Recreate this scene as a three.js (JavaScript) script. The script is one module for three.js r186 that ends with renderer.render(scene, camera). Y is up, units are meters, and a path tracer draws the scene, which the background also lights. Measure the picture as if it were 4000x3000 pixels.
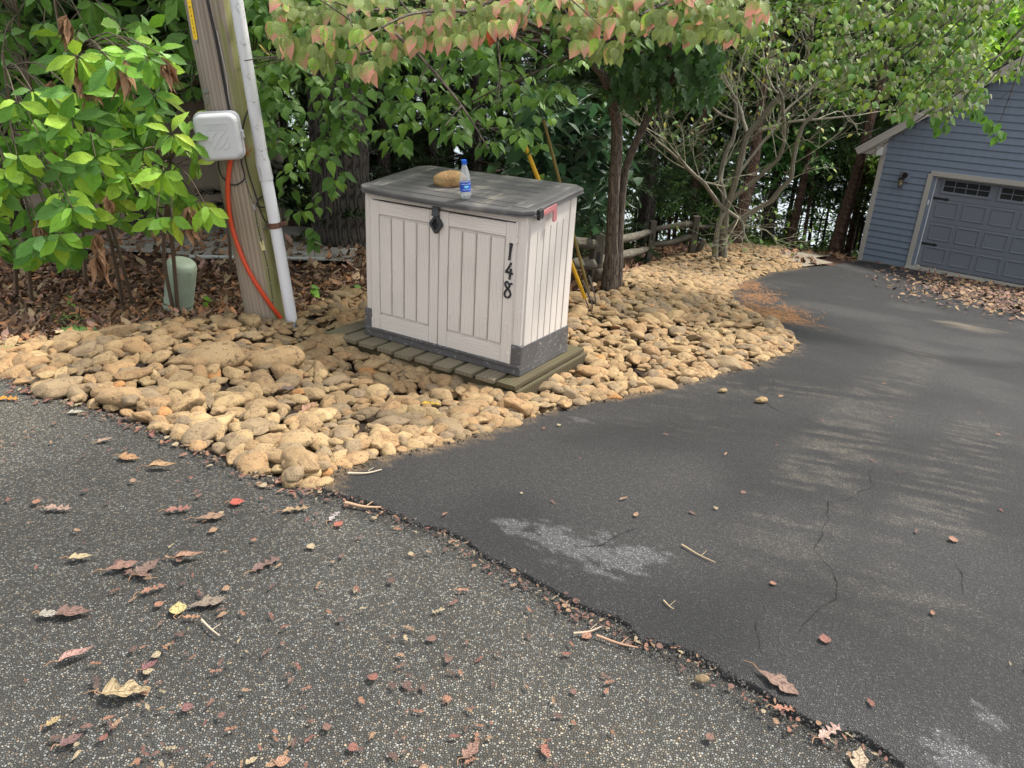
import * as THREE from 'three';
import { RoundedBoxGeometry } from 'three/addons/geometries/RoundedBoxGeometry.js';
import * as BGU from 'three/addons/utils/BufferGeometryUtils.js';

// ---------------------------------------------------------------- camera, sky, sun, exposure
const V = (x, y, z) => new THREE.Vector3(x, y, z);
const FL = 2950;                                            // focal length in pixels of a 4000 x 3000 frame
const PITCH = 26.2 * Math.PI / 180, ROLL = 0.95 * Math.PI / 180;
const scene = new THREE.Scene();
const camera = new THREE.PerspectiveCamera(2 * Math.atan(1500 / FL) * 180 / Math.PI, 4 / 3, 0.05, 2500);
const EYE = V(0, 1.6, 0);
const FW = V(0, -Math.sin(PITCH), -Math.cos(PITCH)), UP0 = V(0, Math.cos(PITCH), -Math.sin(PITCH)), RT0 = V(1, 0, 0);
const RT = RT0.clone().multiplyScalar(Math.cos(ROLL)).addScaledVector(UP0, Math.sin(ROLL));
const UPV = UP0.clone().multiplyScalar(Math.cos(ROLL)).addScaledVector(RT0, -Math.sin(ROLL));
camera.position.copy(EYE);
camera.quaternion.setFromRotationMatrix(new THREE.Matrix4().makeBasis(RT, UPV, FW.clone().negate()));
camera.updateMatrixWorld(true);

const SUN = V(0.55, 0.78, -0.28).normalize();
const SKY_GAIN = 0.74, EXPOSURE = 2.15, SUN_POWER = 3.3;
const renderer = new THREE.WebGLRenderer({ antialias: true });
renderer.toneMapping = THREE.LinearToneMapping;
renderer.toneMappingExposure = EXPOSURE;
renderer.shadowMap.enabled = true;
renderer.setSize(1024, 768);

// seeded random and noise
function rng(seed) { let s = seed >>> 0; return () => { s = (s + 0x6d2b79f5) | 0; let t = Math.imul(s ^ (s >>> 15), 1 | s); t = (t + Math.imul(t ^ (t >>> 7), 61 | t)) ^ t; return ((t ^ (t >>> 14)) >>> 0) / 4294967296; }; }
const hash = (x, y, s) => { let h = Math.imul(x | 0, 374761393) + Math.imul(y | 0, 668265263) + Math.imul(s | 0, 1274126177); h = Math.imul(h ^ (h >>> 13), 1274126177); return ((h ^ (h >>> 16)) >>> 0) / 4294967296; };
const mod = (a, n) => ((a % n) + n) % n;
function vn(x, y, seed = 0, per = 0) {
  const xi = Math.floor(x), yi = Math.floor(y), fx = x - xi, fy = y - yi, u = fx * fx * (3 - 2 * fx), v = fy * fy * (3 - 2 * fy);
  const w = per ? (a, b) => hash(mod(a, per), mod(b, per), seed) : (a, b) => hash(a, b, seed);
  const a = w(xi, yi), b = w(xi + 1, yi), c = w(xi, yi + 1), d = w(xi + 1, yi + 1);
  return a + (b - a) * u + (c - a) * v + (a - b - c + d) * u * v;
}
function fbm(x, y, seed = 0, oct = 4, per = 0) { let s = 0, a = 0.5, n = 0; for (let k = 0; k < oct; k++) { s += a * vn(x, y, seed + k * 17, per); n += a; x *= 2; y *= 2; per *= 2; a *= 0.5; } return s / n; }
const clamp = (x, a = 0, b = 1) => Math.min(b, Math.max(a, x));
const sst = (a, b, x) => { const t = clamp((x - a) / (b - a)); return t * t * (3 - 2 * t); };
const mix = (a, b, t) => a + (b - a) * t;
const mix3 = (a, b, t) => [mix(a[0], b[0], t), mix(a[1], b[1], t), mix(a[2], b[2], t)];

// the sky: bright thin overcast, brighter towards the veiled sun
{
  const W = 1024, H = 512, data = new Float32Array(W * H * 4);
  for (let j = 0; j < H; j++) for (let i = 0; i < W; i++) {
    const el = (j + 0.5) / H * Math.PI - Math.PI / 2, az = ((i + 0.5) / W - 0.5) * 2 * Math.PI;
    const d = [Math.cos(el) * Math.cos(az), Math.sin(el), Math.cos(el) * Math.sin(az)];
    const e = Math.max(0, d[1]), q = 1 / (e + 0.22);
    const c = fbm(d[0] * q * 1.3 + 40, d[2] * q * 1.3 + 40, 5, 5);
    const toSun = clamp(d[0] * SUN.x + d[1] * SUN.y + d[2] * SUN.z);
    const thick = sst(0.3, 0.75, c);
    let L = (0.78 + 0.32 * e) * mix(0.92, 1.12, thick) + 0.55 * Math.pow(toSun, 6) + 0.4 * Math.pow(toSun, 40);
    L *= SKY_GAIN;
    const col = mix3([0.86, 0.95, 1.08], [1.0, 1.0, 1.0], 0.35 + 0.65 * thick);
    const k = (j * W + i) * 4, dn = d[1] < 0 ? 0.35 : 1;
    data[k] = L * col[0] * dn; data[k + 1] = L * col[1] * dn; data[k + 2] = L * col[2] * dn; data[k + 3] = 1;
  }
  const t = new THREE.DataTexture(data, W, H, THREE.RGBAFormat, THREE.FloatType);
  t.mapping = THREE.EquirectangularReflectionMapping; t.magFilter = t.minFilter = THREE.LinearFilter; t.wrapS = THREE.RepeatWrapping; t.needsUpdate = true;
  scene.background = t; scene.environment = t;
}
const sun = new THREE.DirectionalLight(new THREE.Color().setRGB(1, 0.94, 0.85), SUN_POWER);
sun.position.copy(SUN).multiplyScalar(60); sun.castShadow = true; sun.shadow.radius = 14; sun.shadow.mapSize.set(2048, 2048);
Object.assign(sun.shadow.camera, { left: -30, right: 30, top: 30, bottom: -30, near: 1, far: 140 });
scene.add(sun); scene.add(sun.target);

// ---------------------------------------------------------------- pixels of the photograph to places
function ray(px, py) { return FW.clone().addScaledVector(RT, (px - 2000) / FL).addScaledVector(UPV, (1500 - py) / FL); }
function at(px, py, D) { const r = ray(px, py); return EYE.clone().addScaledVector(r, D / -r.z); }   // D: metres ahead of the camera
function pixelOf(p) { const d = p.clone().sub(EYE), w = d.dot(FW); return [2000 + FL * d.dot(RT) / w, 1500 - FL * d.dot(UPV) / w, w]; }

// ---------------------------------------------------------------- lie of the land
const SHED_T = V(-0.5, -0.445, -4.586);
const SHED_Q = new THREE.Quaternion().setFromAxisAngle(V(0, 1, 0), -0.558).multiply(new THREE.Quaternion().setFromAxisAngle(V(1, 0, 0), -0.081)).multiply(new THREE.Quaternion().setFromAxisAngle(V(0, 0, 1), 0.007));
const shedPoint = (x, y, z) => V(x, y, z).applyQuaternion(SHED_Q).add(SHED_T);
const CP = [[-5, 1, 0.05], [-4, -3, -0.02], [0, 0, 0], [0, -1.6, 0], [3.5, 0.5, -0.05], [-0.74, -2.45, -0.05], [-2.7, -3.65, -0.09], [6, 0, -0.15], [0, 6, 0.1], [-9, 0, 0.15], [8, 6, 0], [0.9, -1.25, 0],
  [2.6, -2.6, -0.22], [-1.82, -5.2, -0.44], [-2.6, -5.8, -0.64], [-3.1, -4.3, -0.2], [0.98, -7.2, -0.9], [2.65, -14.5, -2.83], [3.91, -14, -2.6], [2.38, -5.9, -0.87], [-2.9, -7.5, -0.72], [4.88, -6.5, -1.35],
  [3.55, -15, -2.78], [5.35, -17, -3.15], [8.2, -17.5, -3.58], [10.9, -15.4, -3.5], [5.34, -13.5, -2.6], [9.5, -7, -1.5], [-8, -9, -0.9], [-10, -18, -2.6], [-3, -15, -2.3], [0, -24, -5.8], [10, -25, -5.9], [22, -18, -4.2], [14, -8, -1.6], [-16, -26, -4.2], [-14, -4, 0], [16, 2, -0.2], [4.5, -10, -1.95]];
for (const [x, z] of [[-0.64, 0], [0.64, 0], [-0.64, -0.63], [0.64, -0.63]]) { const p = shedPoint(x, -0.16, z); CP.push([p.x, p.z, p.y]); }
const tps = (() => {
  const U = (r2) => (r2 > 1e-9 ? r2 * Math.log(r2) : 0), n = CP.length, N = n + 3, A = Array.from({ length: N }, () => new Float64Array(N + 1));
  for (let i = 0; i < n; i++) {
    for (let j = 0; j < n; j++) A[i][j] = U((CP[i][0] - CP[j][0]) ** 2 + (CP[i][1] - CP[j][1]) ** 2) + (i === j ? 0.25 : 0);
    A[i][n] = A[n][i] = 1; A[i][n + 1] = A[n + 1][i] = CP[i][0]; A[i][n + 2] = A[n + 2][i] = CP[i][1]; A[i][N] = CP[i][2];
  }
  for (let c = 0; c < N; c++) {
    let p = c; for (let r = c + 1; r < N; r++) if (Math.abs(A[r][c]) > Math.abs(A[p][c])) p = r;
    const row = A[p]; A[p] = A[c]; A[c] = row;
    for (let r = 0; r < N; r++) if (r !== c) { const f = A[r][c] / A[c][c]; if (f) for (let k = c; k <= N; k++) A[r][k] -= f * A[c][k]; }
  }
  const w = Array.from({ length: N }, (_, i) => A[i][N] / A[i][i]);
  return (x, z) => { let s = w[n] + w[n + 1] * x + w[n + 2] * z; for (let i = 0; i < n; i++) s += w[i] * U((x - CP[i][0]) ** 2 + (z - CP[i][1]) ** 2); return s; };
})();
const LAKE_Y = -8.6;
function height(x, z) {
  const r = Math.hypot(x, z + 6), lake = x * 0.36 - z * 0.93;                     // distance towards the lake
  let near = r < 34 ? tps(x, z) : 0;
  let far = mix(0.3 * fbm(x * 0.02, z * 0.02, 3, 3), -5.6, sst(8, 24, lake)) - 5.5 * sst(25, 46, lake);
  if (lake > 250) far += 34 * sst(330, 620, lake) * (0.6 + 0.8 * fbm(x * 0.006, z * 0.006, 9, 3));
  const y = mix(near, far, sst(19, 33, r));
  return y;
}
function gp(px, py, lift = 0) {                                                  // the ground seen at a pixel
  const r = ray(px, py); let t = 0.6, last = t;
  for (let k = 0; k < 900; k++) { const p = EYE.clone().addScaledVector(r, t); if (p.y < height(p.x, p.z) + lift) break; last = t; t += 0.05; }
  let a = last, b = t; for (let k = 0; k < 18; k++) { const m = (a + b) / 2, p = EYE.clone().addScaledVector(r, m); if (p.y < height(p.x, p.z) + lift) b = m; else a = m; }
  return EYE.clone().addScaledVector(r, b);
}
const S = 4000 / 2212;
const gps = (list) => list.map(([x, y]) => { const p = gp(x * S, y * S); return [p.x, p.z]; });
function inPoly(poly, x, z) { let c = false; for (let i = 0, j = poly.length - 1; i < poly.length; j = i++) { const a = poly[i], b = poly[j]; if ((a[1] > z) !== (b[1] > z) && x < (b[0] - a[0]) * (z - a[1]) / (b[1] - a[1]) + a[0]) c = !c; } return c; }
function nearestOn(poly, x, z, open = false) {
  let best = [0, 0, 1e9], n = poly.length;
  for (let i = 0; i < (open ? n - 1 : n); i++) { const a = poly[i], b = poly[(i + 1) % n], dx = b[0] - a[0], dz = b[1] - a[1], t = clamp(((x - a[0]) * dx + (z - a[1]) * dz) / (dx * dx + dz * dz || 1)), qx = a[0] + dx * t, qz = a[1] + dz * t, d = (x - qx) ** 2 + (z - qz) ** 2; if (d < best[2]) best = [qx, qz, d]; }
  best[2] = Math.sqrt(best[2]); return best;
}

// ---------------------------------------------------------------- naming and building helpers
const taken = new Map();
function numbered(name) { const k = taken.get(name) || 0; taken.set(name, k + 1); return k ? name + '_' + String(k).padStart(3, '0') : name; }
function shadows(m) { m.castShadow = m.receiveShadow = true; return m; }
function tag(o, label, category, group, kind) { if (label) o.userData.label = label; if (category) o.userData.category = category; if (group) o.userData.group = group; if (kind) o.userData.kind = kind; return o; }
function thing(name, label, category, pos, group, quat) {
  const o = new THREE.Group(); o.name = numbered(name); if (pos) o.position.copy(pos); if (quat) o.quaternion.copy(quat); scene.add(o); return tag(o, label, category, group);
}
function part(parent, name, geo, m, pos, rot, label) {
  const o = shadows(new THREE.Mesh(geo, m)); o.name = name;
  if (pos) o.position.set(...pos); if (rot) o.rotation.set(...rot); if (label) o.userData.label = label;
  parent.add(o); return o;
}
function solo(name, geo, m, label, category, group, kind) { const o = shadows(new THREE.Mesh(geo, m)); o.name = numbered(name); scene.add(o); return tag(o, label, category, group, kind); }
function setting(name, geo, m) { const o = shadows(new THREE.Mesh(geo, m)); o.name = numbered(name); o.userData.kind = 'structure'; scene.add(o); return o; }
function merge(list) { return BGU.mergeGeometries(list.map((g) => { const q = g.index ? g.toNonIndexed() : g; for (const k of Object.keys(q.attributes)) if (!['position', 'normal', 'uv'].includes(k)) q.deleteAttribute(k); return q; })); }
const moved = (g, x, y, z, rx = 0, ry = 0, rz = 0) => g.applyMatrix4(new THREE.Matrix4().compose(V(x, y, z), new THREE.Quaternion().setFromEuler(new THREE.Euler(rx, ry, rz)), V(1, 1, 1)));
// uv in metres from the dominant normal; turn = the grain (v) follows x instead of y / z
function uvm(g, turn = false, ox = 0, oy = 0) {
  const q = g.index ? g.toNonIndexed() : g, p = q.attributes.position, n = q.attributes.normal, uv = new Float32Array(p.count * 2);
  for (let i = 0; i < p.count; i++) {
    const ax = Math.abs(n.getX(i)), ay = Math.abs(n.getY(i)), az = Math.abs(n.getZ(i)); let u, v;
    if (ax >= ay && ax >= az) { u = p.getZ(i); v = p.getY(i); } else if (ay >= az) { u = p.getX(i); v = p.getZ(i); } else { u = p.getX(i); v = p.getY(i); }
    if (turn) [u, v] = [v, u];
    uv[i * 2] = u + ox; uv[i * 2 + 1] = v + oy;
  }
  q.setAttribute('uv', new THREE.BufferAttribute(uv, 2)); return q;
}
let boxCount = 0;
function box(w, h, d, r = 0.004, turn = false) { boxCount++; return uvm(new RoundedBoxGeometry(w, h, d, 1, Math.min(r, w / 2.1, h / 2.1, d / 2.1)), turn, hash(boxCount, 1, 3) * 3, hash(boxCount, 2, 3) * 3); }
// tapered tube through points; radii per point (interpolated); bump adds unevenness
function tube(pts, radii, nr = 8, seg = 0, wob = 0, seed = 1, caps = true) {
  const curve = pts.length > 2 ? new THREE.CatmullRomCurve3(pts, false, 'centripetal') : new THREE.LineCurve3(pts[0], pts[1]);
  const n = seg || Math.max(1, (pts.length - 1) * 4), len = curve.getLength(), pos = [], nor = [], uv = [], idx = [];
  const R = (t) => { if (typeof radii === 'number') return radii; const f = t * (radii.length - 1), i = Math.min(radii.length - 2, Math.floor(f)); return mix(radii[i], radii[i + 1], f - i); };
  let T0 = curve.getTangent(0), N = (Math.abs(T0.y) < 0.9 ? V(0, 1, 0) : V(1, 0, 0)).cross(T0).normalize();
  const T = V(0, 0, 0), B = V(0, 0, 0), c = V(0, 0, 0);
  for (let i = 0; i <= n; i++) {
    const t = i / n; curve.getPoint(t, c); curve.getTangent(t, T); N.addScaledVector(T, -N.dot(T)).normalize(); B.crossVectors(T, N);
    for (let k = 0; k <= nr; k++) {
      const a = k / nr * Math.PI * 2, kk = k % nr, r = R(t) * (1 + wob * (vn(kk * 1.7 + seed * 3.1, t * len * 9 + seed, seed) - 0.5) * 2), ca = Math.cos(a), sa = Math.sin(a);
      pos.push(c.x + (N.x * ca + B.x * sa) * r, c.y + (N.y * ca + B.y * sa) * r, c.z + (N.z * ca + B.z * sa) * r);
      nor.push(N.x * ca + B.x * sa, N.y * ca + B.y * sa, N.z * ca + B.z * sa); uv.push(k / nr * 2 * Math.PI * Math.max(R(0.5), 0.004), t * len);
    }
  }
  for (let i = 0; i < n; i++) for (let k = 0; k < nr; k++) { const a = i * (nr + 1) + k, b = a + nr + 1; idx.push(a, a + 1, b, a + 1, b + 1, b); }
  if (caps) for (const e of [0, n]) { const base = pos.length / 3; curve.getPoint(e / n, c); curve.getTangent(e / n, T); const s = e ? 1 : -1; pos.push(c.x, c.y, c.z); nor.push(T.x * s, T.y * s, T.z * s); uv.push(0, 0); for (let k = 0; k <= nr; k++) { const a = (e * (nr + 1) + k) * 3; pos.push(pos[a], pos[a + 1], pos[a + 2]); nor.push(T.x * s, T.y * s, T.z * s); uv.push(0.01 * k, 0.01); } for (let k = 0; k < nr; k++) e ? idx.push(base, base + 1 + k, base + 2 + k) : idx.push(base, base + 2 + k, base + 1 + k); }
  const g = new THREE.BufferGeometry();
  g.setAttribute('position', new THREE.Float32BufferAttribute(pos, 3)); g.setAttribute('normal', new THREE.Float32BufferAttribute(nor, 3)); g.setAttribute('uv', new THREE.Float32BufferAttribute(uv, 2)); g.setIndex(idx);
  if (wob) g.computeVertexNormals();
  return g;
}
// ---------------------------------------------------------------- textures (1 texture = TILE metres; all tile)
const toS = (l) => (l <= 0.0031308 ? l * 12.92 : 1.055 * Math.pow(clamp(l), 1 / 2.4) - 0.055);
function canvasTex(w, h, fn, srgb = true, rx = 1, ry = 1) {                        // fn(u, v) gives linear albedo [r, g, b] or a number
  const d = new Uint8Array(w * h * 4);
  for (let j = 0; j < h; j++) for (let i = 0; i < w; i++) { const c = fn(i / w, j / h, i, j), k = (j * w + i) * 4; for (let q = 0; q < 3; q++) { const l = typeof c === 'number' ? c : c[q]; d[k + q] = Math.round(255 * (srgb ? toS(l) : clamp(l))); } d[k + 3] = 255; }
  const t = new THREE.DataTexture(d, w, h); t.wrapS = t.wrapT = THREE.RepeatWrapping; t.magFilter = THREE.LinearFilter; t.minFilter = THREE.LinearMipmapLinearFilter; t.generateMipmaps = true; if (srgb) t.colorSpace = THREE.SRGBColorSpace;
  t.repeat.set(rx, ry); t.needsUpdate = true; return t;
}
const rgb = (r, g, b) => new THREE.Color().setRGB(r, g, b);
function mat(o, phys) { const M = phys ? THREE.MeshPhysicalMaterial : THREE.MeshStandardMaterial; return new M({ roughness: 0.8, metalness: 0, ...o }); }
// ---------------------------------------------------------------- ground materials
function stonesTex(n, size, seed, dark, pick) {                                     // cellular aggregate: colour and height
  const P = []; const r = rng(seed); for (let i = 0; i < n * n; i++) P.push([r(), r(), r(), r()]);
  const cell = size / n, col = new Float32Array(size * size * 4);
  for (let j = 0; j < size; j++) for (let i = 0; i < size; i++) {
    const ci = Math.floor(i / cell), cj = Math.floor(j / cell); let b1 = 1e9, b2 = 1e9, id = 0;
    for (let dj = -1; dj <= 1; dj++) for (let di = -1; di <= 1; di++) { const a = mod(ci + di, n), b = mod(cj + dj, n), q = P[b * n + a], dx = (ci + di + q[0]) * cell - i, dy = (cj + dj + q[1]) * cell - j, d = dx * dx + dy * dy; if (d < b1) { b2 = b1; b1 = d; id = b * n + a; } else if (d < b2) b2 = d; }
    const q = P[id], e = clamp((Math.sqrt(b2) - Math.sqrt(b1)) / cell * 1.6), cover = sst(0.12, 0.42, e) * (q[2] < 0.9 ? 1 : 0.2), c = mix3(dark, pick(q[2], q[3]), cover), k = (j * size + i) * 4;
    col[k] = c[0]; col[k + 1] = c[1]; col[k + 2] = c[2]; col[k + 3] = cover * (0.35 + 0.65 * q[3]);
  }
  return { map: canvasTex(size, size, (u, v, i, j) => { const k = (j * size + i) * 4; return [col[k], col[k + 1], col[k + 2]]; }), bump: canvasTex(size, size, (u, v, i, j) => col[(j * size + i) * 4 + 3], false) };
}
const T_street = stonesTex(235, 1536, 11, [0.026, 0.025, 0.0225], (a, b) => { const l = 0.042 + 0.23 * Math.pow(b, 2.5), w = hash(a * 1e6, 3, 1); return w < 0.12 ? [l * 1.2, l * 0.95, l * 0.68] : w < 0.5 ? [l * 1.08, l * 1.0, l * 0.85] : [l, l * 1.02, l * 0.98]; });
const T_drive = stonesTex(250, 1280, 23, [0.011, 0.011, 0.012], (a, b) => { const l = 0.02 + 0.075 * Math.pow(b, 2.6); return [l, l * 0.99, l * 0.99]; });
for (const t of [T_street.map, T_street.bump]) t.repeat.set(1 / 1.5, 1 / 1.5);
for (const t of [T_drive.map, T_drive.bump]) t.repeat.set(1 / 1.35, 1 / 1.35);
const M_street = mat({ map: T_street.map, bumpMap: T_street.bump, bumpScale: 0.007, roughness: 0.85, vertexColors: true });
const M_drive = mat({ map: T_drive.map, bumpMap: T_drive.bump, bumpScale: 0.007, roughness: 0.8, vertexColors: true });
const T_soil = canvasTex(512, 512, (u, v) => { const a = fbm(u * 8, v * 8, 2, 5, 8), b = fbm(u * 60, v * 60, 8, 2, 60); return mix3([0.028, 0.018, 0.012], [0.11, 0.065, 0.036], clamp(a * 0.9 + (b - 0.5) * 0.7)); });
T_soil.repeat.set(0.7, 0.7);
const T_grit = canvasTex(256, 256, (u, v) => 0.65 * fbm(u * 24, v * 24, 6, 3, 24) + 0.35 * vn(u * 128, v * 128, 4, 128), false);
const T_grit2 = T_grit.clone(); T_grit2.repeat.set(3, 3); T_grit2.needsUpdate = true;
const M_soil = mat({ map: T_soil, bumpMap: T_grit2, bumpScale: 0.02, roughness: 0.95, vertexColors: true });
const T_conc = canvasTex(512, 512, (u, v) => { const a = fbm(u * 6, v * 6, 31, 5, 6), b = vn(u * 200, v * 200, 5, 200); const l = 0.24 + 0.12 * a + 0.05 * b; return [l, l * 0.93, l * 0.8]; });
const M_conc = mat({ map: T_conc, bumpMap: T_grit2, bumpScale: 0.003, roughness: 0.9 });

// ---------------------------------------------------------------- outlines (read off the photograph, standing on the land)
const EDGE_LEFT = gps([[-60, 786], [0, 801], [70, 836], [150, 867], [280, 904], [420, 963], [560, 1019], [688, 1054]]);
const EDGE_RIGHT = gps([[688, 1054], [722, 1021], [810, 993], [930, 966], [1040, 938], [1160, 897], [1260, 874], [1380, 850], [1500, 824], [1620, 792], [1700, 764], [1719, 740], [1692, 714], [1640, 690], [1590, 662], [1568, 640], [1600, 609], [1660, 589], [1735, 578]]);
const CRACK = [[685, 1046], [760, 1075], [830, 1104], [954, 1145], [1036, 1188], [1104, 1232], [1180, 1263], [1254, 1307], [1330, 1335], [1392, 1382], [1454, 1395], [1517, 1432], [1611, 1488], [1705, 1532], [1805, 1570], [1892, 1613], [1985, 1659], [2150, 1760]];
const CRACK_W = gps(CRACK);
const ROCKS = [...EDGE_LEFT, ...EDGE_RIGHT.slice(1), ...gps([[1700, 561], [1684, 551], [1740, 546], [1856, 549], [1856, 538], [1760, 534], [1650, 529], [1560, 531], [1500, 544], [1450, 557], [1400, 571], [1350, 596], [1300, 637], [1255, 640], [1000, 640], [790, 626], [740, 629], [700, 656], [640, 684], [600, 690], [480, 692], [340, 702], [200, 729], [60, 741], [-60, 748]])];
function ragged(line, step, amp, seed) { const o = []; for (let i = 0; i < line.length - 1; i++) { const a = line[i], b = line[i + 1], L = Math.hypot(b[0] - a[0], b[1] - a[1]), n = Math.max(1, Math.round(L / step)); for (let k = 0; k < n; k++) { const t = k / n, x = mix(a[0], b[0], t), z = mix(a[1], b[1], t); o.push([x + amp * (fbm(x * 9, z * 9, seed, 3) - 0.5) * 2, z + amp * (fbm(x * 9, z * 9, seed + 50, 3) - 0.5) * 2]); } } o.push(line[line.length - 1]); return o; }
const CRACK_R = ragged(ragged(CRACK_W, 0.06, 0.035, 77), 0.02, 0.014, 79);
const G0 = V(8.235, -3.57, -17.5), GE = V(0.77872, 0, 0.62737), GN = V(-0.62737, 0, 0.77872);
const gar = (u, y, o = 0) => V(G0.x + GE.x * u + GN.x * o, G0.y + y, G0.z + GE.z * u + GN.z * o);
const g2 = (u, o) => { const p = gar(u, 0, o); return [p.x, p.z]; };
const DRIVE = [...CRACK_R.slice().reverse(), ...EDGE_RIGHT.slice(1), ...gps([[1800, 574], [1850, 566]]), g2(-0.1, -0.02), g2(7, -0.02), [16, -9], [14, -3], [9, -0.5], [3.5, 0.5]];
const STREET = [...EDGE_LEFT, ...gps([[722, 1012]]), ...gps([[1000, 1090], [1400, 1300], [2000, 1560], [2300, 1700]]), [3.6, 0.3], [12, 3], [12, 9], [-14, 9], [-14, -1.2], [-6, -3.6]];

function sheet(poly, yAt, color) {
  const A = [], Rr = []; for (let a = -52; a <= 52; a += 0.3) A.push(a); for (let a = 55; a < 308; a += 3) A.push(a);
  for (let r = 0.35; r < 24; r *= 1.0085) Rr.push(r);
  const na = A.length, pos = [], col = [], uv = [], inn = [], bb = [1e9, -1e9, 1e9, -1e9];
  for (const q of poly) { bb[0] = Math.min(bb[0], q[0]); bb[1] = Math.max(bb[1], q[0]); bb[2] = Math.min(bb[2], q[1]); bb[3] = Math.max(bb[3], q[1]); }
  const XZ = [];
  for (const r of Rr) for (const a of A) { const x = r * Math.sin(a * Math.PI / 180), z = -r * Math.cos(a * Math.PI / 180); XZ.push([x, z]); inn.push(x > bb[0] && x < bb[1] && z > bb[2] && z < bb[3] && inPoly(poly, x, z)); }
  const id = new Int32Array(XZ.length).fill(-1), idx = [];
  const use = (k) => { if (id[k] >= 0) return id[k]; let [x, z] = XZ[k]; if (!inn[k]) [x, z] = nearestOn(poly, x, z); id[k] = pos.length / 3; pos.push(x, yAt(x, z), z); uv.push(x, z); const c = color(x, z); col.push(c[0], c[1], c[2]); return id[k]; };
  for (let i = 0; i < Rr.length - 1; i++) for (let j = 0; j < na; j++) {
    const j2 = (j + 1) % na, a = i * na + j, b = i * na + j2, c = a + na, d = b + na;
    if (inn[a] || inn[b] || inn[c] || inn[d]) { const q = [use(a), use(b), use(c), use(d)]; idx.push(q[0], q[1], q[2], q[1], q[3], q[2]); }
  }
  const g = new THREE.BufferGeometry(); g.setAttribute('position', new THREE.Float32BufferAttribute(pos, 3)); g.setAttribute('uv', new THREE.Float32BufferAttribute(uv, 2)); g.setAttribute('color', new THREE.Float32BufferAttribute(col, 3)); g.setIndex(idx); g.computeVertexNormals(); return g;
}
const blob = (x, z, cx, cz, r) => Math.max(0, 1 - Math.hypot(x - cx, z - cz) / r);
// street: worn, stony asphalt with damp dark patches and pale dusty ones
const streetTint = (x, z) => {
  const a = fbm(x * 0.8, z * 0.8, 41, 4), b = fbm(x * 5, z * 5, 43, 3), e = 1 - sst(0.0, 0.16, nearestOn(CRACK_W, x, z, true)[2]);
  let l = 1.02 * mix(0.72, 1.25, sst(0.3, 0.7, a)) * mix(0.8, 1.2, b);
  l *= 1 - 0.55 * e * sst(0.3, 0.6, b); const w = 0.02 + 0.1 * sst(0.45, 0.75, a);
  return [l * (1 + w * 0.6), l * (1 + 0.1 * w), l * (1 - w)];
};
setting('street', sheet(STREET, (x, z) => height(x, z) - 0.006 + 0.012 * (fbm(x * 1.5, z * 1.5, 61, 2) - 0.5), streetTint), M_street);
// driveway: black sealed asphalt with scuffs, worn wheel tracks, cracks, needles and bare patches
const PATCH = [[1205, 1172, 0.17], [1275, 1190, 0.17], [1345, 1212, 0.15], [1400, 1200, 0.1], [1105, 1140, 0.1], [1255, 910, 0.1], [2085, 1650, 0.12], [2140, 1560, 0.07]].map(([x, y, r]) => { const p = gp(x * S, y * S); return [p.x, p.z, r]; });
const RUST = [[1660, 672, 0.8], [1700, 690, 0.7], [1640, 640, 0.55], [1620, 615, 0.35]].map(([x, y, r]) => { const p = gp(x * S, y * S); return [p.x, p.z, r]; });
const SAND = [[2090, 708, 0.7], [2060, 700, 0.4]].map(([x, y, r]) => { const p = gp(x * S, y * S); return [p.x, p.z, r]; });
const CRACKS = [[[1890, 1010], [1880, 1050], [1830, 1080], [1800, 1090], [1782, 1120], [1770, 1170], [1788, 1230], [1800, 1300], [1760, 1340], [1700, 1390]], [[1650, 1320], [1655, 1370], [1648, 1420]], [[2060, 1200], [2080, 1240], [2075, 1290]], [[1700, 742], [1800, 765], [1950, 790], [2100, 812], [2212, 824]], [[1630, 800], [1665, 825], [1650, 870], [1700, 900], [1800, 930]], [[1240, 1195], [1300, 1180], [1350, 1160], [1395, 1140]]].map((l, i) => [ragged(ragged(gps(l), 0.12, 0.05, 300 + i), 0.025, 0.02, 330 + i), i === 3 ? 0.02 : 0.012, i]);
const TRACKS = [[[[1560, 1500], [1625, 1330], [1700, 1150], [1790, 980], [1900, 850], [2010, 760]], 0.26], [[[1880, 1420], [1960, 1230], [2050, 1060], [2130, 930]], 0.24], [[[1500, 850], [1640, 830], [1760, 850]], 0.25]].map(([l, w]) => [gps(l), w]);
const U1 = V(0.5, 0, -0.866);                                                       // the way the wheels run
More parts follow.
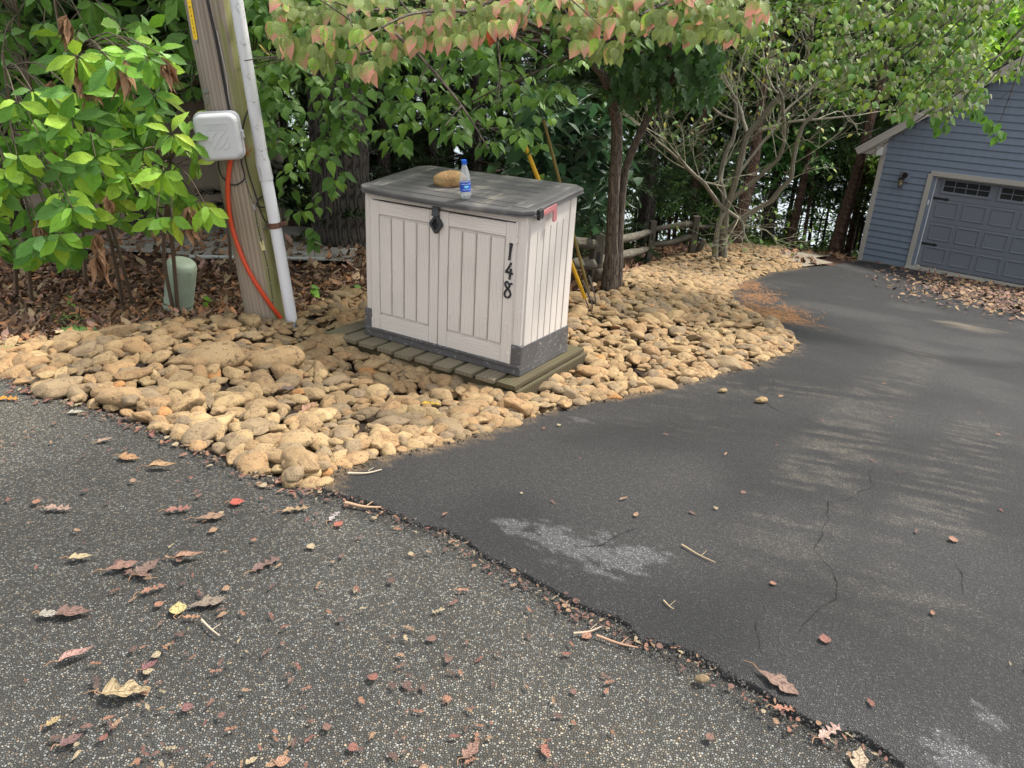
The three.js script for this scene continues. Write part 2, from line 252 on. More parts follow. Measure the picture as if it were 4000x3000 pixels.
const driveTint = (x, z) => {
  const s = x * U1.x + z * U1.z, t = x * -U1.z + z * U1.x, a = fbm(x * 0.5, z * 0.5, 91, 4), b = fbm(x * 4, z * 4, 93, 3), f = fbm(x * 30, z * 30, 95, 3);
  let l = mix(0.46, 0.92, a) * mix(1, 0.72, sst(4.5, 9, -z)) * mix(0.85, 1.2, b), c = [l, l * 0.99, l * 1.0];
  let band = 0; for (const [l2, w] of TRACKS) { const d = nearestOn(l2, x, z, true)[2]; band = Math.max(band, 1 - sst(w * 0.3, w, d)); }
  const streak = fbm(t * 3.2 + 3, s * 22, 97, 4), wear = clamp(band * sst(0.44, 0.62, streak + 0.12 * (b - 0.5)) + 0.5 * sst(0.58, 0.7, streak) * sst(0.5, 0.7, fbm(x * 0.8 + 9, z * 0.8, 101, 3)));
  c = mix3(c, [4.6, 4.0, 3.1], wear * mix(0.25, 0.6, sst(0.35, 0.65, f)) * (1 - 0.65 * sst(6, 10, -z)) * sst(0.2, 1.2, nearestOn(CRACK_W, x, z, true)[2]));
  const wide = sst(0.5, 0.75, fbm(x * 0.9 + 40, z * 0.9, 107, 3)); c = mix3(c, [2.7, 2.55, 2.4], wide * 0.4);
  for (const q of PATCH) { const k = blob(x, z, q[0], q[1], q[2]); if (k > 0) c = mix3(c, [3.9, 3.8, 3.85], 0.85 * sst(0.52, 0.6, k * 0.55 + fbm(t * 12 + s * 8, s * 40 - t * 6, 109, 5) * 0.95 - 0.17)); }
  for (const q of RUST) { const k = blob(x, z, q[0], q[1], q[2]); if (k > 0) c = mix3(c, [7, 3.4, 0.9], sst(0.56, 0.72, k * 0.55 + fbm(t * 14, s * 40, 103, 4) * 0.75 - 0.1) * 0.8); }
  for (const q of SAND) { const k = blob(x, z, q[0], q[1], q[2]); if (k > 0) c = mix3(c, [8, 6.6, 4.6], sst(0.5, 0.85, k * 0.6 + fbm(t * 3, s * 12, 105, 3) * 0.55) * 0.45); }
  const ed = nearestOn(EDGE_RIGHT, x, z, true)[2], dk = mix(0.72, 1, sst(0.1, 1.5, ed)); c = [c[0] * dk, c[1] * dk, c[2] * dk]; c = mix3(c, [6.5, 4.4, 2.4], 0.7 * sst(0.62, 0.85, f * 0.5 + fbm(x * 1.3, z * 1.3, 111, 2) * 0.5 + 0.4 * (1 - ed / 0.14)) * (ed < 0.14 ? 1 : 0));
  return c;
};
const driveY = (x, z) => height(x, z) + 0.007 + 0.01 * (fbm(x * 1.1, z * 1.1, 62, 2) - 0.5);
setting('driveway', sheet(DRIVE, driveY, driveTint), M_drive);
{ // the broken lip of the driveway above the street
  const pos = [], uv = [], col = [], idx = [], L = CRACK_R; let s = 0;
  L.forEach(([x, z], i) => { if (i) s += Math.hypot(x - L[i - 1][0], z - L[i - 1][1]); const o = 0.012 * fbm(x * 30, z * 30, 8, 2); for (const [dy, dx] of [[0, 0], [-0.005, o], [-0.03, o * 2]]) { pos.push(x - dx * 0.6, driveY(x, z) + dy, z + dx * 0.8); uv.push(s, dy); col.push(1.5, 1.4, 1.3); } });
  for (let i = 0; i < L.length - 1; i++) for (let k = 0; k < 2; k++) { const a = i * 3 + k; idx.push(a, a + 1, a + 3, a + 1, a + 4, a + 3); }
  const g = new THREE.BufferGeometry(); g.setAttribute('position', new THREE.Float32BufferAttribute(pos, 3)); g.setAttribute('uv', new THREE.Float32BufferAttribute(uv, 2)); g.setAttribute('color', new THREE.Float32BufferAttribute(col, 3)); g.setIndex(idx); g.computeVertexNormals();
  setting('driveway_edge', g, M_drive);
}
for (const [l2, w] of CRACKS) { // open cracks in the driveway: narrow, ragged, dark
  const pos = [], uv = [], idx = [], n = l2.length; l2.forEach(([x, z], i) => { const a = l2[Math.max(0, i - 1)], b = l2[Math.min(n - 1, i + 1)], dx = b[0] - a[0], dz = b[1] - a[1], L = Math.hypot(dx, dz) || 1, h = w * 0.17 * sst(0, 4, Math.min(i, n - 1 - i)) * (0.15 + 1.3 * Math.pow(vn(x * 30, z * 30, 9), 1.5)); for (const s of [-1, 1]) { const qx = x - dz / L * h * s, qz = z + dx / L * h * s; pos.push(qx, driveY(qx, qz) + 0.003, qz); uv.push(qx, qz); } });
  for (let i = 0; i < n - 1; i++) { const a = i * 2; idx.push(a, a + 1, a + 2, a + 1, a + 3, a + 2); }
  const g = new THREE.BufferGeometry(); g.setAttribute('position', new THREE.Float32BufferAttribute(pos, 3)); g.setAttribute('uv', new THREE.Float32BufferAttribute(uv, 2)); g.setIndex(idx); g.computeVertexNormals(); setting('driveway_crack', g, mat({ color: rgb(0.008, 0.008, 0.008), roughness: 1, side: THREE.DoubleSide }));
}
setting('rock_bed_soil', sheet(ROCKS, (x, z) => height(x, z) - 0.012, () => [0.55, 0.52, 0.48]), M_soil);
{ // soil, woods floor, lake bed and far shore: one sheet to the horizon
  const na = 300, pos = [], uv = [], col = [], idx = []; let nr = 0;
  for (let r = 0.4; r < 1500; r *= 1.035) { nr++; for (let j = 0; j < na; j++) { const a = j / na * 2 * Math.PI, x = r * Math.sin(a), z = -r * Math.cos(a), lake = x * 0.36 - z * 0.93; pos.push(x, height(x, z) - 0.035, z); uv.push(x, z); const f = sst(300, 360, Math.max(lake, 0)), k = 0.8 + 0.4 * fbm(x * 0.7, z * 0.7, 71, 3), c = r > 40 ? mix3([0.9, 1.1, 0.7], [0.5, 1.2, 0.45], f) : [k * 1.25, k * 0.95, k * 0.85]; col.push(...c); } }
  for (let i = 0; i < nr - 1; i++) for (let j = 0; j < na; j++) { const j2 = (j + 1) % na, a = i * na + j, b = i * na + j2; idx.push(a, b, a + na, b, b + na, a + na); }
  const g = new THREE.BufferGeometry(); g.setAttribute('position', new THREE.Float32BufferAttribute(pos, 3)); g.setAttribute('uv', new THREE.Float32BufferAttribute(uv, 2)); g.setAttribute('color', new THREE.Float32BufferAttribute(col, 3)); g.setIndex(idx); g.computeVertexNormals();
  setting('ground', g, M_soil);
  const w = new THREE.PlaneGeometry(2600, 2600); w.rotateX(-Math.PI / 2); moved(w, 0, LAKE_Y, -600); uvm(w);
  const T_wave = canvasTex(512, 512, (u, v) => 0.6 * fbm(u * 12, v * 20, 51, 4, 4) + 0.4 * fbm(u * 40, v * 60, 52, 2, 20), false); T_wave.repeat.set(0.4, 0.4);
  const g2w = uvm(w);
  setting('lake', g2w, mat({ color: rgb(0.27, 0.32, 0.355), roughness: 0.3, bumpMap: T_wave, bumpScale: 0.12, ior: 1.6 }, true));  // pale base colour and raised ior stand in for glare on the water
}
{ // concrete path from the driveway round the garage corner
  const P = [...gps([[1735, 579], [1702, 562], [1686, 551], [1740, 547], [1856, 550]]), g2(-0.4, -1.4), g2(-0.1, -0.3), ...gps([[1848, 557], [1790, 556], [1758, 560], [1800, 571]])];
  setting('concrete_path', sheet(P, (x, z) => height(x, z) + 0.03, () => [1, 1, 1]), mat({ map: T_conc, color: rgb(0.62, 0.56, 0.47), bumpMap: T_grit2, bumpScale: 0.003, roughness: 0.9 }));
}
// ---------------------------------------------------------------- plastic storage shed on its pallet
const grainH = (seed) => (u, v) => {                                                // moulded wood grain with knots, grain along v
  let x = u * 9, y = v * 3, w = 0;
  for (let k = 0; k < 7; k++) { const kx = hash(k, 1, seed) * 9, ky = hash(k, 2, seed) * 3; let dx = x - kx, dy = y - ky; dx -= 9 * Math.round(dx / 9); dy -= 3 * Math.round(dy / 3); w += 1.1 * Math.exp(-(dx * dx * 3.5 + dy * dy * 22)) ; }
  const warp = fbm(u * 6, v * 3, seed, 3, 3) * 2.2 + w * 2.4;
  return 0.5 + 0.5 * Math.sin((u * 26 + warp) * 2 * Math.PI * 1.0) * (0.35 + 0.65 * vn(u * 9, v * 3, seed + 4, 3));
};
const gf = grainH(3);
const T_grain = canvasTex(512, 512, (u, v) => clamp(0.75 * gf(u, v) + 0.25 * fbm(u * 120, v * 12, 8, 2, 12)), false);
const T_shed = canvasTex(512, 512, (u, v) => { const g = gf(u, v), d = fbm(u * 4, v * 2, 14, 4, 2), s = fbm(u * 90, v * 6, 15, 3, 6); const l = 0.62 + 0.05 * g + 0.07 * (d - 0.5) - 0.10 * sst(0.55, 0.8, s); return [l, l * 0.915, l * 0.835]; });
for (const t of [T_grain, T_shed]) t.repeat.set(2.2, 1.4);
const M_shed = mat({ map: T_shed, bumpMap: T_grain, bumpScale: 0.0016, roughness: 0.5 });
const T_lid = canvasTex(1024, 1024, (u, v) => { const a = fbm(u * 3, v * 3, 24, 5, 3), b = fbm(u * 90, v * 8, 25, 3, 2), c = fbm(u * 14, v * 10, 26, 4, 2), st = sst(0.62, 0.8, fbm(u * 6, v * 30, 28, 4, 6)) * sst(0.45, 0.6, a); let l = 0.1 + 0.04 * (b - 0.5) + 0.05 * sst(0.45, 0.75, a); let o = [l, l * 0.96, l * 0.96]; o = mix3(o, [0.36, 0.33, 0.28], 0.45 * sst(0.5, 0.75, c) * sst(0.4, 0.65, a)); return mix3(o, [0.42, 0.36, 0.27], 0.4 * st); });
T_lid.repeat.set(0.9, 0.9);
const M_lid = mat({ map: T_lid, bumpMap: T_grain, bumpScale: 0.0014, roughness: 0.62 });
const T_base = canvasTex(512, 512, (u, v) => { const a = fbm(u * 5, v * 5, 34, 4, 5), s = sst(0.7, 0.8, fbm(u * 60, v * 60, 35, 2, 60)); const l = 0.07 + 0.05 * a; return mix3([l, l * 0.97, l * 0.99], [0.4, 0.39, 0.38], s * 0.35); });
const M_base = mat({ map: T_base, bumpMap: T_grit, bumpScale: 0.001, roughness: 0.5 });
const M_dark = mat({ color: rgb(0.02, 0.021, 0.023), roughness: 0.45 });
const M_iron = mat({ color: rgb(0.022, 0.023, 0.026), roughness: 0.5, metalness: 0.2 });

const shed = thing('storage_shed', 'beige plastic storage shed with dark lid and black house numbers, on a wooden pallet', 'storage shed', SHED_T, null, SHED_Q);
{
  const W = 1.285, D = 0.634;
  // dark base: front tray lip and plinths that wrap the sides
  const tray = box(W, 0.05, D, 0.006); moved(tray, 0, 0.025, -D / 2);
  const lip = box(W - 0.01, 0.022, 0.03, 0.006); moved(lip, 0, 0.061, -0.016 + 0.012);
  part(shed, 'base_tray', merge([tray, lip]), M_base);
  for (const s of [-1, 1]) {
    const a = box(0.016, 0.15, D - 0.02, 0.006); moved(a, s * (W / 2 - 0.008), 0.12, -D / 2);
    const b = box(0.075, 0.15, 0.03, 0.006); moved(b, s * (W / 2 - 0.04), 0.12, -0.018);
    part(shed, 'plinth', merge([a, b]), M_base);
  }
  const M_scr = mat({ color: rgb(0.16, 0.155, 0.155), roughness: 0.6 });
  // scratches scored into the right plinth
  for (const [z, y, l, r] of [[-0.2, 0.1, 0.05, 0.7], [-0.26, 0.13, 0.06, -0.3], [-0.3, 0.09, 0.05, 1.2], [-0.36, 0.14, 0.05, 0.5], [-0.4, 0.1, 0.04, 1.5], [-0.44, 0.15, 0.045, 0.2], [-0.16, 0.15, 0.03, 1.1]]) { const g = box(0.002, 0.004, l, 0.0009); moved(g, W / 2 + 0.0005, y, z, r, 0, 0); part(shed, 'scratch', g, M_scr); }
  // walls; sides lean in a little towards the top
  const wallTop = (z) => mix(0.985, 1.075, -z / D);
  for (const s of [-1, 1]) {
    const x = s * (W / 2 - 0.022), side = new THREE.Shape(); side.moveTo(0.035, 0.14); side.lineTo(D - 0.02, 0.14); side.lineTo(D - 0.03, wallTop(-D)); side.lineTo(0.035, wallTop(0)); side.closePath();
    const g = new THREE.ExtrudeGeometry(side, { depth: 0.02, bevelEnabled: false }); g.rotateY(Math.PI / 2); // x -> -z
    g.translate(x - 0.01, 0, 0);
    const wall = part(shed, 'side_wall', uvm(g), M_shed);
    const fx = x + s * 0.012;
    // frame: corner stiles, sloping top rail; then vertical planks with grooves between
    const st = box(0.012, 0.80, 0.085, 0.004); moved(st, fx, 0.585, -0.08); part(wall, 'stile', st, M_shed);
    const st2 = box(0.012, 0.86, 0.075, 0.004); moved(st2, fx, 0.615, -D + 0.075); part(wall, 'stile', st2, M_shed);
    const rl = box(0.011, 0.115, D - 0.24, 0.004, true); moved(rl, fx - s * 0.0005, 0.965, -D / 2 + 0.008, 0.14, 0, 0); part(wall, 'rail', rl, M_shed);
    for (let k = 0; k < 5; k++) { const z = -0.163 - k * 0.0775, h = 0.74 + 0.0105 * k; const p = box(0.013, h, 0.071, 0.006); moved(p, fx - s * 0.001, 0.195 + h / 2 - 0.02, z); part(wall, 'plank', p, M_shed); }
  }
  const back = box(W - 0.05, 0.95, 0.02, 0.004); moved(back, 0, 0.6, -D + 0.012); part(shed, 'back_wall', back, M_shed);
  // front: corner posts and the header above the doors
  for (const s of [-1, 1]) {
    const p = box(0.075, 0.80, 0.045, 0.008); moved(p, s * (W / 2 - 0.052), 0.59, -0.036); part(shed, 'corner_post', p, M_shed);
    const k = new THREE.CylinderGeometry(0.012, 0.012, 0.03, 12); const k2 = box(0.018, 0.09, 0.02, 0.004); moved(k2, 0, 0.06, 0); const hk = merge([uvm(k), k2]); moved(hk, s * (W / 2 - 0.079), 0.845, -0.008); part(shed, 'hinge', hk, M_shed);
    const lug = box(0.022, 0.07, 0.026, 0.005); moved(lug, s * (W / 2 - 0.087), 0.105, -0.002); part(shed, 'hinge', lug, M_shed);
  }
  const head = box(W - 0.12, 0.04, 0.03, 0.004, true); moved(head, 0, 0.965, -0.03); part(shed, 'header', head, M_shed);
  // two doors
  for (const s of [-1, 1]) {
    const dw = 0.565, cx = s * (dw / 2 + 0.0025), door = new THREE.Group(); door.name = 'door'; shed.add(door); door.position.set(cx, 0, -0.006);
    const add = (n, w, h, d, x, y, z, turn) => { const g = box(w, h, d, 0.005, turn); moved(g, x, y, z); part(door, n, g, M_shed); };
    add('backing', dw - 0.004, 0.87, 0.012, 0, 0.5, -0.012);
    const inner = -s * (dw / 2 - 0.035), outer = s * (dw / 2 - 0.0375);
    add('stile', 0.07, 0.885, 0.02, inner, 0.5, 0); add('stile', 0.075, 0.885, 0.02, outer, 0.5, 0);
    const x0 = Math.min(inner, outer) + 0.036, x1 = Math.max(inner, outer) - 0.036, pw = (x1 - x0) / 4;
    add('rail', x1 - x0 + 0.002, 0.085, 0.019, (x0 + x1) / 2, 0.898, 0, true); add('rail', x1 - x0 + 0.002, 0.115, 0.019, (x0 + x1) / 2, 0.118, 0, true);
    for (let k = 0; k < 4; k++) add('plank', pw - 0.009, 0.655, 0.016, x0 + pw * (k + 0.5), 0.515, 0.0005);
    // moulded knots and wart-like bumps
  }
  // lid: bulged front, cut corners, boards with breadboard ends
  const A = Math.atan2(1.1 - 1.012, 0.64), lid = new THREE.Group(); lid.name = 'lid'; lid.position.set(0, 0.993, 0); lid.rotation.x = A; shed.add(lid);
  const sh = new THREE.Shape(), lw = 0.66, fz = -0.012, bz = 0.668;                 // shape plane: x across, y = towards the back
  sh.moveTo(-lw + 0.055, fz - 0.005); for (let k = 1; k < 14; k++) { const t = k / 14; sh.lineTo(mix(-lw + 0.055, lw - 0.055, t), fz - 0.005 - 0.042 * Math.sin(t * Math.PI) ** 0.9); }
  sh.lineTo(lw - 0.055, fz - 0.005); sh.lineTo(lw, fz + 0.04); sh.lineTo(lw, bz - 0.05); sh.lineTo(lw - 0.07, bz); sh.lineTo(-lw + 0.07, bz); sh.lineTo(-lw, bz - 0.05); sh.lineTo(-lw, fz + 0.04); sh.closePath();
  const slab = new THREE.ExtrudeGeometry(sh, { depth: 0.012, bevelEnabled: true, bevelThickness: 0.008, bevelSize: 0.008, bevelSegments: 2 }); slab.rotateX(-Math.PI / 2); slab.translate(0, 0.01, 0);
  const body = part(lid, 'slab', uvm(slab, true), M_lid);
  const skirtSh = sh.clone(), skirt = new THREE.ExtrudeGeometry(skirtSh, { depth: 0.006, bevelEnabled: true, bevelThickness: 0.002, bevelSize: 0.0125, bevelSegments: 1 }); skirt.rotateX(-Math.PI / 2); skirt.translate(0, -0.004, 0);
  part(lid, 'rim', uvm(skirt, true), M_lid);
  for (let k = 0; k < 7; k++) { const z = -0.035 - k * 0.0885; const b = box(0.99, 0.007, 0.082, 0.003, true); moved(b, 0, 0.0305, z - 0.02); part(lid, 'board', uvm(b, true), M_lid); }
  for (const s of [-1, 1]) { const b = box(0.105, 0.007, 0.585, 0.003); moved(b, s * 0.553, 0.0305, -0.335); part(lid, 'board', uvm(b), M_lid); }
  // latch: rubber strap with a diamond keeper
  const latch = new THREE.Group(); latch.name = 'latch'; latch.position.set(-0.012, 0.86, 0.008); shed.add(latch);
  const dm = new THREE.Shape(); const rd = (r, w, h) => { const P = [[0, h], [w, 0], [0, -h], [-w, 0]]; for (let k = 0; k < 4; k++) { const a = P[k], b = P[(k + 1) % 4], p = [mix(a[0], b[0], r), mix(a[1], b[1], r)], q = [mix(a[0], b[0], 1 - r), mix(a[1], b[1], 1 - r)], n = P[(k + 2) % 4]; k ? null : dm.moveTo(...p); dm.lineTo(...q); dm.quadraticCurveTo(b[0], b[1], mix(b[0], n[0], r), mix(b[1], n[1], r)); } };
  rd(0.2, 0.05, 0.062); const hole = new THREE.Path(); [[0, 0.038], [0.029, 0], [0, -0.038], [-0.029, 0]].forEach(([x, y], k) => (k ? hole.lineTo(x, y) : hole.moveTo(x, y))); const ring = dm.clone(); ring.holes.push(hole);
  part(latch, 'keeper', uvm(new THREE.ExtrudeGeometry(ring, { depth: 0.016, bevelEnabled: true, bevelSize: 0.003, bevelThickness: 0.003, bevelSegments: 2 })), mat({ color: rgb(0.03, 0.031, 0.034), roughness: 0.55 }));
  part(latch, 'back_plate', uvm(new THREE.ExtrudeGeometry(dm, { depth: 0.005, bevelEnabled: false })), M_dark, [0, 0, -0.004]);
  const em = new THREE.TorusGeometry(0.014, 0.0035, 6, 14, 3.4); part(latch, 'emblem', em, M_dark, [0, 0.004, 0.006], [0, 0, 0.3]);
  const em2 = new THREE.TorusGeometry(0.008, 0.003, 6, 12, 3); part(latch, 'emblem', em2, M_dark, [0.006, -0.004, 0.006], [0, 0, 0.9]);
  const strap = box(0.05, 0.085, 0.012, 0.004); moved(strap, -0.008, 0.09, 0.006, -0.25, 0, 0.03); part(latch, 'strap', strap, mat({ color: rgb(0.035, 0.036, 0.038), roughness: 0.4 }));
  // house numbers
  const stroke = (pts, ws, depth) => { const L = [], R2 = []; pts.forEach((p, i) => { const a = pts[Math.max(0, i - 1)], b = pts[Math.min(pts.length - 1, i + 1)], dx = b[0] - a[0], dy = b[1] - a[1], l = Math.hypot(dx, dy) || 1, w = ws[Math.min(i, ws.length - 1)] / 2; L.push([p[0] - dy / l * w, p[1] + dx / l * w]); R2.unshift([p[0] + dy / l * w, p[1] - dx / l * w]); }); const s = new THREE.Shape(); [...L, ...R2].forEach((p, i) => (i ? s.lineTo(...p) : s.moveTo(...p))); return new THREE.ExtrudeGeometry(s, { depth, bevelEnabled: true, bevelSize: 0.0012, bevelThickness: 0.0012, bevelSegments: 1 }); };
  const smooth = (pts, n) => new THREE.SplineCurve(pts.map((p) => new THREE.Vector2(...p))).getPoints(n).map((p) => [p.x, p.y]);
  const H = 0.1, digits = {
    one: [[[[0.055, 1], [0.02, 0.62], [0.0, 0.3], [-0.03, 0]], [0.22, 0.13, 0.12, 0.16]], [[[0.06, 0.98], [-0.03, 0.9]], [0.06, 0.05]]],
    four: [[[[0.12, 1], [-0.02, 0.72], [-0.22, 0.42]], [0.12, 0.1, 0.1]], [[[-0.26, 0.43], [0.26, 0.36]], [0.13, 0.1]], [[[0.14, 0.64], [0.09, 0.3], [0.06, 0]], [0.12, 0.12, 0.13]]],
    eight: [[smooth([[0.3, 0.93], [0.1, 0.86], [-0.08, 0.98], [-0.19, 0.84], [-0.1, 0.64], [0.12, 0.47], [0.22, 0.24], [0.08, 0.03], [-0.14, 0.05], [-0.2, 0.25], [-0.1, 0.45], [0.05, 0.62], [0.12, 0.76], [0.1, 0.88]], 40), [0.1]]],
  };
  for (const [n, y] of [['one', 0.773], ['four', 0.657], ['eight', 0.541]]) {
    const gs = digits[n].map(([p, w], i) => { const g = stroke(p.map(([a, b]) => [a * H, (b - 0.5) * H]), w.map((q) => q * H), 0.004); g.translate(0, 0, i * 0.0004); return g; });
    const dgt = part(shed, 'house_number', merge(gs.map((g) => uvm(g))), M_iron, [0.532 + (n === 'eight' ? -0.004 : 0), y, 0.0065]);
    for (const yy of [0.36, -0.42]) { const sg = new THREE.SphereGeometry(0.0035, 8, 6); part(dgt, 'screw', sg, mat({ color: rgb(0.25, 0.25, 0.25), roughness: 0.35, metalness: 0.8 }), [n === 'four' ? 0.011 + yy * 0.005 : yy * 0.004 + (n === 'eight' ? 0.002 : 0), yy * H * (n === 'eight' ? 1.1 : 0.95), 0.006]); }
  }
  // faded red flag and its black holder under the lid's right edge
  const flag = new THREE.Group(); flag.name = 'flag'; flag.position.set(lw + 0.012, 0.995, -0.075); shed.add(flag); flag.rotation.x = A;
  const hold = box(0.024, 0.062, 0.05, 0.005); part(flag, 'flag_holder', hold, M_dark, [0.002, 0.006, 0]);
  for (const z of [-0.012, 0.014]) part(flag, 'screw', new THREE.SphereGeometry(0.004, 8, 6), mat({ color: rgb(0.4, 0.4, 0.4), roughness: 0.3, metalness: 0.9 }), [0.014, -0.018, z]);
  const M_pink = mat({ color: rgb(0.46, 0.17, 0.175), roughness: 0.6 });
  const fs = new THREE.Shape(); [[0, -0.014], [0.125, -0.014], [0.118, -0.075], [0.128, -0.082], [0.152, -0.082], [0.16, -0.074], [0.165, 0.012], [0.158, 0.02], [0, 0.014]].forEach(([x, y], k) => (k ? fs.lineTo(x, y) : fs.moveTo(x, y)));
  const fg = new THREE.ExtrudeGeometry(fs, { depth: 0.005, bevelEnabled: true, bevelSize: 0.0015, bevelThickness: 0.0015, bevelSegments: 1 }); fg.rotateY(Math.PI / 2); part(flag, 'flag_arm', uvm(fg), M_pink, [0.004, 0.006, -0.02], null, 'faded pink red flag arm');
  const rib = box(0.003, 0.004, 0.12, 0.001); part(flag, 'rib', rib, M_pink, [0.0115, 0.006, -0.088]);
}
// pallet of weathered deck boards
const T_wood = canvasTex(512, 1024, (u, v) => { const w = fbm(u * 5, v * 2, 81, 3, 1) * 3, g = fbm(u * 60 + w, v * 4, 82, 4, 4), m = fbm(u * 4, v * 4, 83, 4, 4), cr = sst(0.72, 0.82, fbm(u * 40, v * 2, 84, 3, 2)); let c = mix3([0.07, 0.055, 0.036], [0.27, 0.225, 0.15], g); c = mix3(c, [0.17, 0.18, 0.08], 0.4 * sst(0.45, 0.75, m)); return mix3(c, [0.03, 0.022, 0.015], cr * 0.8); });
T_wood.repeat.set(2, 1);
const T_woodB = canvasTex(512, 1024, (u, v) => { const w = fbm(u * 5, v * 2, 81, 3, 1) * 3; return clamp(fbm(u * 60 + w, v * 4, 82, 4, 4) * 0.9 - 0.6 * sst(0.72, 0.82, fbm(u * 40, v * 2, 84, 3, 2))); }, false); T_woodB.repeat.set(2, 1);
const M_pallet = mat({ map: T_wood, bumpMap: T_woodB, bumpScale: 0.006, roughness: 0.85 });
const M_palletMoss = mat({ map: T_wood, color: rgb(0.42, 0.4, 0.28), bumpMap: T_woodB, bumpScale: 0.006, roughness: 0.8 });
const pallet = thing('wooden_pallet', 'weathered mossy wooden pallet under the plastic shed', 'pallet', SHED_T, null, SHED_Q);
{
  const n = 10, x0 = -0.9, x1 = 0.715, w = (x1 - x0) / n;
  for (let k = 0; k < n; k++) { const b = box(w - 0.028, 0.03, 0.92, 0.005); moved(b, x0 + w * (k + 0.5), -0.017, -0.32 + 0.02 * hash(k, 2, 8), 0, 0.006 * (hash(k, 3, 8) - 0.5), 0); part(pallet, 'deck_board', b, k === n - 1 ? M_palletMoss : M_pallet); }
  for (const z of [-0.74, -0.3, 0.09]) { const b = box(x1 - x0, 0.09, 0.045, 0.004, true); moved(b, (x0 + x1) / 2, -0.078, z); part(pallet, 'bearer', b, M_palletMoss); }
  const sb = box(0.03, 0.1, 0.92, 0.004); moved(sb, x1 - 0.003, -0.085, -0.32); part(pallet, 'side_board', sb, M_palletMoss);
}
// on the lid: a brown rock and a water bottle. Points on the lid's top, lid coordinates (x, back)
const lidPoint = (x, back, up = 0.036) => { const A = Math.atan2(1.1 - 1.012, 0.64), p = V(x, up, -back).applyAxisAngle(V(1, 0, 0), A).add(V(0, 0.993, 0)); return shedPoint(p.x, p.y, p.z); };
function onLid(px, py) { const r = ray(px, py), a = lidPoint(0, 0), n = lidPoint(0.5, 0).sub(a).cross(lidPoint(0, 0.5).sub(a)).normalize(); return EYE.clone().addScaledVector(r, a.clone().sub(EYE).dot(n) / r.dot(n)); }
const LIDQ = SHED_Q.clone().multiply(new THREE.Quaternion().setFromAxisAngle(V(1, 0, 0), Math.atan2(1.1 - 1.012, 0.64)));
{
  const g = new THREE.IcosahedronGeometry(1, 14), p = g.attributes.position; const q = V(0, 0, 0);
  for (let i = 0; i < p.count; i++) { q.fromBufferAttribute(p, i); const n = fbm(q.x * 2 + 9, q.y * 2 + q.z * 1.4 + 9, 17, 4) - 0.5, cr = Math.exp(-Math.pow((q.x + 0.05 + 0.12 * Math.sin(q.z * 3 + q.y * 2)) / 0.05, 2)) * sst(0.1, 0.6, q.y); const s = 1 + 0.16 * n - 0.07 * cr; q.multiplyScalar(s); if (q.y < -0.55) q.y = -0.55; if (q.y > 0.2) q.y *= 1 + 0.18 * q.x * 0.7; p.setXYZ(i, q.x * 0.112, q.y * 0.058, q.z * 0.075); }
  let m = BGU.mergeVertices((g.deleteAttribute('uv'), g.deleteAttribute('normal'), g), 1e-5); m.computeVertexNormals(); m = uvm(m);
  const T = canvasTex(512, 512, (u, v) => { const a = fbm(u * 5, v * 5, 61, 5, 5), b = fbm(u * 40, v * 40, 62, 3, 40); let c = mix3([0.2, 0.12, 0.045], [0.46, 0.3, 0.13], a); c = mix3(c, [0.42, 0.2, 0.1], sst(0.5, 0.7, fbm(u * 7, v * 7, 66, 3, 7)) * 0.6); return mix3(c, [0.06, 0.04, 0.025], sst(0.62, 0.75, b) * 0.6); }); T.repeat.set(5, 5);
  const o = solo('rock', m, mat({ map: T, bumpMap: T_grit2, bumpScale: 0.004, roughness: 0.9 }), 'brown potato shaped rock lying on the shed lid behind the bottle', 'rock');
  o.position.copy(onLid(1757, 722)).add(V(0, 0.031, 0)); o.quaternion.copy(LIDQ).multiply(new THREE.Quaternion().setFromAxisAngle(V(0, 1, 0), 0.42));
}
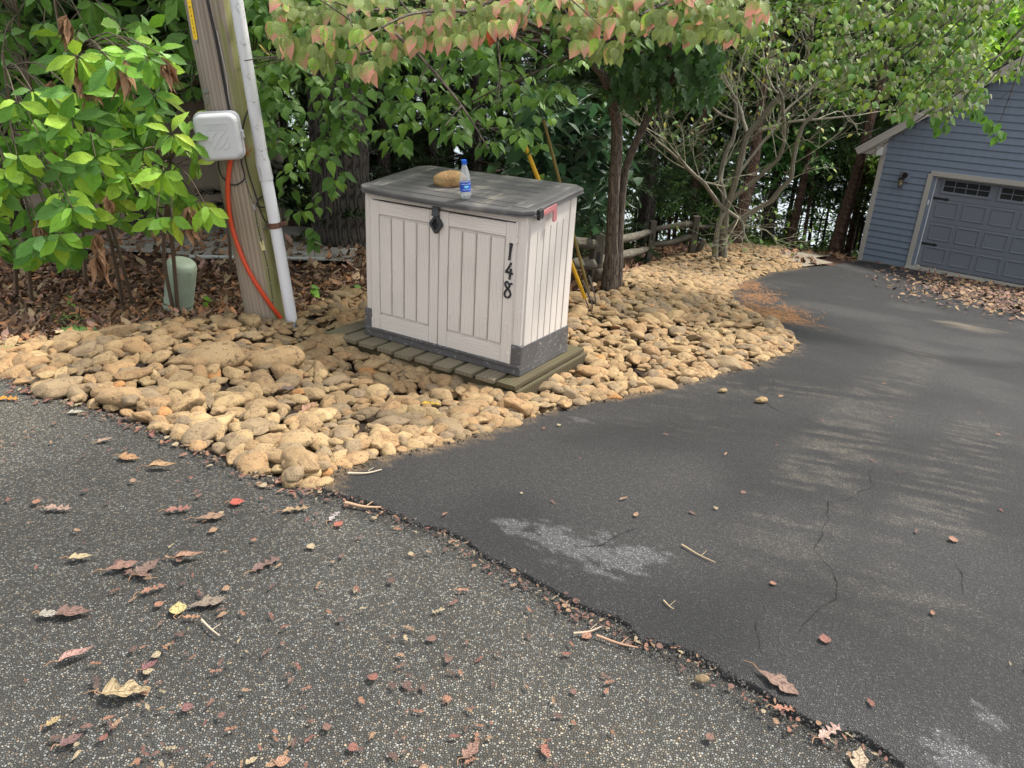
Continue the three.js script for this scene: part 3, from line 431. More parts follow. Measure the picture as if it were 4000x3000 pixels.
{
  const foot = onLid(1820, 776), b = thing('water_bottle', 'half empty clear plastic water bottle with blue cap on the shed lid', 'bottle', foot, null, LIDQ);
  b.scale.setScalar(0.98);
  const prof = [[0.001, 0.006], [0.018, 0.002], [0.026, 0.002], [0.031, 0.012], [0.033, 0.03], [0.0325, 0.045], [0.0335, 0.05], [0.0335, 0.105], [0.0325, 0.112], [0.033, 0.12], [0.031, 0.14], [0.024, 0.172], [0.016, 0.198], [0.0125, 0.208], [0.0125, 0.218]];
  const lath = (P, n = 36) => { const g = new THREE.LatheGeometry(P.map((p) => new THREE.Vector2(...p)), n); const q = g.attributes.position; for (let i = 0; i < q.count; i++) { const y = q.getY(i); if (y < 0.03) { const a = Math.atan2(q.getZ(i), q.getX(i)), k = 1 - 0.16 * (1 - y / 0.03) * (0.5 + 0.5 * Math.cos(a * 5)); q.setX(i, q.getX(i) * k); q.setZ(i, q.getZ(i) * k); } } g.computeVertexNormals(); return g; };
  part(b, 'bottle_wall', lath(prof), mat({ color: rgb(0.93, 0.96, 0.98), transmission: 0.8, thickness: 0, roughness: 0.12, ior: 1.5 }, true));
  part(b, 'water', lath([[0.001, 0.008], [0.022, 0.006], [0.029, 0.014], [0.031, 0.03], [0.031, 0.095], [0.0001, 0.095]]), mat({ color: rgb(0.96, 0.98, 1), transmission: 1, thickness: 0.05, roughness: 0.02, ior: 1.33 }, true));
  const cv = document.createElement('canvas'); cv.width = 1024; cv.height = 288; const c = cv.getContext('2d');
  c.fillStyle = '#1f4fb8'; c.fillRect(0, 0, 1024, 288); c.fillStyle = '#2b68d6'; for (let k = 0; k < 40; k++) c.fillRect(hash(k, 1, 5) * 1024, hash(k, 2, 5) * 288, 60, 3);
  for (const x0 of [230, 742]) { c.fillStyle = '#dfeafa'; c.font = 'bold 42px serif'; c.save(); c.translate(x0, 70); c.fillText('CUMBERLAND GAP', -190, 0); c.restore(); c.fillStyle = '#49b6ee'; c.beginPath(); c.ellipse(x0, 140, 84, 48, 0, 0, 7); c.fill(); c.fillStyle = '#a9e0fa'; c.beginPath(); c.ellipse(x0 - 6, 128, 62, 24, 0, 0, 7); c.fill(); c.fillStyle = '#e8eefc'; c.font = 'bold 34px sans-serif'; c.fillText('SPRING WATER', x0 - 130, 235); c.fillStyle = '#e6ecf6'; c.fillRect(x0 + 170, 150, 74, 112); c.fillStyle = '#5a6a90'; for (let k = 0; k < 8; k++) c.fillRect(x0 + 178, 158 + k * 12, 54, 5); }
  const lt = new THREE.CanvasTexture(cv); lt.colorSpace = THREE.SRGBColorSpace; lt.wrapS = THREE.RepeatWrapping;
  const lg = new THREE.CylinderGeometry(0.0338, 0.0338, 0.057, 40, 1, true); part(b, 'label', lg, mat({ map: lt, roughness: 0.35 }), [0, 0.078, 0], [0, 2.6, 0]);
  const cap = []; cap.push(new THREE.CylinderGeometry(0.0145, 0.015, 0.02, 24)); for (let k = 0; k < 30; k++) { const r = new THREE.BoxGeometry(0.0012, 0.017, 0.001); r.translate(0, 0, 0.0151); r.rotateY(k / 30 * 2 * Math.PI); cap.push(r); } const nr = new THREE.CylinderGeometry(0.0152, 0.0152, 0.004, 24); nr.translate(0, -0.0135, 0); cap.push(nr);
  part(b, 'cap', merge(cap), mat({ color: rgb(0.02, 0.13, 0.62), roughness: 0.4 }), [0, 0.225, 0]);
}
// ---------------------------------------------------------------- utility pole and what hangs on it
const Z2 = (x, y) => [600 + x / 2.37, y / 2.37], Z3p = (x, y) => [600 + x / 2.37, 600 + y / 2.37];
const T_pole = canvasTex(1024, 1024, (u, v) => {
  const g = fbm(u * 90, v * 3, 111, 4, 3), w = fbm(u * 6, v * 2, 112, 4, 2), cr = sst(0.66, 0.76, fbm(u * 48, v * 1, 113, 3, 1));
  let c = mix3([0.13, 0.1, 0.078], [0.5, 0.415, 0.345], clamp(sst(0.2, 0.8, g) * 0.75 + w * 0.3)); c = mix3(c, [0.27, 0.21, 0.13], 0.35 * sst(0.5, 0.8, v < 0.5 ? 1 - 2 * Math.abs(v - 0.25) : 0));
  const m = sst(0.085, 0.13, u + 0.06 * (w - 0.5)) * (1 - sst(0.42, 0.5, u)); c = mix3(c, [0.23, 0.235, 0.085], m * 0.85 * sst(0.3, 0.6, fbm(u * 20, v * 12, 114, 3, 4) + 0.15));
  return mix3(c, [0.03, 0.024, 0.02], cr * 0.8);
});
const T_poleB = canvasTex(1024, 512, (u, v) => clamp(0.2 + fbm(u * 90, v * 3, 111, 4, 3) * 0.7 - 0.7 * sst(0.66, 0.76, fbm(u * 48, v * 1, 113, 3, 1))), false);
T_pole.repeat.set(1 / 0.867, 0.28); T_poleB.repeat.set(1 / 0.867, 0.28);
const PR = 0.138, PB = at(1039, 1240, 5.2), PT0 = at(811, 0, 5.2), PD = PT0.clone().sub(PB).normalize();
const pole = thing('utility_pole', 'weathered grey wooden utility pole with mossy right side and yellow number plate', 'utility pole', PB);
const pl = (p) => { const q = p.clone().sub(PB); return [q.x, q.y, q.z]; };
{
  const pts = []; for (let k = 0; k <= 12; k++) pts.push(PD.clone().multiplyScalar(-0.35 + k * 0.85));
  part(pole, 'post', tube(pts, [PR + 0.002, PR - 0.006, PR - 0.02], 40, 90, 0.012, 3), mat({ map: T_pole, bumpMap: T_poleB, bumpScale: 0.006, roughness: 0.9 }));
}
function onPole(px, py, out = 0) {                                                   // point and outward normal on the pole's surface
  const r = ray(px, py).normalize(), o = EYE.clone().sub(PB), d = PD, rp = r.clone().addScaledVector(d, -r.dot(d)), op = o.clone().addScaledVector(d, -o.dot(d));
  const a = rp.dot(rp), b = 2 * rp.dot(op), c = op.dot(op) - PR * PR, disc = Math.max(0, b * b - 4 * a * c), t = (-b - Math.sqrt(disc)) / (2 * a);
  const p = EYE.clone().addScaledVector(r, t), q = p.clone().sub(PB), n = q.clone().addScaledVector(d, -q.dot(d)).normalize();
  return { p: p.addScaledVector(n, out), n };
}
const frameQ = (n, up) => { const z = n.clone().normalize(), x = up.clone().cross(z).normalize(), y = z.clone().cross(x); return new THREE.Quaternion().setFromRotationMatrix(new THREE.Matrix4().makeBasis(x, y, z)); };
const M_black = mat({ color: rgb(0.012, 0.012, 0.013), roughness: 0.5 }), M_galv = mat({ color: rgb(0.34, 0.34, 0.33), roughness: 0.5, metalness: 0.6 });
{ // yellow number plate, read from the top down
  const a = onPole(...Z2(331, -6), 0.004), b = onPole(...Z2(395, 366), 0.004), L = a.p.distanceTo(b.p), up = a.p.clone().sub(b.p).normalize();
  const cv = document.createElement('canvas'); cv.width = 96; cv.height = 840; const c = cv.getContext('2d'); c.fillStyle = '#f2c511'; c.fillRect(0, 0, 96, 840);
  c.fillStyle = '#c99a10'; c.font = 'bold 34px sans-serif'; c.fillText('POLE', 4, 76);
  c.fillStyle = '#161616'; c.font = 'bold 76px sans-serif'; c.textAlign = 'center'; [...'N14J1451'].forEach((ch, i) => { c.fillText(ch, 48, 190 + i * 87); c.globalAlpha = 0.35; c.fillRect(0, 203 + i * 87, 96, 3); c.globalAlpha = 1; });
  const t = new THREE.CanvasTexture(cv); t.colorSpace = THREE.SRGBColorSpace;
  const g = new RoundedBoxGeometry(0.036, L, 0.003, 1, 0.001), o = part(pole, 'number_plate', g, [0, 0, 0, 0, 1, 0].map((k) => (k ? mat({ map: t, roughness: 0.45 }) : mat({ color: rgb(0.6, 0.4, 0.02), roughness: 0.5 }))), pl(a.p.clone().add(b.p).multiplyScalar(0.5)), null, 'yellow plate with black letters N14J1451');
  o.quaternion.copy(frameQ(a.n.clone().add(b.n), up));
  const k = onPole(...Z2(400, 378), 0.004), e = part(pole, 'nail_tab', box(0.02, 0.014, 0.004, 0.001), M_galv, pl(k.p)); e.quaternion.copy(frameQ(k.n, PD));
  const m = onPole(...Z2(485, 842), 0.003), pm = part(pole, 'metal_tag', box(0.05, 0.024, 0.003, 0.001), M_galv, pl(m.p)); pm.quaternion.copy(frameQ(m.n, PD));
  const ring = new THREE.TorusGeometry(0.011, 0.002, 6, 16), h1 = onPole(...Z2(500, 905), 0.004), h2 = onPole(...Z2(502, 938), 0.004); for (const h of [h1, h2]) { const q = part(pole, 'wire_hook', ring, M_galv, pl(h.p)); q.quaternion.copy(frameQ(h.n, PD)); }
}
const along = (list, conv, out) => list.map(([x, y]) => onPole(...conv(x, y), out).p.sub(PB));
part(pole, 'ground_cable', tube(along([[490, -30], [520, 100], [575, 350], [640, 690], [690, 960], [712, 1060]], Z2, 0.004), 0.0085, 8, 30), M_black);
part(pole, 'wire_moulding', tube(along([[583, 285], [625, 480], [672, 700], [690, 880], [712, 1040]], Z2, 0.002), 0.0045, 6, 20), mat({ color: rgb(0.42, 0.39, 0.35), roughness: 0.7 }));
part(pole, 'ground_wire', tube(along([[850, 230], [880, 350], [925, 470], [955, 640], [990, 790], [1040, 980], [1075, 1180], [1100, 1340], [1105, 1420]], Z3p, 0.003), 0.003, 6, 40), mat({ color: rgb(0.08, 0.07, 0.06), roughness: 0.6 }));
for (const [x, y] of [[848, 245], [905, 430], [960, 665], [990, 770], [1050, 1055], [1080, 1200], [1100, 1355]]) { const q = onPole(...Z3p(x, y), 0.002), g = part(pole, 'staple', box(0.022, 0.005, 0.008, 0.001), M_galv, pl(q.p)); g.quaternion.copy(frameQ(q.n, PD)); }
{ const q = onPole(...Z3p(925, 495), 0.004), gs = []; for (let k = 0; k < 5; k++) { const r = box(0.016, 0.005, 0.012, 0.001); r.translate(0, k * 0.0075 - 0.015, 0); gs.push(r); } const c = part(pole, 'wire_clamp', merge(gs), mat({ color: rgb(0.5, 0.5, 0.5), roughness: 0.4, metalness: 0.5 }), pl(q.p)); c.quaternion.copy(frameQ(q.n, PD)); }
{ const q = onPole(...Z3p(1005, 850), 0.005), c = part(pole, 'paper_tag', box(0.03, 0.068, 0.002, 0.0008), mat({ color: rgb(0.6, 0.52, 0.25), roughness: 0.7 }), pl(q.p), null, 'small yellowed tag'); c.quaternion.copy(frameQ(q.n.clone().add(V(0, 0.2, 0)), PD)); }
// white plastic conduit strapped to the pole
const CL = [[923, -260], [923, 0], [971, 295], [1030, 654], [1073, 870], [1143, 1246]].map(([x, y], i) => at(x - (i ? 0 : 45), y, 5.12));
const conduit = thing('plastic_conduit', 'tall white plastic conduit pipe strapped to the right of the utility pole', 'conduit', CL[5]);
const T_pvc = canvasTex(512, 512, (u, v) => { const a = fbm(u * 6, v * 4, 121, 4, 2), s = sst(0.6, 0.7, fbm(u * 30, v * 30, 122, 3, 10)) * sst(0.5, 0.7, a); let l = 0.66 - 0.08 * a; return mix3([l, l * 1.0, l * 1.02], [0.24, 0.25, 0.2], s * 0.75); });
T_pvc.repeat.set(4, 0.9);
{
  const M_pvcOld = mat({ map: T_pvc, roughness: 0.5 }), M_pvc = mat({ color: rgb(0.74, 0.75, 0.78), roughness: 0.4 });
  const q = (p) => p.clone().sub(CL[5]); const dirU = CL[1].clone().sub(CL[3]).normalize();
  part(conduit, 'upper_pipe', tube([q(CL[1].clone().addScaledVector(dirU, 5.5)), q(CL[1]), q(CL[3])], 0.0395, 24, 24), M_pvcOld, null, null, 'scuffed upper pipe');
  const cd = CL[3].clone().sub(CL[4]).normalize(), c0 = CL[3].clone().addScaledVector(cd, 0.09), c1 = at(1041, 703, 5.12);
  part(conduit, 'coupling', tube([q(c0), q(c0.clone().lerp(c1, 0.25)), q(c0.clone().lerp(c1, 0.26)), q(c1)], [0.0405, 0.0455, 0.046, 0.046], 24, 12), M_pvcOld);
  part(conduit, 'lower_pipe', tube([q(c1.clone().addScaledVector(cd, 0.02)), q(CL[4]), q(V(CL[5].x, CL[5].y - 0.15, CL[5].z))], 0.0405, 24, 16), M_pvc);
  const s = at(...Z3p(1122, 660), 5.12), rust = mat({ map: canvasTex(64, 64, (u, v) => mix3([0.05, 0.03, 0.025], [0.2, 0.09, 0.05], fbm(u * 8, v * 8, 7, 3, 8))), roughness: 0.8 });
  const band = tube([q(s.clone().addScaledVector(cd, 0.019)), q(s.clone().addScaledVector(cd, -0.019))], 0.0455, 28, 1); part(conduit, 'strap', band, rust, null, null, 'rusty strap');
  const ear = box(0.06, 0.032, 0.008, 0.002); const e = part(conduit, 'strap_ear', ear, rust, (() => { const p = q(s); return [p.x + 0.062, p.y + 0.012, p.z + 0.012]; })(), [0, 0.3, 0.2]);
  part(conduit, 'bolt', uvm(new THREE.CylinderGeometry(0.009, 0.009, 0.03, 6)), rust, [e.position.x, e.position.y, e.position.z + 0.004], [1.57, 0, 0]);
  const br = box(0.14, 0.006, 0.035, 0.002); part(conduit, 'bracket', merge([br, moved(box(0.14, 0.03, 0.005, 0.002), 0, 0.014, -0.016)]), mat({ color: rgb(0.13, 0.12, 0.09), roughness: 0.7, metalness: 0.3 }), (() => { const p = q(at(...Z3p(1015, 690), 5.14)); return [p.x, p.y, p.z]; })(), [0, 0.2, 0.02]);
}
// orange flexible conduit
{
  const pts = [[732, -8], [718, 62], [702, 250], [706, 420], [735, 640], [800, 860], [880, 1060], [990, 1260], [1085, 1410], [1162, 1528]].map(([x, y]) => onPole(...Z3p(x, y), 0.018).p); pts.push(pts[pts.length - 1].clone().add(V(0.03, -0.12, 0.02)));
  solo('orange_conduit', tube(pts, 0.0158, 14, 80), mat({ color: rgb(0.62, 0.07, 0.022), roughness: 0.42 }), 'orange flexible cable duct curving down the pole from the grey box', 'cable duct');
}
{
  const a = [[640, -30], [612, 90], [640, 200], [690, 258], [745, 286], [800, 270], [838, 225], [812, 90], [800, 0]].map(([x, y]) => onPole(...Z3p(x, y), 0.012).p);
  const b = [[836, 20], [870, 170], [915, 320], [955, 450], [985, 545], [1020, 625], [1045, 640], [1055, 590], [1042, 520], [1005, 497], [960, 490], [945, 470], [955, 430], [985, 400], [1015, 405], [1032, 430]].map(([x, y]) => onPole(...Z3p(x, y), 0.014).p);
  const c = [[868, 1010], [840, 1090], [820, 1180], [806, 1260]].map(([x, y]) => onPole(...Z2(x, y), 0.01).p);
  const t = thing('black_cable', 'thin black cable looping below and beside the grey box on the pole', 'cable');
  for (const q of [a, b, c]) part(t, 'cable_run', tube(q, 0.0045, 7, 70), M_black);
}
{ // grey plastic network box
  const cpos = at(857, 532, 5.0), n = V(0.2, 0.02, 1).normalize(), q = frameQ(n, PD), b = thing('utility_box', 'light grey plastic network box with rounded corners fixed to the utility pole', 'utility box', cpos, null, q);
  const w = 0.272, h = 0.288, M_box = mat({ color: rgb(0.55, 0.555, 0.565), roughness: 0.45, bumpMap: T_grit, bumpScale: 0.0006 });
  const rr = (hw, hh, r) => { const s = new THREE.Shape(); s.moveTo(-hw + r, -hh); s.lineTo(hw - r, -hh); s.absarc(hw - r, -hh + r, r, -Math.PI / 2, 0); s.lineTo(hw, hh - r); s.absarc(hw - r, hh - r, r, 0, Math.PI / 2); s.lineTo(-hw + r, hh); s.absarc(-hw + r, hh - r, r, Math.PI / 2, Math.PI); s.lineTo(-hw, -hh + r); s.absarc(-hw + r, -hh + r, r, Math.PI, 1.5 * Math.PI); return s; };
  const cover = new THREE.ExtrudeGeometry(rr(w / 2 - 0.03, h / 2 - 0.03, 0.028), { depth: 0.022, bevelEnabled: true, bevelSize: 0.028, bevelThickness: 0.03, bevelSegments: 6, curveSegments: 8 }); part(b, 'cover', uvm(cover), M_box, [0, 0, 0.03]);
  const back = new THREE.ExtrudeGeometry(rr(w / 2 + 0.002, h / 2 + 0.002, 0.05), { depth: 0.036, bevelEnabled: true, bevelSize: 0.003, bevelThickness: 0.003, bevelSegments: 1, curveSegments: 8 }); part(b, 'back_shell', uvm(back), M_box, [0, 0, -0.036]);
  for (const y of [0.068, -0.062]) { const g = merge([moved(uvm(new THREE.CylinderGeometry(0.006, 0.006, 0.05, 10)), -w / 2 - 0.006, y, 0.004), moved(box(0.02, 0.008, 0.02, 0.002), -w / 2, y + 0.014, 0.004), moved(box(0.02, 0.008, 0.02, 0.002), -w / 2, y - 0.014, 0.004)]); part(b, 'hinge', g, M_box); }
  const lug = merge([moved(box(0.024, 0.05, 0.02, 0.005), w / 2 + 0.006, 0.008, 0.006), moved(uvm(new THREE.CylinderGeometry(0.013, 0.013, 0.012, 16)), w / 2 + 0.006, 0.018, 0.018, Math.PI / 2)]); part(b, 'latch', lug, M_box);
  part(b, 'screw', uvm(new THREE.CylinderGeometry(0.006, 0.006, 0.004, 6)), M_galv, [w / 2 + 0.006, 0.018, 0.025], [Math.PI / 2, 0, 0]);
  // raised emblem on the cover: name bar and leaf-like curved blades
  const zf = 0.0815, bar = rr(0.072, 0.019, 0.008), inner = rr(0.069, 0.016, 0.006); bar.holes.push(new THREE.Path(inner.getPoints(6)));
  part(b, 'emblem', uvm(new THREE.ExtrudeGeometry(bar, { depth: 0.0035, bevelEnabled: false })), M_box, [0, 0.066, zf]);
  const { FontLoader } = await import('three/addons/loaders/FontLoader.js'), { TextGeometry } = await import('three/addons/geometries/TextGeometry.js');
  const font = await new FontLoader().loadAsync('fonts/droid/droid_sans_bold.typeface.json'), tg = new TextGeometry('XFINITY', { font, size: 0.019, depth: 0.0035, curveSegments: 3 }); tg.center(); part(b, 'lettering', uvm(tg), M_box, [0, 0.066, zf + 0.001]);
  const blade = (p0, p1, p2, q1) => { const s = new THREE.Shape(); s.moveTo(...p0); s.quadraticCurveTo(p1[0], p1[1], ...p2); s.quadraticCurveTo(q1[0], q1[1], ...p0); return uvm(new THREE.ExtrudeGeometry(s, { depth: 0.004, bevelEnabled: true, bevelSize: 0.0015, bevelThickness: 0.0015, bevelSegments: 1, curveSegments: 10 })); };
  for (const a of [[[-0.045, 0.036], [-0.05, 0.005], [-0.062, -0.03], [-0.02, 0.028]], [[0.005, 0.036], [-0.05, 0.02], [-0.048, -0.042], [-0.02, 0.025]], [[0.055, 0.036], [0.0, 0.02], [-0.035, -0.07], [0.03, 0.02]], [[0.06, 0.012], [0.055, -0.04], [-0.01, -0.07], [0.02, -0.035]], [[0.065, -0.03], [0.06, -0.055], [0.025, -0.07], [0.062, -0.07]]]) part(b, 'emblem', blade(...a), M_box, [0.0, -0.002, zf - 0.001]);
}
{ // splintered wood knot under the box
  const q = onPole(...Z2(855, 1390), 0.004), gs = []; for (let k = 0; k < 9; k++) { const g = box(0.006, 0.05 + 0.03 * hash(k, 1, 2), 0.006, 0.001); moved(g, (hash(k, 2, 2) - 0.5) * 0.035, (hash(k, 3, 2) - 0.5) * 0.03, hash(k, 4, 2) * 0.012, hash(k, 5, 2) * 0.6, 0, (hash(k, 6, 2) - 0.5) * 1.2); gs.push(g); }
  const o = part(pole, 'splinters', merge(gs), mat({ color: rgb(0.42, 0.19, 0.06), roughness: 0.9 }), pl(q.p)); o.quaternion.copy(frameQ(q.n, PD)); o.userData.kind = 'stuff';
}
// green cable pedestal with its cover askew
{
  const p0 = gp(...Z3p(240, 1470)), t = thing('cable_pedestal', 'pale green plastic cable pedestal with crooked cover beside the shrub stems', 'pedestal', p0);
  const T = canvasTex(256, 256, (u, v) => { const a = fbm(u * 8, v * 8, 131, 4, 8), l = 0.4 + 0.12 * a; return mix3([l * 0.92, l * 1.12, l * 0.86], [0.42, 0.42, 0.28], 0.5 * sst(0.62, 0.75, fbm(u * 20, v * 20, 133, 3, 20))); }); T.repeat.set(3, 3);
  const M = mat({ map: T, roughness: 0.55 }); const lath = (P) => { const g = new THREE.LatheGeometry(P.map((q) => new THREE.Vector2(...q)), 36); return uvm(g); };
  part(t, 'base', lath([[0.104, -0.1], [0.107, 0.05], [0.11, 0.052], [0.11, 0.085], [0.106, 0.088], [0.1, 0.088], [0.1, -0.1]]), M);
  part(t, 'inner_core', uvm(new THREE.CylinderGeometry(0.085, 0.085, 0.1, 24)), M_black, [0, 0.08, 0]);
  const cover = part(t, 'cover', lath([[0.106, 0], [0.112, 0.002], [0.112, 0.02], [0.108, 0.03], [0.113, 0.28], [0.112, 0.315], [0.104, 0.345], [0.085, 0.362], [0.05, 0.37], [0.001, 0.372]]), M, [0.01, 0.085, 0], [0.08, 0, -0.27]);
  for (const a of [0.1, 0.9]) { const s = box(0.03, 0.003, 0.004, 0.001); part(cover, 'slot', s, M_black, [Math.sin(a) * 0.111, 0.3, Math.cos(a) * 0.111], [0, a, 0]); }
  part(t, 'bolt', uvm(new THREE.SphereGeometry(0.008, 10, 8)), M_galv, [-0.05, 0.065, 0.098]);
  part(t, 'number_sticker', box(0.024, 0.03, 0.002, 0.0005), mat({ color: rgb(0.7, 0.7, 0.68), roughness: 0.5 }), [-0.07, 0.03, 0.088], [0, -0.68, 0]);
}
const M_rod = mat({ color: rgb(0.12, 0.115, 0.11), roughness: 0.6, metalness: 0.4 });
// two guy wires with yellow guards
for (const [i, ax, ay, D, topY, tx, ty, r, col, label] of [[0, 2288, 1172, 6.3, 5.8, 2061, 545, 0.017, [0.62, 0.36, 0.015], 'bright yellow guy wire guard leaning behind the right side of the shed'], [1, 2302, 1152, 6.35, 8.7, 2145, 467, 0.013, [0.17, 0.13, 0.035], 'old dull olive yellow guy wire guard, thinner one of two']]) {
  const a = at(ax, ay, D), e = PB.clone().addScaledVector(PD, (topY + 0.44)), dir = e.clone().sub(a).normalize(); let best = 0, bd = 1e9; for (let s = 0; s < 5; s += 0.01) { const q = pixelOf(a.clone().addScaledVector(dir, s)); if (Math.abs(q[1] - ty) < bd) { bd = Math.abs(q[1] - ty); best = s; } }
  const t = thing('guy_wire', label, 'guy wire', a), P = (s) => dir.clone().multiplyScalar(s);
  part(t, 'wire', tube([P(-0.2), P(e.distanceTo(a))], 0.005, 6, 1), mat({ color: rgb(0.08, 0.08, 0.08), roughness: 0.5, metalness: 0.5 }));
  part(t, 'guard', tube([P(0.02), P(best / 2), P(best)], r, 12, 8), mat({ color: rgb(...col), roughness: i ? 0.8 : 0.5 }));
  const rod = V(0.05, -1, 0.02).normalize(); part(t, 'anchor_rod', tube([P(0.12).add(V(0.045, 0, 0.02)), P(-0.05).add(V(0.05, -0.05, 0.02)), rod.multiplyScalar(0.4)], 0.006, 6, 6), M_rod);
  part(t, 'turnbuckle', tube([P(0.05).add(V(0.045, 0, 0.02)), P(0.2).add(V(0.04, 0, 0.02))], 0.009, 8, 2), M_rod);
}
// ---------------------------------------------------------------- garage
const GQ = new THREE.Quaternion().setFromRotationMatrix(new THREE.Matrix4().makeBasis(GE, V(0, 1, 0), GN));
const garage = thing('garage', 'blue grey clapboard garage with beige trim and a grey panelled door', 'garage', G0, null, GQ);
{
  const T_sd = canvasTex(256, 256, (u, v) => { const a = fbm(u * 4, v * 20, 141, 3, 4), l = 0.93 + 0.14 * (a - 0.5); return [0.172 * l, 0.21 * l, 0.27 * l]; });
  const M_sid = mat({ map: T_sd, roughness: 0.6 }), M_trim = mat({ color: rgb(0.4, 0.37, 0.33), roughness: 0.6 }), M_trimW = mat({ color: rgb(0.62, 0.62, 0.6), roughness: 0.55 });
  const M_door = mat({ color: rgb(0.165, 0.178, 0.21), roughness: 0.5 }), M_glass = mat({ color: rgb(0.02, 0.024, 0.026), roughness: 0.08 }), M_hinge = mat({ color: rgb(0.012, 0.012, 0.014), roughness: 0.5 }), M_roof = mat({ map: canvasTex(128, 128, (u, v) => 0.02 + 0.03 * fbm(u * 40, v * 40, 9, 2, 40)), roughness: 0.95 });
  const P = (name, w, h, d, x, y, z, m, par = garage, r = 0.004) => { const g = box(w, h, d, r, true); moved(g, x, y, z); return part(par, name, g, m); };
  const WID = 7.3, PEAK = 3.65, SL = 0.74, EY = 2.5, DEEP = 7, dl = 1.17, dr = 6.13;
  // walls behind the boards
  const sh = new THREE.Shape(); [[0, -0.3], [dl, -0.3], [dl, 2.13], [dr, 2.13], [dr, -0.3], [WID, -0.3], [WID, EY + 0.25], [PEAK, EY + 0.25 + PEAK * SL], [0, EY + 0.25]].forEach(([x, y], k) => (k ? sh.lineTo(x, y) : sh.moveTo(x, y)));
  const fg = new THREE.ExtrudeGeometry(sh, { depth: 0.12, bevelEnabled: false }); fg.translate(0, 0, -0.14); const front = part(garage, 'front_wall', uvm(fg), M_sid);
  P('side_wall', 0.12, EY + 0.3, DEEP, 0.06, (EY - 0.3) / 2, -DEEP / 2 - 0.15, M_sid); P('side_wall', 0.12, EY + 0.3, DEEP, WID - 0.06, (EY - 0.3) / 2, -DEEP / 2 - 0.15, M_sid); P('back_wall', WID, EY + 0.3, 0.12, WID / 2, (EY - 0.3) / 2, -DEEP - 0.2, M_sid);
  // clapboards: each a wedge with its lower edge proud
  const clap = (x0, x1, y) => { const e = 0.1435, s = new THREE.Shape(); s.moveTo(0, 0); s.lineTo(0.028, 0); s.lineTo(0.03, 0.006); s.lineTo(0.006, e + 0.006); s.lineTo(0, e + 0.006); s.closePath(); const g = new THREE.ExtrudeGeometry(s, { depth: x1 - x0, bevelEnabled: false }); g.rotateY(Math.PI / 2); g.scale(1, 1, -1); g.rotateY(0); const p = g.attributes.position, idx = []; for (let i = 0; i < p.count; i += 3) idx.push(i, i + 2, i + 1); const q = g.index ? g.toNonIndexed() : g; const a = q.attributes.position.array.slice(); for (let i = 0; i < a.length; i += 9) for (let k = 0; k < 3; k++) { const t = a[i + 3 + k]; a[i + 3 + k] = a[i + 6 + k]; a[i + 6 + k] = t; } q.setAttribute('position', new THREE.BufferAttribute(a, 3)); q.deleteAttribute('normal'); q.computeVertexNormals(); moved(q, x0, y, -0.018); part(front, 'clapboard', uvm(q, true), M_sid); };
  for (let k = 0; k < 40; k++) {
    const y = 0.03 + k * 0.1435; let x0 = 0.03; const ym = y + 0.08; if (ym > EY + 0.25) x0 = (ym - EY - 0.25) / SL + 0.01; const x1 = WID - x0; if (x1 - x0 < 0.2) break;
    if (y + 0.1 < 2.15) { clap(0.03, 1.0, y); clap(dr + 0.17, x1, y); } else clap(x0, x1, y);
  }
  // corner boards, door casing
  P('corner_board', 0.1, EY + 0.2, 0.03, -0.01, EY / 2 - 0.1, 0.012, M_trim); P('corner_board', 0.1, EY + 0.2, 0.03, WID + 0.01, EY / 2 - 0.1, 0.012, M_trim);
  const casing = new THREE.Group(); casing.name = 'door_frame'; garage.add(casing);
  P('jamb', 0.1, 2.2, 0.045, 1.05, 1.06, 0.015, M_trim, casing); P('jamb', 0.1, 2.2, 0.045, dr + 0.12, 1.06, 0.015, M_trim, casing); P('head_trim', dr - 1.0 + 0.07, 0.1, 0.047, (1.05 + dr + 0.12) / 2, 2.17, 0.016, M_trim, casing);
  P('stop', 0.075, 2.08, 0.1, 1.14, 1.06, -0.09, M_trimW, casing); P('stop', 0.075, 2.08, 0.1, dr + 0.03, 1.06, -0.09, M_trimW, casing); P('stop', dr - dl, 0.05, 0.1, (dl + dr) / 2, 2.105, -0.09, M_trim, casing);
  P('keypad', 0.035, 0.11, 0.025, 1.13, 1.54, -0.03, M_trimW);
  // sectional door
  const door = new THREE.Group(); door.name = 'garage_door'; door.position.set(0, 0, -0.13); garage.add(door);
  const y0 = 0.1, shh = 0.505; for (let k = 0; k < 4; k++) P('door_section', dr - dl - 0.01, shh - 0.004, 0.04, (dl + dr) / 2, y0 + shh * (k + 0.5), -0.02, M_door, door, 0.006);
  const ringG = (w, h, t, d) => { const s = new THREE.Shape(); s.moveTo(-w / 2, -h / 2); s.lineTo(w / 2, -h / 2); s.lineTo(w / 2, h / 2); s.lineTo(-w / 2, h / 2); s.closePath(); const q = new THREE.Path(); q.moveTo(-w / 2 + t, -h / 2 + t); q.lineTo(-w / 2 + t, h / 2 - t); q.lineTo(w / 2 - t, h / 2 - t); q.lineTo(w / 2 - t, -h / 2 + t); q.closePath(); s.holes.push(q); return uvm(new THREE.ExtrudeGeometry(s, { depth: d, bevelEnabled: true, bevelSize: 0.006, bevelThickness: 0.006, bevelSegments: 1 })); };
  const pane = ringG(0.44, 0.345, 0.018, 0.004);
  for (let r = 0; r < 3; r++) for (let c = 0; c < 9; c++) { const x = 1.505 + c * 0.5375; if (x > dr - 0.25) break; part(door, 'raised_panel', pane, M_door, [x, 0.39 + r * 0.511, 0.004]); }
  const wf = ringG(0.98, 0.33, 0.03, 0.008), mun = mat({ color: rgb(0.22, 0.24, 0.27), roughness: 0.5 });
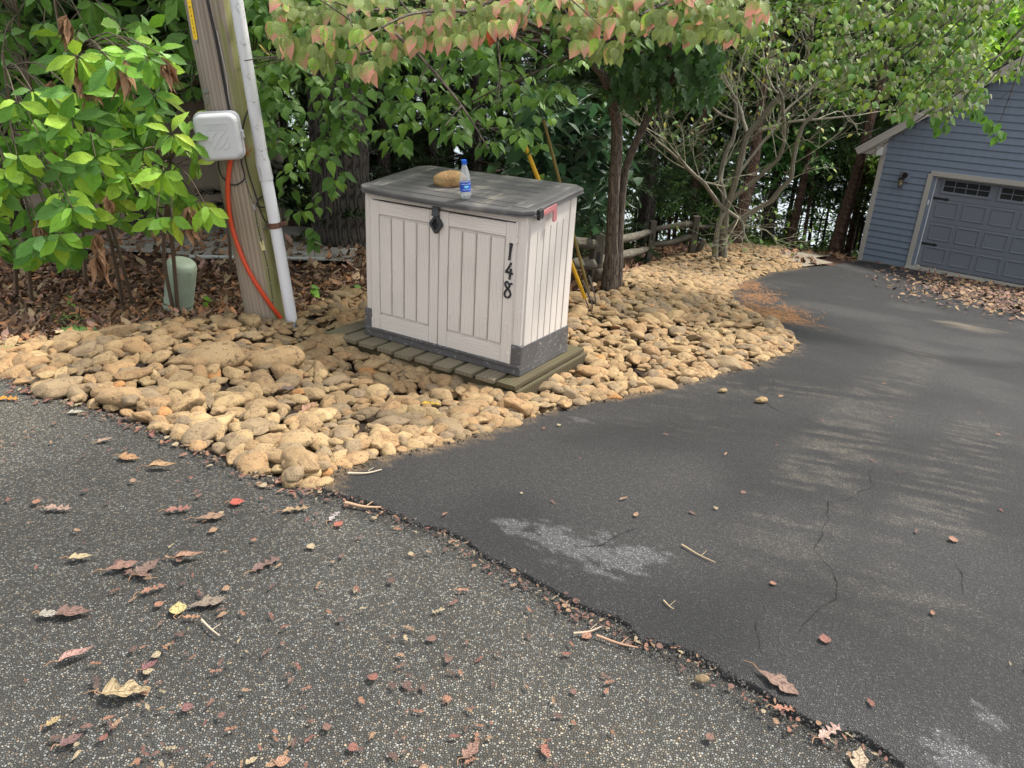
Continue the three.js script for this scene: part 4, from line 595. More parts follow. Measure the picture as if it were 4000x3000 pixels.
  for (let w = 0; w < 4; w++) {
    const x = 1.775 + w * 1.09, win = part(door, 'window', wf, M_door, [x, 1.915, 0.004]);
    const fr = ringG(0.9, 0.255, 0.006, 0.004); part(win, 'sash', fr, mun, [0, 0, 0.002]);
    for (let a = 0; a < 4; a++) for (let b = 0; b < 2; b++) part(win, 'pane', box(0.21, 0.112, 0.004, 0.001), M_glass, [-0.3345 + a * 0.223, -0.0615 + b * 0.123, -0.004]);
    for (let a = 1; a < 4; a++) part(win, 'muntin', box(0.012, 0.24, 0.007, 0.001), mun, [-0.446 + a * 0.223, 0, 0.001]); part(win, 'muntin', box(0.88, 0.012, 0.006, 0.001), mun, [0, 0, 0.0005]);
  }
  const hs = new THREE.Shape(); [[0, -0.025], [0.24, -0.016], [0.25, -0.035], [0.33, 0], [0.25, 0.035], [0.24, 0.016], [0, 0.025]].forEach(([x, y], k) => (k ? hs.lineTo(x, y) : hs.moveTo(x, y)));
  const hg = uvm(new THREE.ExtrudeGeometry(hs, { depth: 0.008, bevelEnabled: true, bevelSize: 0.002, bevelThickness: 0.002, bevelSegments: 1 })); for (const y of [1.635, 0.62]) part(door, 'strap_hinge', hg, M_hinge, [1.19, y, 0.004]);
  // roof: two slabs, rake boards, soffits and the boxed eave
  for (const s of [1, -1]) {
    const L = (PEAK + 0.55) * Math.hypot(1, SL), ang = Math.atan(SL) * s, g = new THREE.Group(); g.name = s > 0 ? 'roof_slope' : 'roof_slope'; garage.add(g);
    const cx = s > 0 ? (PEAK - 0.55) / 2 : WID - (PEAK - 0.55) / 2, cy = EY + 0.49 + (PEAK - 0.55) / 2 * SL; g.position.set(cx, cy, -DEEP / 2 + 0.12); g.rotation.z = ang;
    P('roof_deck', L, 0.02, DEEP + 0.56, 0, -0.02, 0, M_roof, g); const lay = []; for (let k = 0; k < 34; k++) { const q = box(0.16, 0.008, DEEP + 0.58, 0.002); moved(q, -L / 2 + 0.07 + k * (L - 0.14) / 33, -0.002, 0, 0, 0, 0.03 * s * -1); lay.push(q); } const shg = part(g, 'shingle_courses', merge(lay), M_roof); shg.userData.kind = 'stuff';
    P('rake_board', L, 0.15, 0.025, 0, -0.11, DEEP / 2 + 0.265, M_trim, g); P('rake_cap', L, 0.035, 0.04, 0, -0.048, DEEP / 2 + 0.268, M_trim, g);
    P('soffit', L, 0.014, 0.26, 0, -0.165, DEEP / 2 + 0.12, M_trim, g);
    P('fascia', 0.025, 0.14, DEEP + 0.5, -s * (L / 2 - 0.012), -0.1, 0, M_trimW, g);
  }
  const ret = new THREE.Shape(); [[0.03, EY - 0.01], [-0.5, EY - 0.03], [-0.52, EY - 0.2 + 0.09], [0.03, EY + 0.42]].forEach(([x, y], k) => (k ? ret.lineTo(x, y) : ret.moveTo(x, y)));
  const rs = new THREE.Shape(); [[-0.52, EY - 0.05], [0.04, EY - 0.05], [0.04, EY + 0.34], [-0.04, EY + 0.3], [-0.5, EY - 0.02]].forEach(([x, y], k) => (k ? rs.lineTo(x, y) : rs.moveTo(x, y)));
  part(garage, 'eave_return', uvm(new THREE.ExtrudeGeometry(rs, { depth: 0.27, bevelEnabled: false })), M_trim, [0, 0, -0.012]);
  P('eave_return_end', 0.13, 0.17, 0.02, -0.03, EY + 0.04, 0.272, M_trimW, garage);
  P('eave_soffit', 0.5, 0.02, DEEP, -0.27, EY - 0.045, -DEEP / 2 - 0.02, M_trim); P('eave_soffit', 0.5, 0.02, DEEP, WID + 0.27, EY - 0.045, -DEEP / 2 - 0.02, M_trim);
  P('apron', dr - dl + 0.3, 0.16, 0.32, (dl + dr) / 2, 0.03, 0.1, M_conc);
  P('foundation', 1.1, 0.12, 0.03, 0.5, -0.03, 0.0, mat({ color: rgb(0.2, 0.19, 0.18), roughness: 0.9 }));
  // wall lantern
  const lt = thing('wall_lantern', 'bronze wall lantern with glass shade beside the garage door', 'lantern', gar(0.535, 1.96, 0.03), null, GQ);
  const M_bz = mat({ color: rgb(0.035, 0.028, 0.024), roughness: 0.4, metalness: 0.6 });
  part(lt, 'mount_block', box(0.2, 0.25, 0.03, 0.008), M_sid, [0.02, 0.08, 0]); part(lt, 'back_plate', uvm(new THREE.CylinderGeometry(0.06, 0.065, 0.02, 18)), M_bz, [0.01, 0.1, 0.02], [Math.PI / 2, 0, 0]);
  part(lt, 'arm', tube([V(0.01, 0.13, 0.02), V(0.0, 0.17, 0.09), V(-0.01, 0.14, 0.15), V(-0.01, 0.08, 0.15)], 0.009, 8, 14), M_bz);
  part(lt, 'cap', uvm(new THREE.ConeGeometry(0.075, 0.06, 18)), M_bz, [-0.01, 0.06, 0.15]); part(lt, 'glass_shade', uvm(new THREE.CylinderGeometry(0.06, 0.045, 0.16, 18, 1, true)), mat({ color: rgb(0.8, 0.75, 0.6), transmission: 0.9, roughness: 0.2, thickness: 0 }, true), [-0.01, -0.05, 0.15]);
  part(lt, 'base_ring', uvm(new THREE.CylinderGeometry(0.05, 0.045, 0.02, 18)), M_bz, [-0.01, -0.135, 0.15]); part(lt, 'bulb', uvm(new THREE.SphereGeometry(0.025, 12, 10)), mat({ color: rgb(0.75, 0.6, 0.35), roughness: 0.4 }), [-0.01, -0.06, 0.15]);
  for (let k = 0; k < 4; k++) { const a = k * Math.PI / 2 + 0.4; part(lt, 'cage_bar', box(0.006, 0.17, 0.006, 0.001), M_bz, [-0.01 + Math.cos(a) * 0.056, -0.045, 0.15 + Math.sin(a) * 0.056]); }
}
// ---------------------------------------------------------------- river rock bed
const T_rock = canvasTex(1024, 1024, (u, v) => { const a = fbm(u * 6, v * 6, 151, 5, 6), b = fbm(u * 60, v * 60, 152, 3, 60), w = fbm(u * 14, v * 14, 154, 3, 14); let c = mix3([0.66, 0.5, 0.3], [1.0, 0.82, 0.53], a * 0.7 + b * 0.35); c = mix3(c, [0.5, 0.37, 0.26], 0.6 * sst(0.55, 0.75, w)); return mix3(c, [0.2, 0.14, 0.09], 0.75 * sst(0.6, 0.72, b) * sst(0.35, 0.65, fbm(u * 9, v * 9, 153, 3, 9))); });
T_rock.repeat.set(2.6, 2.6);
const T_rockB = canvasTex(512, 512, (u, v) => 0.6 * fbm(u * 10, v * 10, 156, 4, 10) + 0.4 * fbm(u * 70, v * 70, 157, 2, 70), false); T_rockB.repeat.set(3, 3);
const rockMat = (c) => mat({ map: T_rock, color: rgb(...c), bumpMap: T_rockB, bumpScale: 0.006, roughness: 0.93 });
const ROCK_TONES = [[0.46, 0.39, 0.31], [0.5, 0.42, 0.32], [0.42, 0.345, 0.265], [0.5, 0.38, 0.275], [0.36, 0.32, 0.28], [0.45, 0.35, 0.26], [0.54, 0.47, 0.36], [0.33, 0.295, 0.27], [0.6, 0.36, 0.19]];
ROCK_TONES.forEach((c) => { const g = (c[0] + c[1] + c[2]) / 3; for (let k = 0; k < 3; k++) c[k] = mix(c[k], g, 0.1) * 0.82; });
const ROCK_MATS = ROCK_TONES.map(rockMat), M_rockInst = rockMat([1, 1, 1]);
function stoneGeo(seed, detail) {
  const g = new THREE.IcosahedronGeometry(1, detail); g.deleteAttribute('uv'); g.deleteAttribute('normal'); const m = BGU.mergeVertices(g, 1e-4), p = m.attributes.position, q = V(0, 0, 0), r = rng(seed * 77 + 5);
  const cuts = []; const nc = seed % 3 === 0 ? 5 : seed % 3 === 1 ? 1 : 2; for (let k = 0; k < nc; k++) cuts.push([V(r() - 0.5, (r() - 0.5) * 0.9, r() - 0.5).normalize(), (seed % 3 === 0 ? 0.52 : 0.62) + 0.25 * r()]);
  const e = (seed % 3 === 0 ? 0.52 : 0.6) + r() * 0.15, bx = 0.15 * (r() - 0.5);
  for (let i = 0; i < p.count; i++) { q.fromBufferAttribute(p, i); const n = fbm(q.x * 1.1 + seed, q.y * 1.1 + q.z * 0.9 + seed * 3, seed, 3) - 0.5, n2 = fbm(q.z * 1.3 + seed, q.y + q.x + seed, seed + 9, 2) - 0.5; q.multiplyScalar(1 + 0.5 * n + 0.25 * n2); for (const [d, h] of cuts) { const s = q.dot(d); if (s > h) q.addScaledVector(d, -(s - h) * 0.88); } q.x += bx * q.z; p.setXYZ(i, q.x * 0.5, q.y * e * 0.38, q.z * 0.5 * 0.78); }
  m.computeVertexNormals(); const n = m.attributes.normal, f = m.toNonIndexed(), fp = f.attributes.position, uv = new Float32Array(fp.count * 2), A = V(0, 0, 0), B = V(0, 0, 0), C = V(0, 0, 0); for (let i = 0; i < fp.count; i += 3) { A.fromBufferAttribute(fp, i); B.fromBufferAttribute(fp, i + 1).sub(A); C.fromBufferAttribute(fp, i + 2).sub(A); B.cross(C); const ax = Math.abs(B.x), ay = Math.abs(B.y), az = Math.abs(B.z), k = ay >= ax && ay >= az ? [0, 2] : ax >= az ? [2, 1] : [0, 1]; for (let j = i; j < i + 3; j++) { const q = [fp.getX(j), fp.getY(j), fp.getZ(j)]; uv[j * 2] = q[k[0]] * 0.16 + seed * 0.37; uv[j * 2 + 1] = q[k[1]] * 0.16 + seed * 0.61; } } f.setAttribute('uv', new THREE.BufferAttribute(uv, 2)); return f;
}
const STONES = Array.from({ length: 18 }, (_, i) => stoneGeo(i + 1, 4)), STONES_LOW = Array.from({ length: 12 }, (_, i) => stoneGeo(i + 1, 2));
const bed = thing('rock_bed', null, null); bed.userData.kind = 'structure';
const palletInv = new THREE.Matrix4().compose(SHED_T, SHED_Q, V(1, 1, 1)).invert();
{
  const r = rng(4242), all = [], cell = 0.25, grid = new Map(), bb = [1e9, -1e9, 1e9, -1e9]; for (const q of ROCKS) { bb[0] = Math.min(bb[0], q[0]); bb[1] = Math.max(bb[1], q[0]); bb[2] = Math.min(bb[2], q[1]); bb[3] = Math.max(bb[3], q[1]); }
  const inPallet = (x, y, z, m) => { const p = V(x, y, z).applyMatrix4(palletInv); return p.x > -0.86 - m && p.x < 0.71 + m && p.z > -0.8 - m && p.z < 0.085 + m; };
  const keepOff = [[PB.x, PB.z, 0.17], [CL[5].x, CL[5].z, 0.05], ...[[2390, 1130], [2440, 1128], [2352, 1120]].map((q) => { const p = gp(...q); return [p.x, p.z, 0.12]; })];
  const tryPlace = (n, s0, s1, pw, pack, layer) => {
    for (let k = 0; k < n; k++) {
      const x = mix(bb[0], bb[1], r()), z = mix(bb[2], bb[3], r()); let s = s0 + (s1 - s0) * Math.pow(r(), pw); const rr = s * 0.5; if (!inPoly(ROCKS, x, z)) continue;
      const D = -z; if (D > 9 && s < 0.085) continue; const ed = nearestOn(ROCKS, x, z)[2]; if (ed < rr * (layer && s > 0.16 ? 0.25 : 0.0)) continue;
      const y = height(x, z); if (inPallet(x, y, z, rr * 0.5 - (layer ? 0.03 : 0))) { continue; } if (keepOff.some((q) => Math.hypot(q[0] - x, q[1] - z) < q[2] + rr * 0.5)) continue;
      const ci = Math.floor(x / cell), cj = Math.floor(z / cell); let ok = true; for (let a = -2; a <= 2 && ok; a++) for (let b = -2; b <= 2 && ok; b++) for (const q of grid.get((ci + a) * 10007 + cj + b + layer * 5e7) || []) if (Math.hypot(q.x - x, q.z - z) < (q.s + s) * 0.5 * pack) { ok = false; break; }
      if (!ok) continue; const key = ci * 10007 + cj + layer * 5e7; if (!grid.has(key)) grid.set(key, []);
      const o = { x, z, s, layer, y: y + (layer === 0 ? 0.004 : layer === 1 ? 0.03 : 0.045) * sst(-0.02, 0.1, ed) + (inPallet(x, y, z, 0.3) ? 0.03 : 0) + s * 0.05, i: all.length }; grid.get(key).push(o); all.push(o);
    }
  };
  tryPlace(120000, 0.07, 0.14, 1.4, 0.5, 0); tryPlace(40000, 0.11, 0.2, 2.2, 0.62, 1); tryPlace(110000, 0.06, 0.115, 1.3, 0.56, 1); tryPlace(60000, 0.035, 0.065, 1.2, 0.55, 1); tryPlace(5000, 0.07, 0.15, 1.5, 1.3, 2);
  for (const o of all) { const e = new THREE.Euler((r() - 0.5) * (o.layer ? 0.6 : 0.9), r() * 6.283, (r() - 0.5) * (o.layer ? 0.5 : 0.8)); o.q = new THREE.Quaternion().setFromEuler(e); o.sc = V(o.s * mix(1.05, 1.4, r()), o.s * mix(0.75, 1.15, r()), o.s * mix(0.85, 1.15, r())); o.k = Math.floor(r() * 1000); o.t = r(); const [, , w] = pixelOf(V(o.x, o.y, o.z)); o.size = o.s / w * (o.layer ? 1.25 : 0.75); }
  // rows of stones that retain the bed along the street and driveway, and against the pallet
  const row = (x, z, s, lift, seedK) => { const y = height(x, z), e = new THREE.Euler((r() - 0.5) * 0.6, r() * 6.283, (r() - 0.5) * 0.6); all.push({ x, z, y: y + lift, s, layer: 1, q: new THREE.Quaternion().setFromEuler(e), sc: V(s * mix(1.05, 1.35, r()), s * mix(0.85, 1.2, r()), s), k: Math.floor(r() * 1000), t: r(), size: s / pixelOf(V(x, y, z))[2] * 1.2 }); };
  for (const [E, sg] of [[EDGE_LEFT, 1], [EDGE_RIGHT, 1]]) for (let pass = 0; pass < 2; pass++) for (let i = 0; i < E.length - 1; i++) { const a = E[i], b = E[i + 1], L = Math.hypot(b[0] - a[0], b[1] - a[1]); for (let d = r() * 0.06; d < L; d += 0.06 + 0.05 * r()) { const t = d / L, s = 0.06 + 0.075 * r() * r() + (pass ? 0.02 : 0), nx = (b[1] - a[1]) / L, nz = -(b[0] - a[0]) / L, o = s * 0.35 + pass * 0.06 + 0.02 * r(); let x = mix(a[0], b[0], t) + nx * o, z = mix(a[1], b[1], t) + nz * o; if (!inPoly(ROCKS, x, z)) { x -= 2 * nx * o; z -= 2 * nz * o; } if (!inPoly(ROCKS, x, z)) continue; row(x, z, s, s * 0.12 + pass * 0.03); } }
  for (let x = -0.95; x < 0.72; x += 0.075 + 0.05 * r()) for (const zz of [0.15, 0.21]) { const p = shedPoint(x, -0.1, zz + 0.03 * r()); row(p.x, p.z, 0.07 + 0.08 * r(), 0.04 + 0.03 * r()); }
  // two stones that stand out
  const put = (px, py, s, t, k) => { const p = gp(px, py, 0.06); all.push({ x: p.x, y: p.y, z: p.z, s, q: new THREE.Quaternion().setFromEuler(new THREE.Euler(0, 0.4, 0.1)), sc: V(s * 1.2, s * 1.1, s), tone: t, k, size: 9, layer: 2 }); };
  put(1930, 1495, 0.155, 8, 4); put(1300, 1335, 0.19, 6, 1); put(1085, 1405, 0.28, 1, 1); put(2145, 1488, 0.19, 1, 4); put(830, 1400, 0.3, 0, 10); put(1780, 1490, 0.15, 4, 7);
  all.sort((a, b) => b.size - a.size);
  const tone = (o) => o.tone ?? Math.min(8, Math.floor(Math.pow(o.t, 1.1) * 8.06));
  const near = all.slice(0, 300), rest = all.slice(300);
  for (const o of near) { const m = shadows(new THREE.Mesh(STONES[o.k % 18], ROCK_MATS[tone(o)])); m.name = 'stone'; m.position.set(o.x, o.y, o.z); m.quaternion.copy(o.q); m.scale.copy(o.sc); bed.add(m); }
  const by = STONES_LOW.map(() => []); for (const o of rest) by[o.k % 12].push(o);
  // the rest of the stones: instanced, one mesh per shape, under one stuff part
  const grp = new THREE.Group(); grp.name = 'smaller_stones'; grp.userData.kind = 'stuff'; bed.add(grp);
  by.forEach((L, k) => { const g = L.some((o) => o.size > 0.02) ? STONES[k] : STONES_LOW[k], im = shadows(new THREE.InstancedMesh(g, M_rockInst, L.length)); im.name = 'smaller_stones'; im.userData.kind = 'stuff'; const M4 = new THREE.Matrix4(); L.forEach((o, i) => { im.setMatrixAt(i, M4.compose(V(o.x, o.y, o.z), o.q, o.sc)); const t = ROCK_TONES[tone(o)]; im.setColorAt(i, rgb(...t)); }); grp.add(im); });
  console.log('rocks', all.length);
}
// ---------------------------------------------------------------- leaves
function leafGeo(shape, n = 5, fold = 0.25, droop = 0.3, curl = 0, torn = 0, seed = 1) {                 // unit length along +z, upper side +y
  const pos = [], uv = [], idx = [];
  for (let i = 0; i <= n; i++) {
    const t = i / n, w = shape(t), z = t * (1 - 0.1 * droop * t), y = -droop * t * t * 0.6, f = fold * (1 - 0.5 * t);
    for (const s of [-1, 0, 1]) { const ww = w * s * (1 - torn * Math.pow(vn(t * 9 + seed * 7, s * 5, seed), 2) * 1.3); pos.push(ww * (1 - 0.3 * Math.abs(curl)), y + Math.abs(ww) * f + curl * Math.abs(s) * w * (0.6 + 0.8 * Math.sin(t * 7)), z); uv.push(0.5 + s * 0.5, t); }
  }
  for (let i = 0; i < n; i++) for (let s = 0; s < 2; s++) { const a = i * 3 + s; idx.push(a, a + 3, a + 1, a + 1, a + 3, a + 4); }
  const g = new THREE.BufferGeometry(); g.setAttribute('position', new THREE.Float32BufferAttribute(pos, 3)); g.setAttribute('uv', new THREE.Float32BufferAttribute(uv, 2)); g.setIndex(idx); g.computeVertexNormals(); return g;
}
const ovate = (w, tip = 1.3) => (t) => w * Math.pow(Math.sin(Math.PI * Math.pow(t, 0.72)), 0.9) * (t > 0.6 ? Math.pow((1 - t) / 0.4, tip * 0.25) : 1) + (t <= 0 || t >= 1 ? 0.004 : 0);
const obovate = (w) => (t) => w * Math.pow(Math.sin(Math.PI * Math.pow(t, 1.25)), 0.85) + 0.006;
const lobed = (w) => (t) => w * (0.35 + 0.65 * Math.abs(Math.sin(t * 9.5))) * Math.sin(Math.PI * Math.pow(t, 0.8)) + 0.01;
const G_dog = [leafGeo(ovate(0.31), 6, 0.22, 0.5), leafGeo(ovate(0.28), 6, 0.4, 0.8), leafGeo(ovate(0.34), 6, 0.1, 0.35)];
const acute = (w) => (t) => w * Math.pow(Math.sin(Math.PI * Math.pow(t, 1.15)), 0.95) * (t > 0.75 ? 1 - 0.35 * (t - 0.75) / 0.25 : 1) + 0.005;
const G_buck = [leafGeo(acute(0.215), 9, 0.25, 0.5, 0.06, 0.18, 21), leafGeo(acute(0.2), 9, 0.45, 0.85, 0.1, 0.2, 22), leafGeo(acute(0.235), 9, 0.12, 0.3, 0.05, 0.25, 23), leafGeo(acute(0.21), 9, 0.6, 1.1, 0, 0.3, 24), leafGeo(acute(0.22), 9, 0.2, -0.15, 0.1, 0.15, 25)];
const G_small = leafGeo(ovate(0.27), 3, 0.2, 0.4), G_oak = [leafGeo(lobed(0.34), 12, 0.15, 0.3), leafGeo(lobed(0.32), 12, 0.3, 0.3, 0.35)];
const G_dead = [leafGeo(ovate(0.26), 7, 0.2, 0.2, 0.45, 0.5, 1), leafGeo(ovate(0.3), 7, 0.5, -0.5, 0.3, 0.4, 2), leafGeo(lobed(0.32), 9, 0.2, 0.4, 0.3, 0.6, 3), leafGeo(ovate(0.33), 7, 0.1, 0.15, 0.1, 0.6, 4)];
function clump(geo, n, seed, spread) { const r = rng(seed), L = []; for (let k = 0; k < n; k++) { const g = geo.clone(); g.scale(0.8 + 0.5 * r(), 1, 0.8 + 0.5 * r()); const d = V(r() - 0.5, (r() - 0.6) * 0.7, r() - 0.5).normalize(); g.applyQuaternion(new THREE.Quaternion().setFromEuler(new THREE.Euler(0.3 + 0.8 * (r() - 0.5), 0, 0.8 * (r() - 0.5)))); g.applyQuaternion(new THREE.Quaternion().setFromAxisAngle(V(0, 1, 0), Math.atan2(d.x, d.z))); g.translate((r() - 0.5) * spread, (r() - 0.5) * spread * 0.6, (r() - 0.5) * spread); L.push(g.toNonIndexed()); } return BGU.mergeGeometries(L); }
const G_clump = [clump(G_small, 12, 5, 2.2), clump(G_small, 12, 6, 2.2), clump(G_small, 12, 7, 2.6)];
const veins = (u, v, k) => { const x = Math.abs(u - 0.5) * 2, m = 1 - sst(0.02, 0.09, x), s = Math.abs(((v * k - x * 1.1) % 1 + 1) % 1 - 0.5) * 2, sv = sst(0.78, 0.97, s); return Math.max(m, sv * 0.75); };
const T_leaf = canvasTex(128, 256, (u, v) => { const q = veins(u, v, 7), n = fbm(u * 6, v * 10, 161, 3), l = 0.78 + 0.3 * n; let c = [l * 0.92, l, l * 0.8]; c = mix3(c, [1.25, 1.2, 0.9], q * 0.55); c = mix3(c, [0.6, 0.62, 0.5], 0.5 * sst(0.5, 0.8, n)); return mix3(c, [0.55, 0.35, 0.15], 0.9 * sst(0.72, 0.78, fbm(u * 9 + 3, v * 14, 163, 3))); });
const T_leafB = canvasTex(128, 256, (u, v) => 0.6 - 0.6 * veins(u, v, 7) + 0.3 * fbm(u * 10, v * 20, 165, 2), false);
const T_pink = canvasTex(128, 256, (u, v) => { const q = veins(u, v, 5), n = fbm(u * 5 + 7, v * 6, 167, 4), p = sst(0.25, 0.75, v * 0.7 + n * 0.75 - 0.2); let c = mix3([0.36, 0.44, 0.12], [0.7, 0.33, 0.25], p); c = mix3(c, [0.5, 0.5, 0.22], q * 0.55); return c; });
const T_pink2 = canvasTex(128, 256, (u, v) => { const q = veins(u, v, 5), n = fbm(u * 4 + 2, v * 5, 169, 4), p = sst(0.5, 0.8, v * 0.55 + n * 0.75 - 0.12); let c = mix3([0.3, 0.47, 0.075], [0.62, 0.31, 0.2], p); c = mix3(c, [0.45, 0.5, 0.16], q * 0.5); return c; });
const T_pink3 = canvasTex(128, 256, (u, v) => { const q = veins(u, v, 5), x = Math.abs(u - 0.5) * 2, n = fbm(u * 5 + 1, v * 7, 174, 4), p = sst(0.45, 0.8, x * 0.5 + n * 0.7); let c = mix3([0.32, 0.5, 0.075], [0.56, 0.28, 0.19], p); c = mix3(c, [0.5, 0.55, 0.2], q * 0.5); return mix3(c, [0.3, 0.16, 0.07], 0.8 * sst(0.7, 0.76, fbm(u * 9, v * 12, 176, 3))); });
const leafMat = (o) => mat({ roughness: 0.92, transmission: 0.4, thickness: 0, ior: 1.35, clearcoat: 0.22, clearcoatRoughness: 0.42, map: T_leaf, bumpMap: T_leafB, bumpScale: 0.003, side: THREE.DoubleSide, ...o }, true);
const M_leafInst = leafMat({}), M_leafFar = leafMat({ map: null, bumpMap: null, clearcoat: 0 });
const tones = (list, o = {}) => ({ cols: list, mats: list.map((c) => leafMat({ color: rgb(...c), ...o })) });
const K_buck = tones([[0.172, 0.386, 0.040], [0.223, 0.475, 0.046], [0.137, 0.327, 0.052], [0.308, 0.593, 0.057], [0.120, 0.267, 0.046], [0.412, 0.623, 0.057]]);
const K_buckY = tones([[0.321, 0.550, 0.050], [0.400, 0.598, 0.060], [0.228, 0.455, 0.045], [0.481, 0.598, 0.060], [0.174, 0.359, 0.040]]);
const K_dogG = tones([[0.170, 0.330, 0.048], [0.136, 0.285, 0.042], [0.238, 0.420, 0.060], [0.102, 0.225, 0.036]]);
const K_dogP = { cols: [[0.9, 0.9, 0.9]], mats: [leafMat({ map: T_pink, color: rgb(1, 0.95, 0.95) }), leafMat({ map: T_pink2, color: rgb(0.95, 1, 0.9) }), leafMat({ map: T_pink, color: rgb(0.85, 0.95, 0.8) }), leafMat({ map: T_pink2, color: rgb(0.75, 0.9, 0.8) }), leafMat({ map: T_pink2, color: rgb(1.1, 1.1, 1) }), leafMat({ map: T_pink3, color: rgb(1, 1, 1) }), leafMat({ map: T_pink3, color: rgb(1.15, 1.15, 1) }), leafMat({ map: T_pink, color: rgb(1.15, 0.95, 1) })] };
const K_yellow = leafMat({ color: rgb(0.75, 0.5, 0.02) }), K_brown = mat({ color: rgb(0.3, 0.17, 0.09), roughness: 0.9, side: THREE.DoubleSide, bumpMap: T_leafB, bumpScale: 0.004 });
const _m4 = new THREE.Matrix4();
function aim(d, n) { const z = d.clone().normalize(), x = n.clone().cross(z).normalize(), y = z.clone().cross(x); return new THREE.Quaternion().setFromRotationMatrix(new THREE.Matrix4().makeBasis(x, y, z)); }
// leaves of one plant: the nearest are parts, the rest one stuff part. Items: { p (world), q, s, k (tone), g (shape) }
function addLeaves(parent, items, geos, K, most = 300, minPx = 34, partName = 'leaf', massName = 'foliage') {
  const o = parent.position, inv = parent.quaternion;
  for (const it of items) { const [x, y, w] = pixelOf(it.p); it.px = w > 0.2 && x > -120 && x < 4120 && y > -120 && y < 3000 ? it.s * FL / w : 0; }
  items.sort((a, b) => b.px - a.px); const near = []; const rest = [];
  for (const it of items) (near.length < most && it.px >= minPx ? near : rest).push(it);
  for (const it of near) { const m = shadows(new THREE.Mesh(geos[it.g % geos.length], it.m || K.mats[it.k % K.mats.length])); m.name = partName; m.position.copy(it.p).sub(o); m.quaternion.copy(it.q); m.scale.setScalar(it.s); parent.add(m); }
  const byShape = new Map(); for (const it of rest) { const key = it.g % geos.length; if (!byShape.has(key)) byShape.set(key, []); byShape.get(key).push(it); }
  let host = parent; if (byShape.size > 1) { host = new THREE.Group(); host.name = massName; host.userData.kind = 'stuff'; parent.add(host); }
  for (const [g, L] of byShape) { const im = shadows(new THREE.InstancedMesh(geos[g], K.inst || M_leafInst, L.length)); im.name = massName; im.userData.kind = 'stuff'; L.forEach((it, i) => { im.setMatrixAt(i, _m4.compose(it.p.clone().sub(o), it.q, V(it.s, it.s, it.s))); im.setColorAt(i, rgb(...K.cols[it.k % K.cols.length])); }); host.add(im); }
}
const bark = (c1, c2, seed, plates = 10) => { const f = (u, v) => { const P = plates * 2, rr0 = fbm(u * P + 0.35 * fbm(u * 8, v * 8, seed + 2, 2, 8), v * 6, seed, 4, plates % 6 ? 2 : 6), r1 = Math.abs(rr0 - 0.5) * 2; if (P) return clamp(0.85 * sst(0.02, 0.3, r1) * (0.55 + 0.45 * fbm(u * 12, v * 24, seed + 6, 3, 12)) + 0.3 * (fbm(u * 48, v * 24, seed + 5, 3, 24) - 0.4)); const x = u * plates + 0.6 * (fbm(u * 6, v * 6, seed, 3, 6) - 0.5) * 4, y = v * plates * 0.35; const r = Math.abs(((x + 0.5 * vn(u * 12, v * 5, seed + 3, 1)) % 1 + 1) % 1 - 0.5) * 2, b = fbm(u * 30, v * 12, seed + 5, 4, 6); return clamp(0.75 * sst(0.05, 0.6, r) * (0.6 + 0.4 * sst(0.2, 0.4, vn(u * plates * 2, y * 4, seed + 7, 2))) + 0.35 * b - 0.05); }; return { map: canvasTex(256, 512, (u, v) => mix3(c1, c2, f(u, v))), bump: canvasTex(256, 512, (u, v) => f(u, v), false) }; };
const barkMat = (c1, c2, seed, plates, rep = [1.6, 0.8], bs = 0.02) => { const t = bark(c1, c2, seed, plates); t.map.repeat.set(...rep); t.bump.repeat.set(...rep); return mat({ map: t.map, bumpMap: t.bump, bumpScale: bs, roughness: 0.95 }); };
const M_dogBark = barkMat([0.045, 0.035, 0.028], [0.19, 0.15, 0.115], 171, 12, [4, 3], 0.006), M_pineBark = barkMat([0.05, 0.03, 0.022], [0.27, 0.165, 0.12], 173, 6, [2, 1.2], 0.02), M_darkBark = barkMat([0.014, 0.012, 0.01], [0.1, 0.083, 0.066], 175, 8, [1.5, 0.8], 0.03);
const M_twig = mat({ color: rgb(0.10, 0.075, 0.05), roughness: 0.9 }), M_stem = mat({ color: rgb(0.15, 0.105, 0.07), roughness: 0.9 });
const M_lichen = mat({ map: (() => { const t = canvasTex(256, 512, (u, v) => { const a = fbm(u * 10, v * 16, 181, 4, 2), b = fbm(u * 40, v * 60, 183, 2, 20); let c = mix3([0.1, 0.08, 0.06], [0.3, 0.27, 0.21], b); return mix3(c, [0.46, 0.5, 0.34], sst(0.42, 0.58, a) * (0.5 + 0.5 * b)); }); t.repeat.set(5, 2); return t; })(), bumpMap: T_grit2, bumpScale: 0.008, roughness: 0.95 });
const trace = (list, conv, D) => list.map(([x, y], i) => at(...conv(x, y), Array.isArray(D) ? mix(D[0], D[1], i / (list.length - 1)) : D));
const rel = (pts, o) => pts.map((p) => p.clone().sub(o));
const ID = (x, y) => [x, y], Zt = (x, y) => [2100 + x / 1.3825, y / 1.3825], Zm = (x, y) => [2500 + x / 1.8433, 200 + y / 1.8433], Zc = (x, y) => [1000 + x / 1.843, y / 1.843];
const down = V(0, -1, 0), upv = V(0, 1, 0);

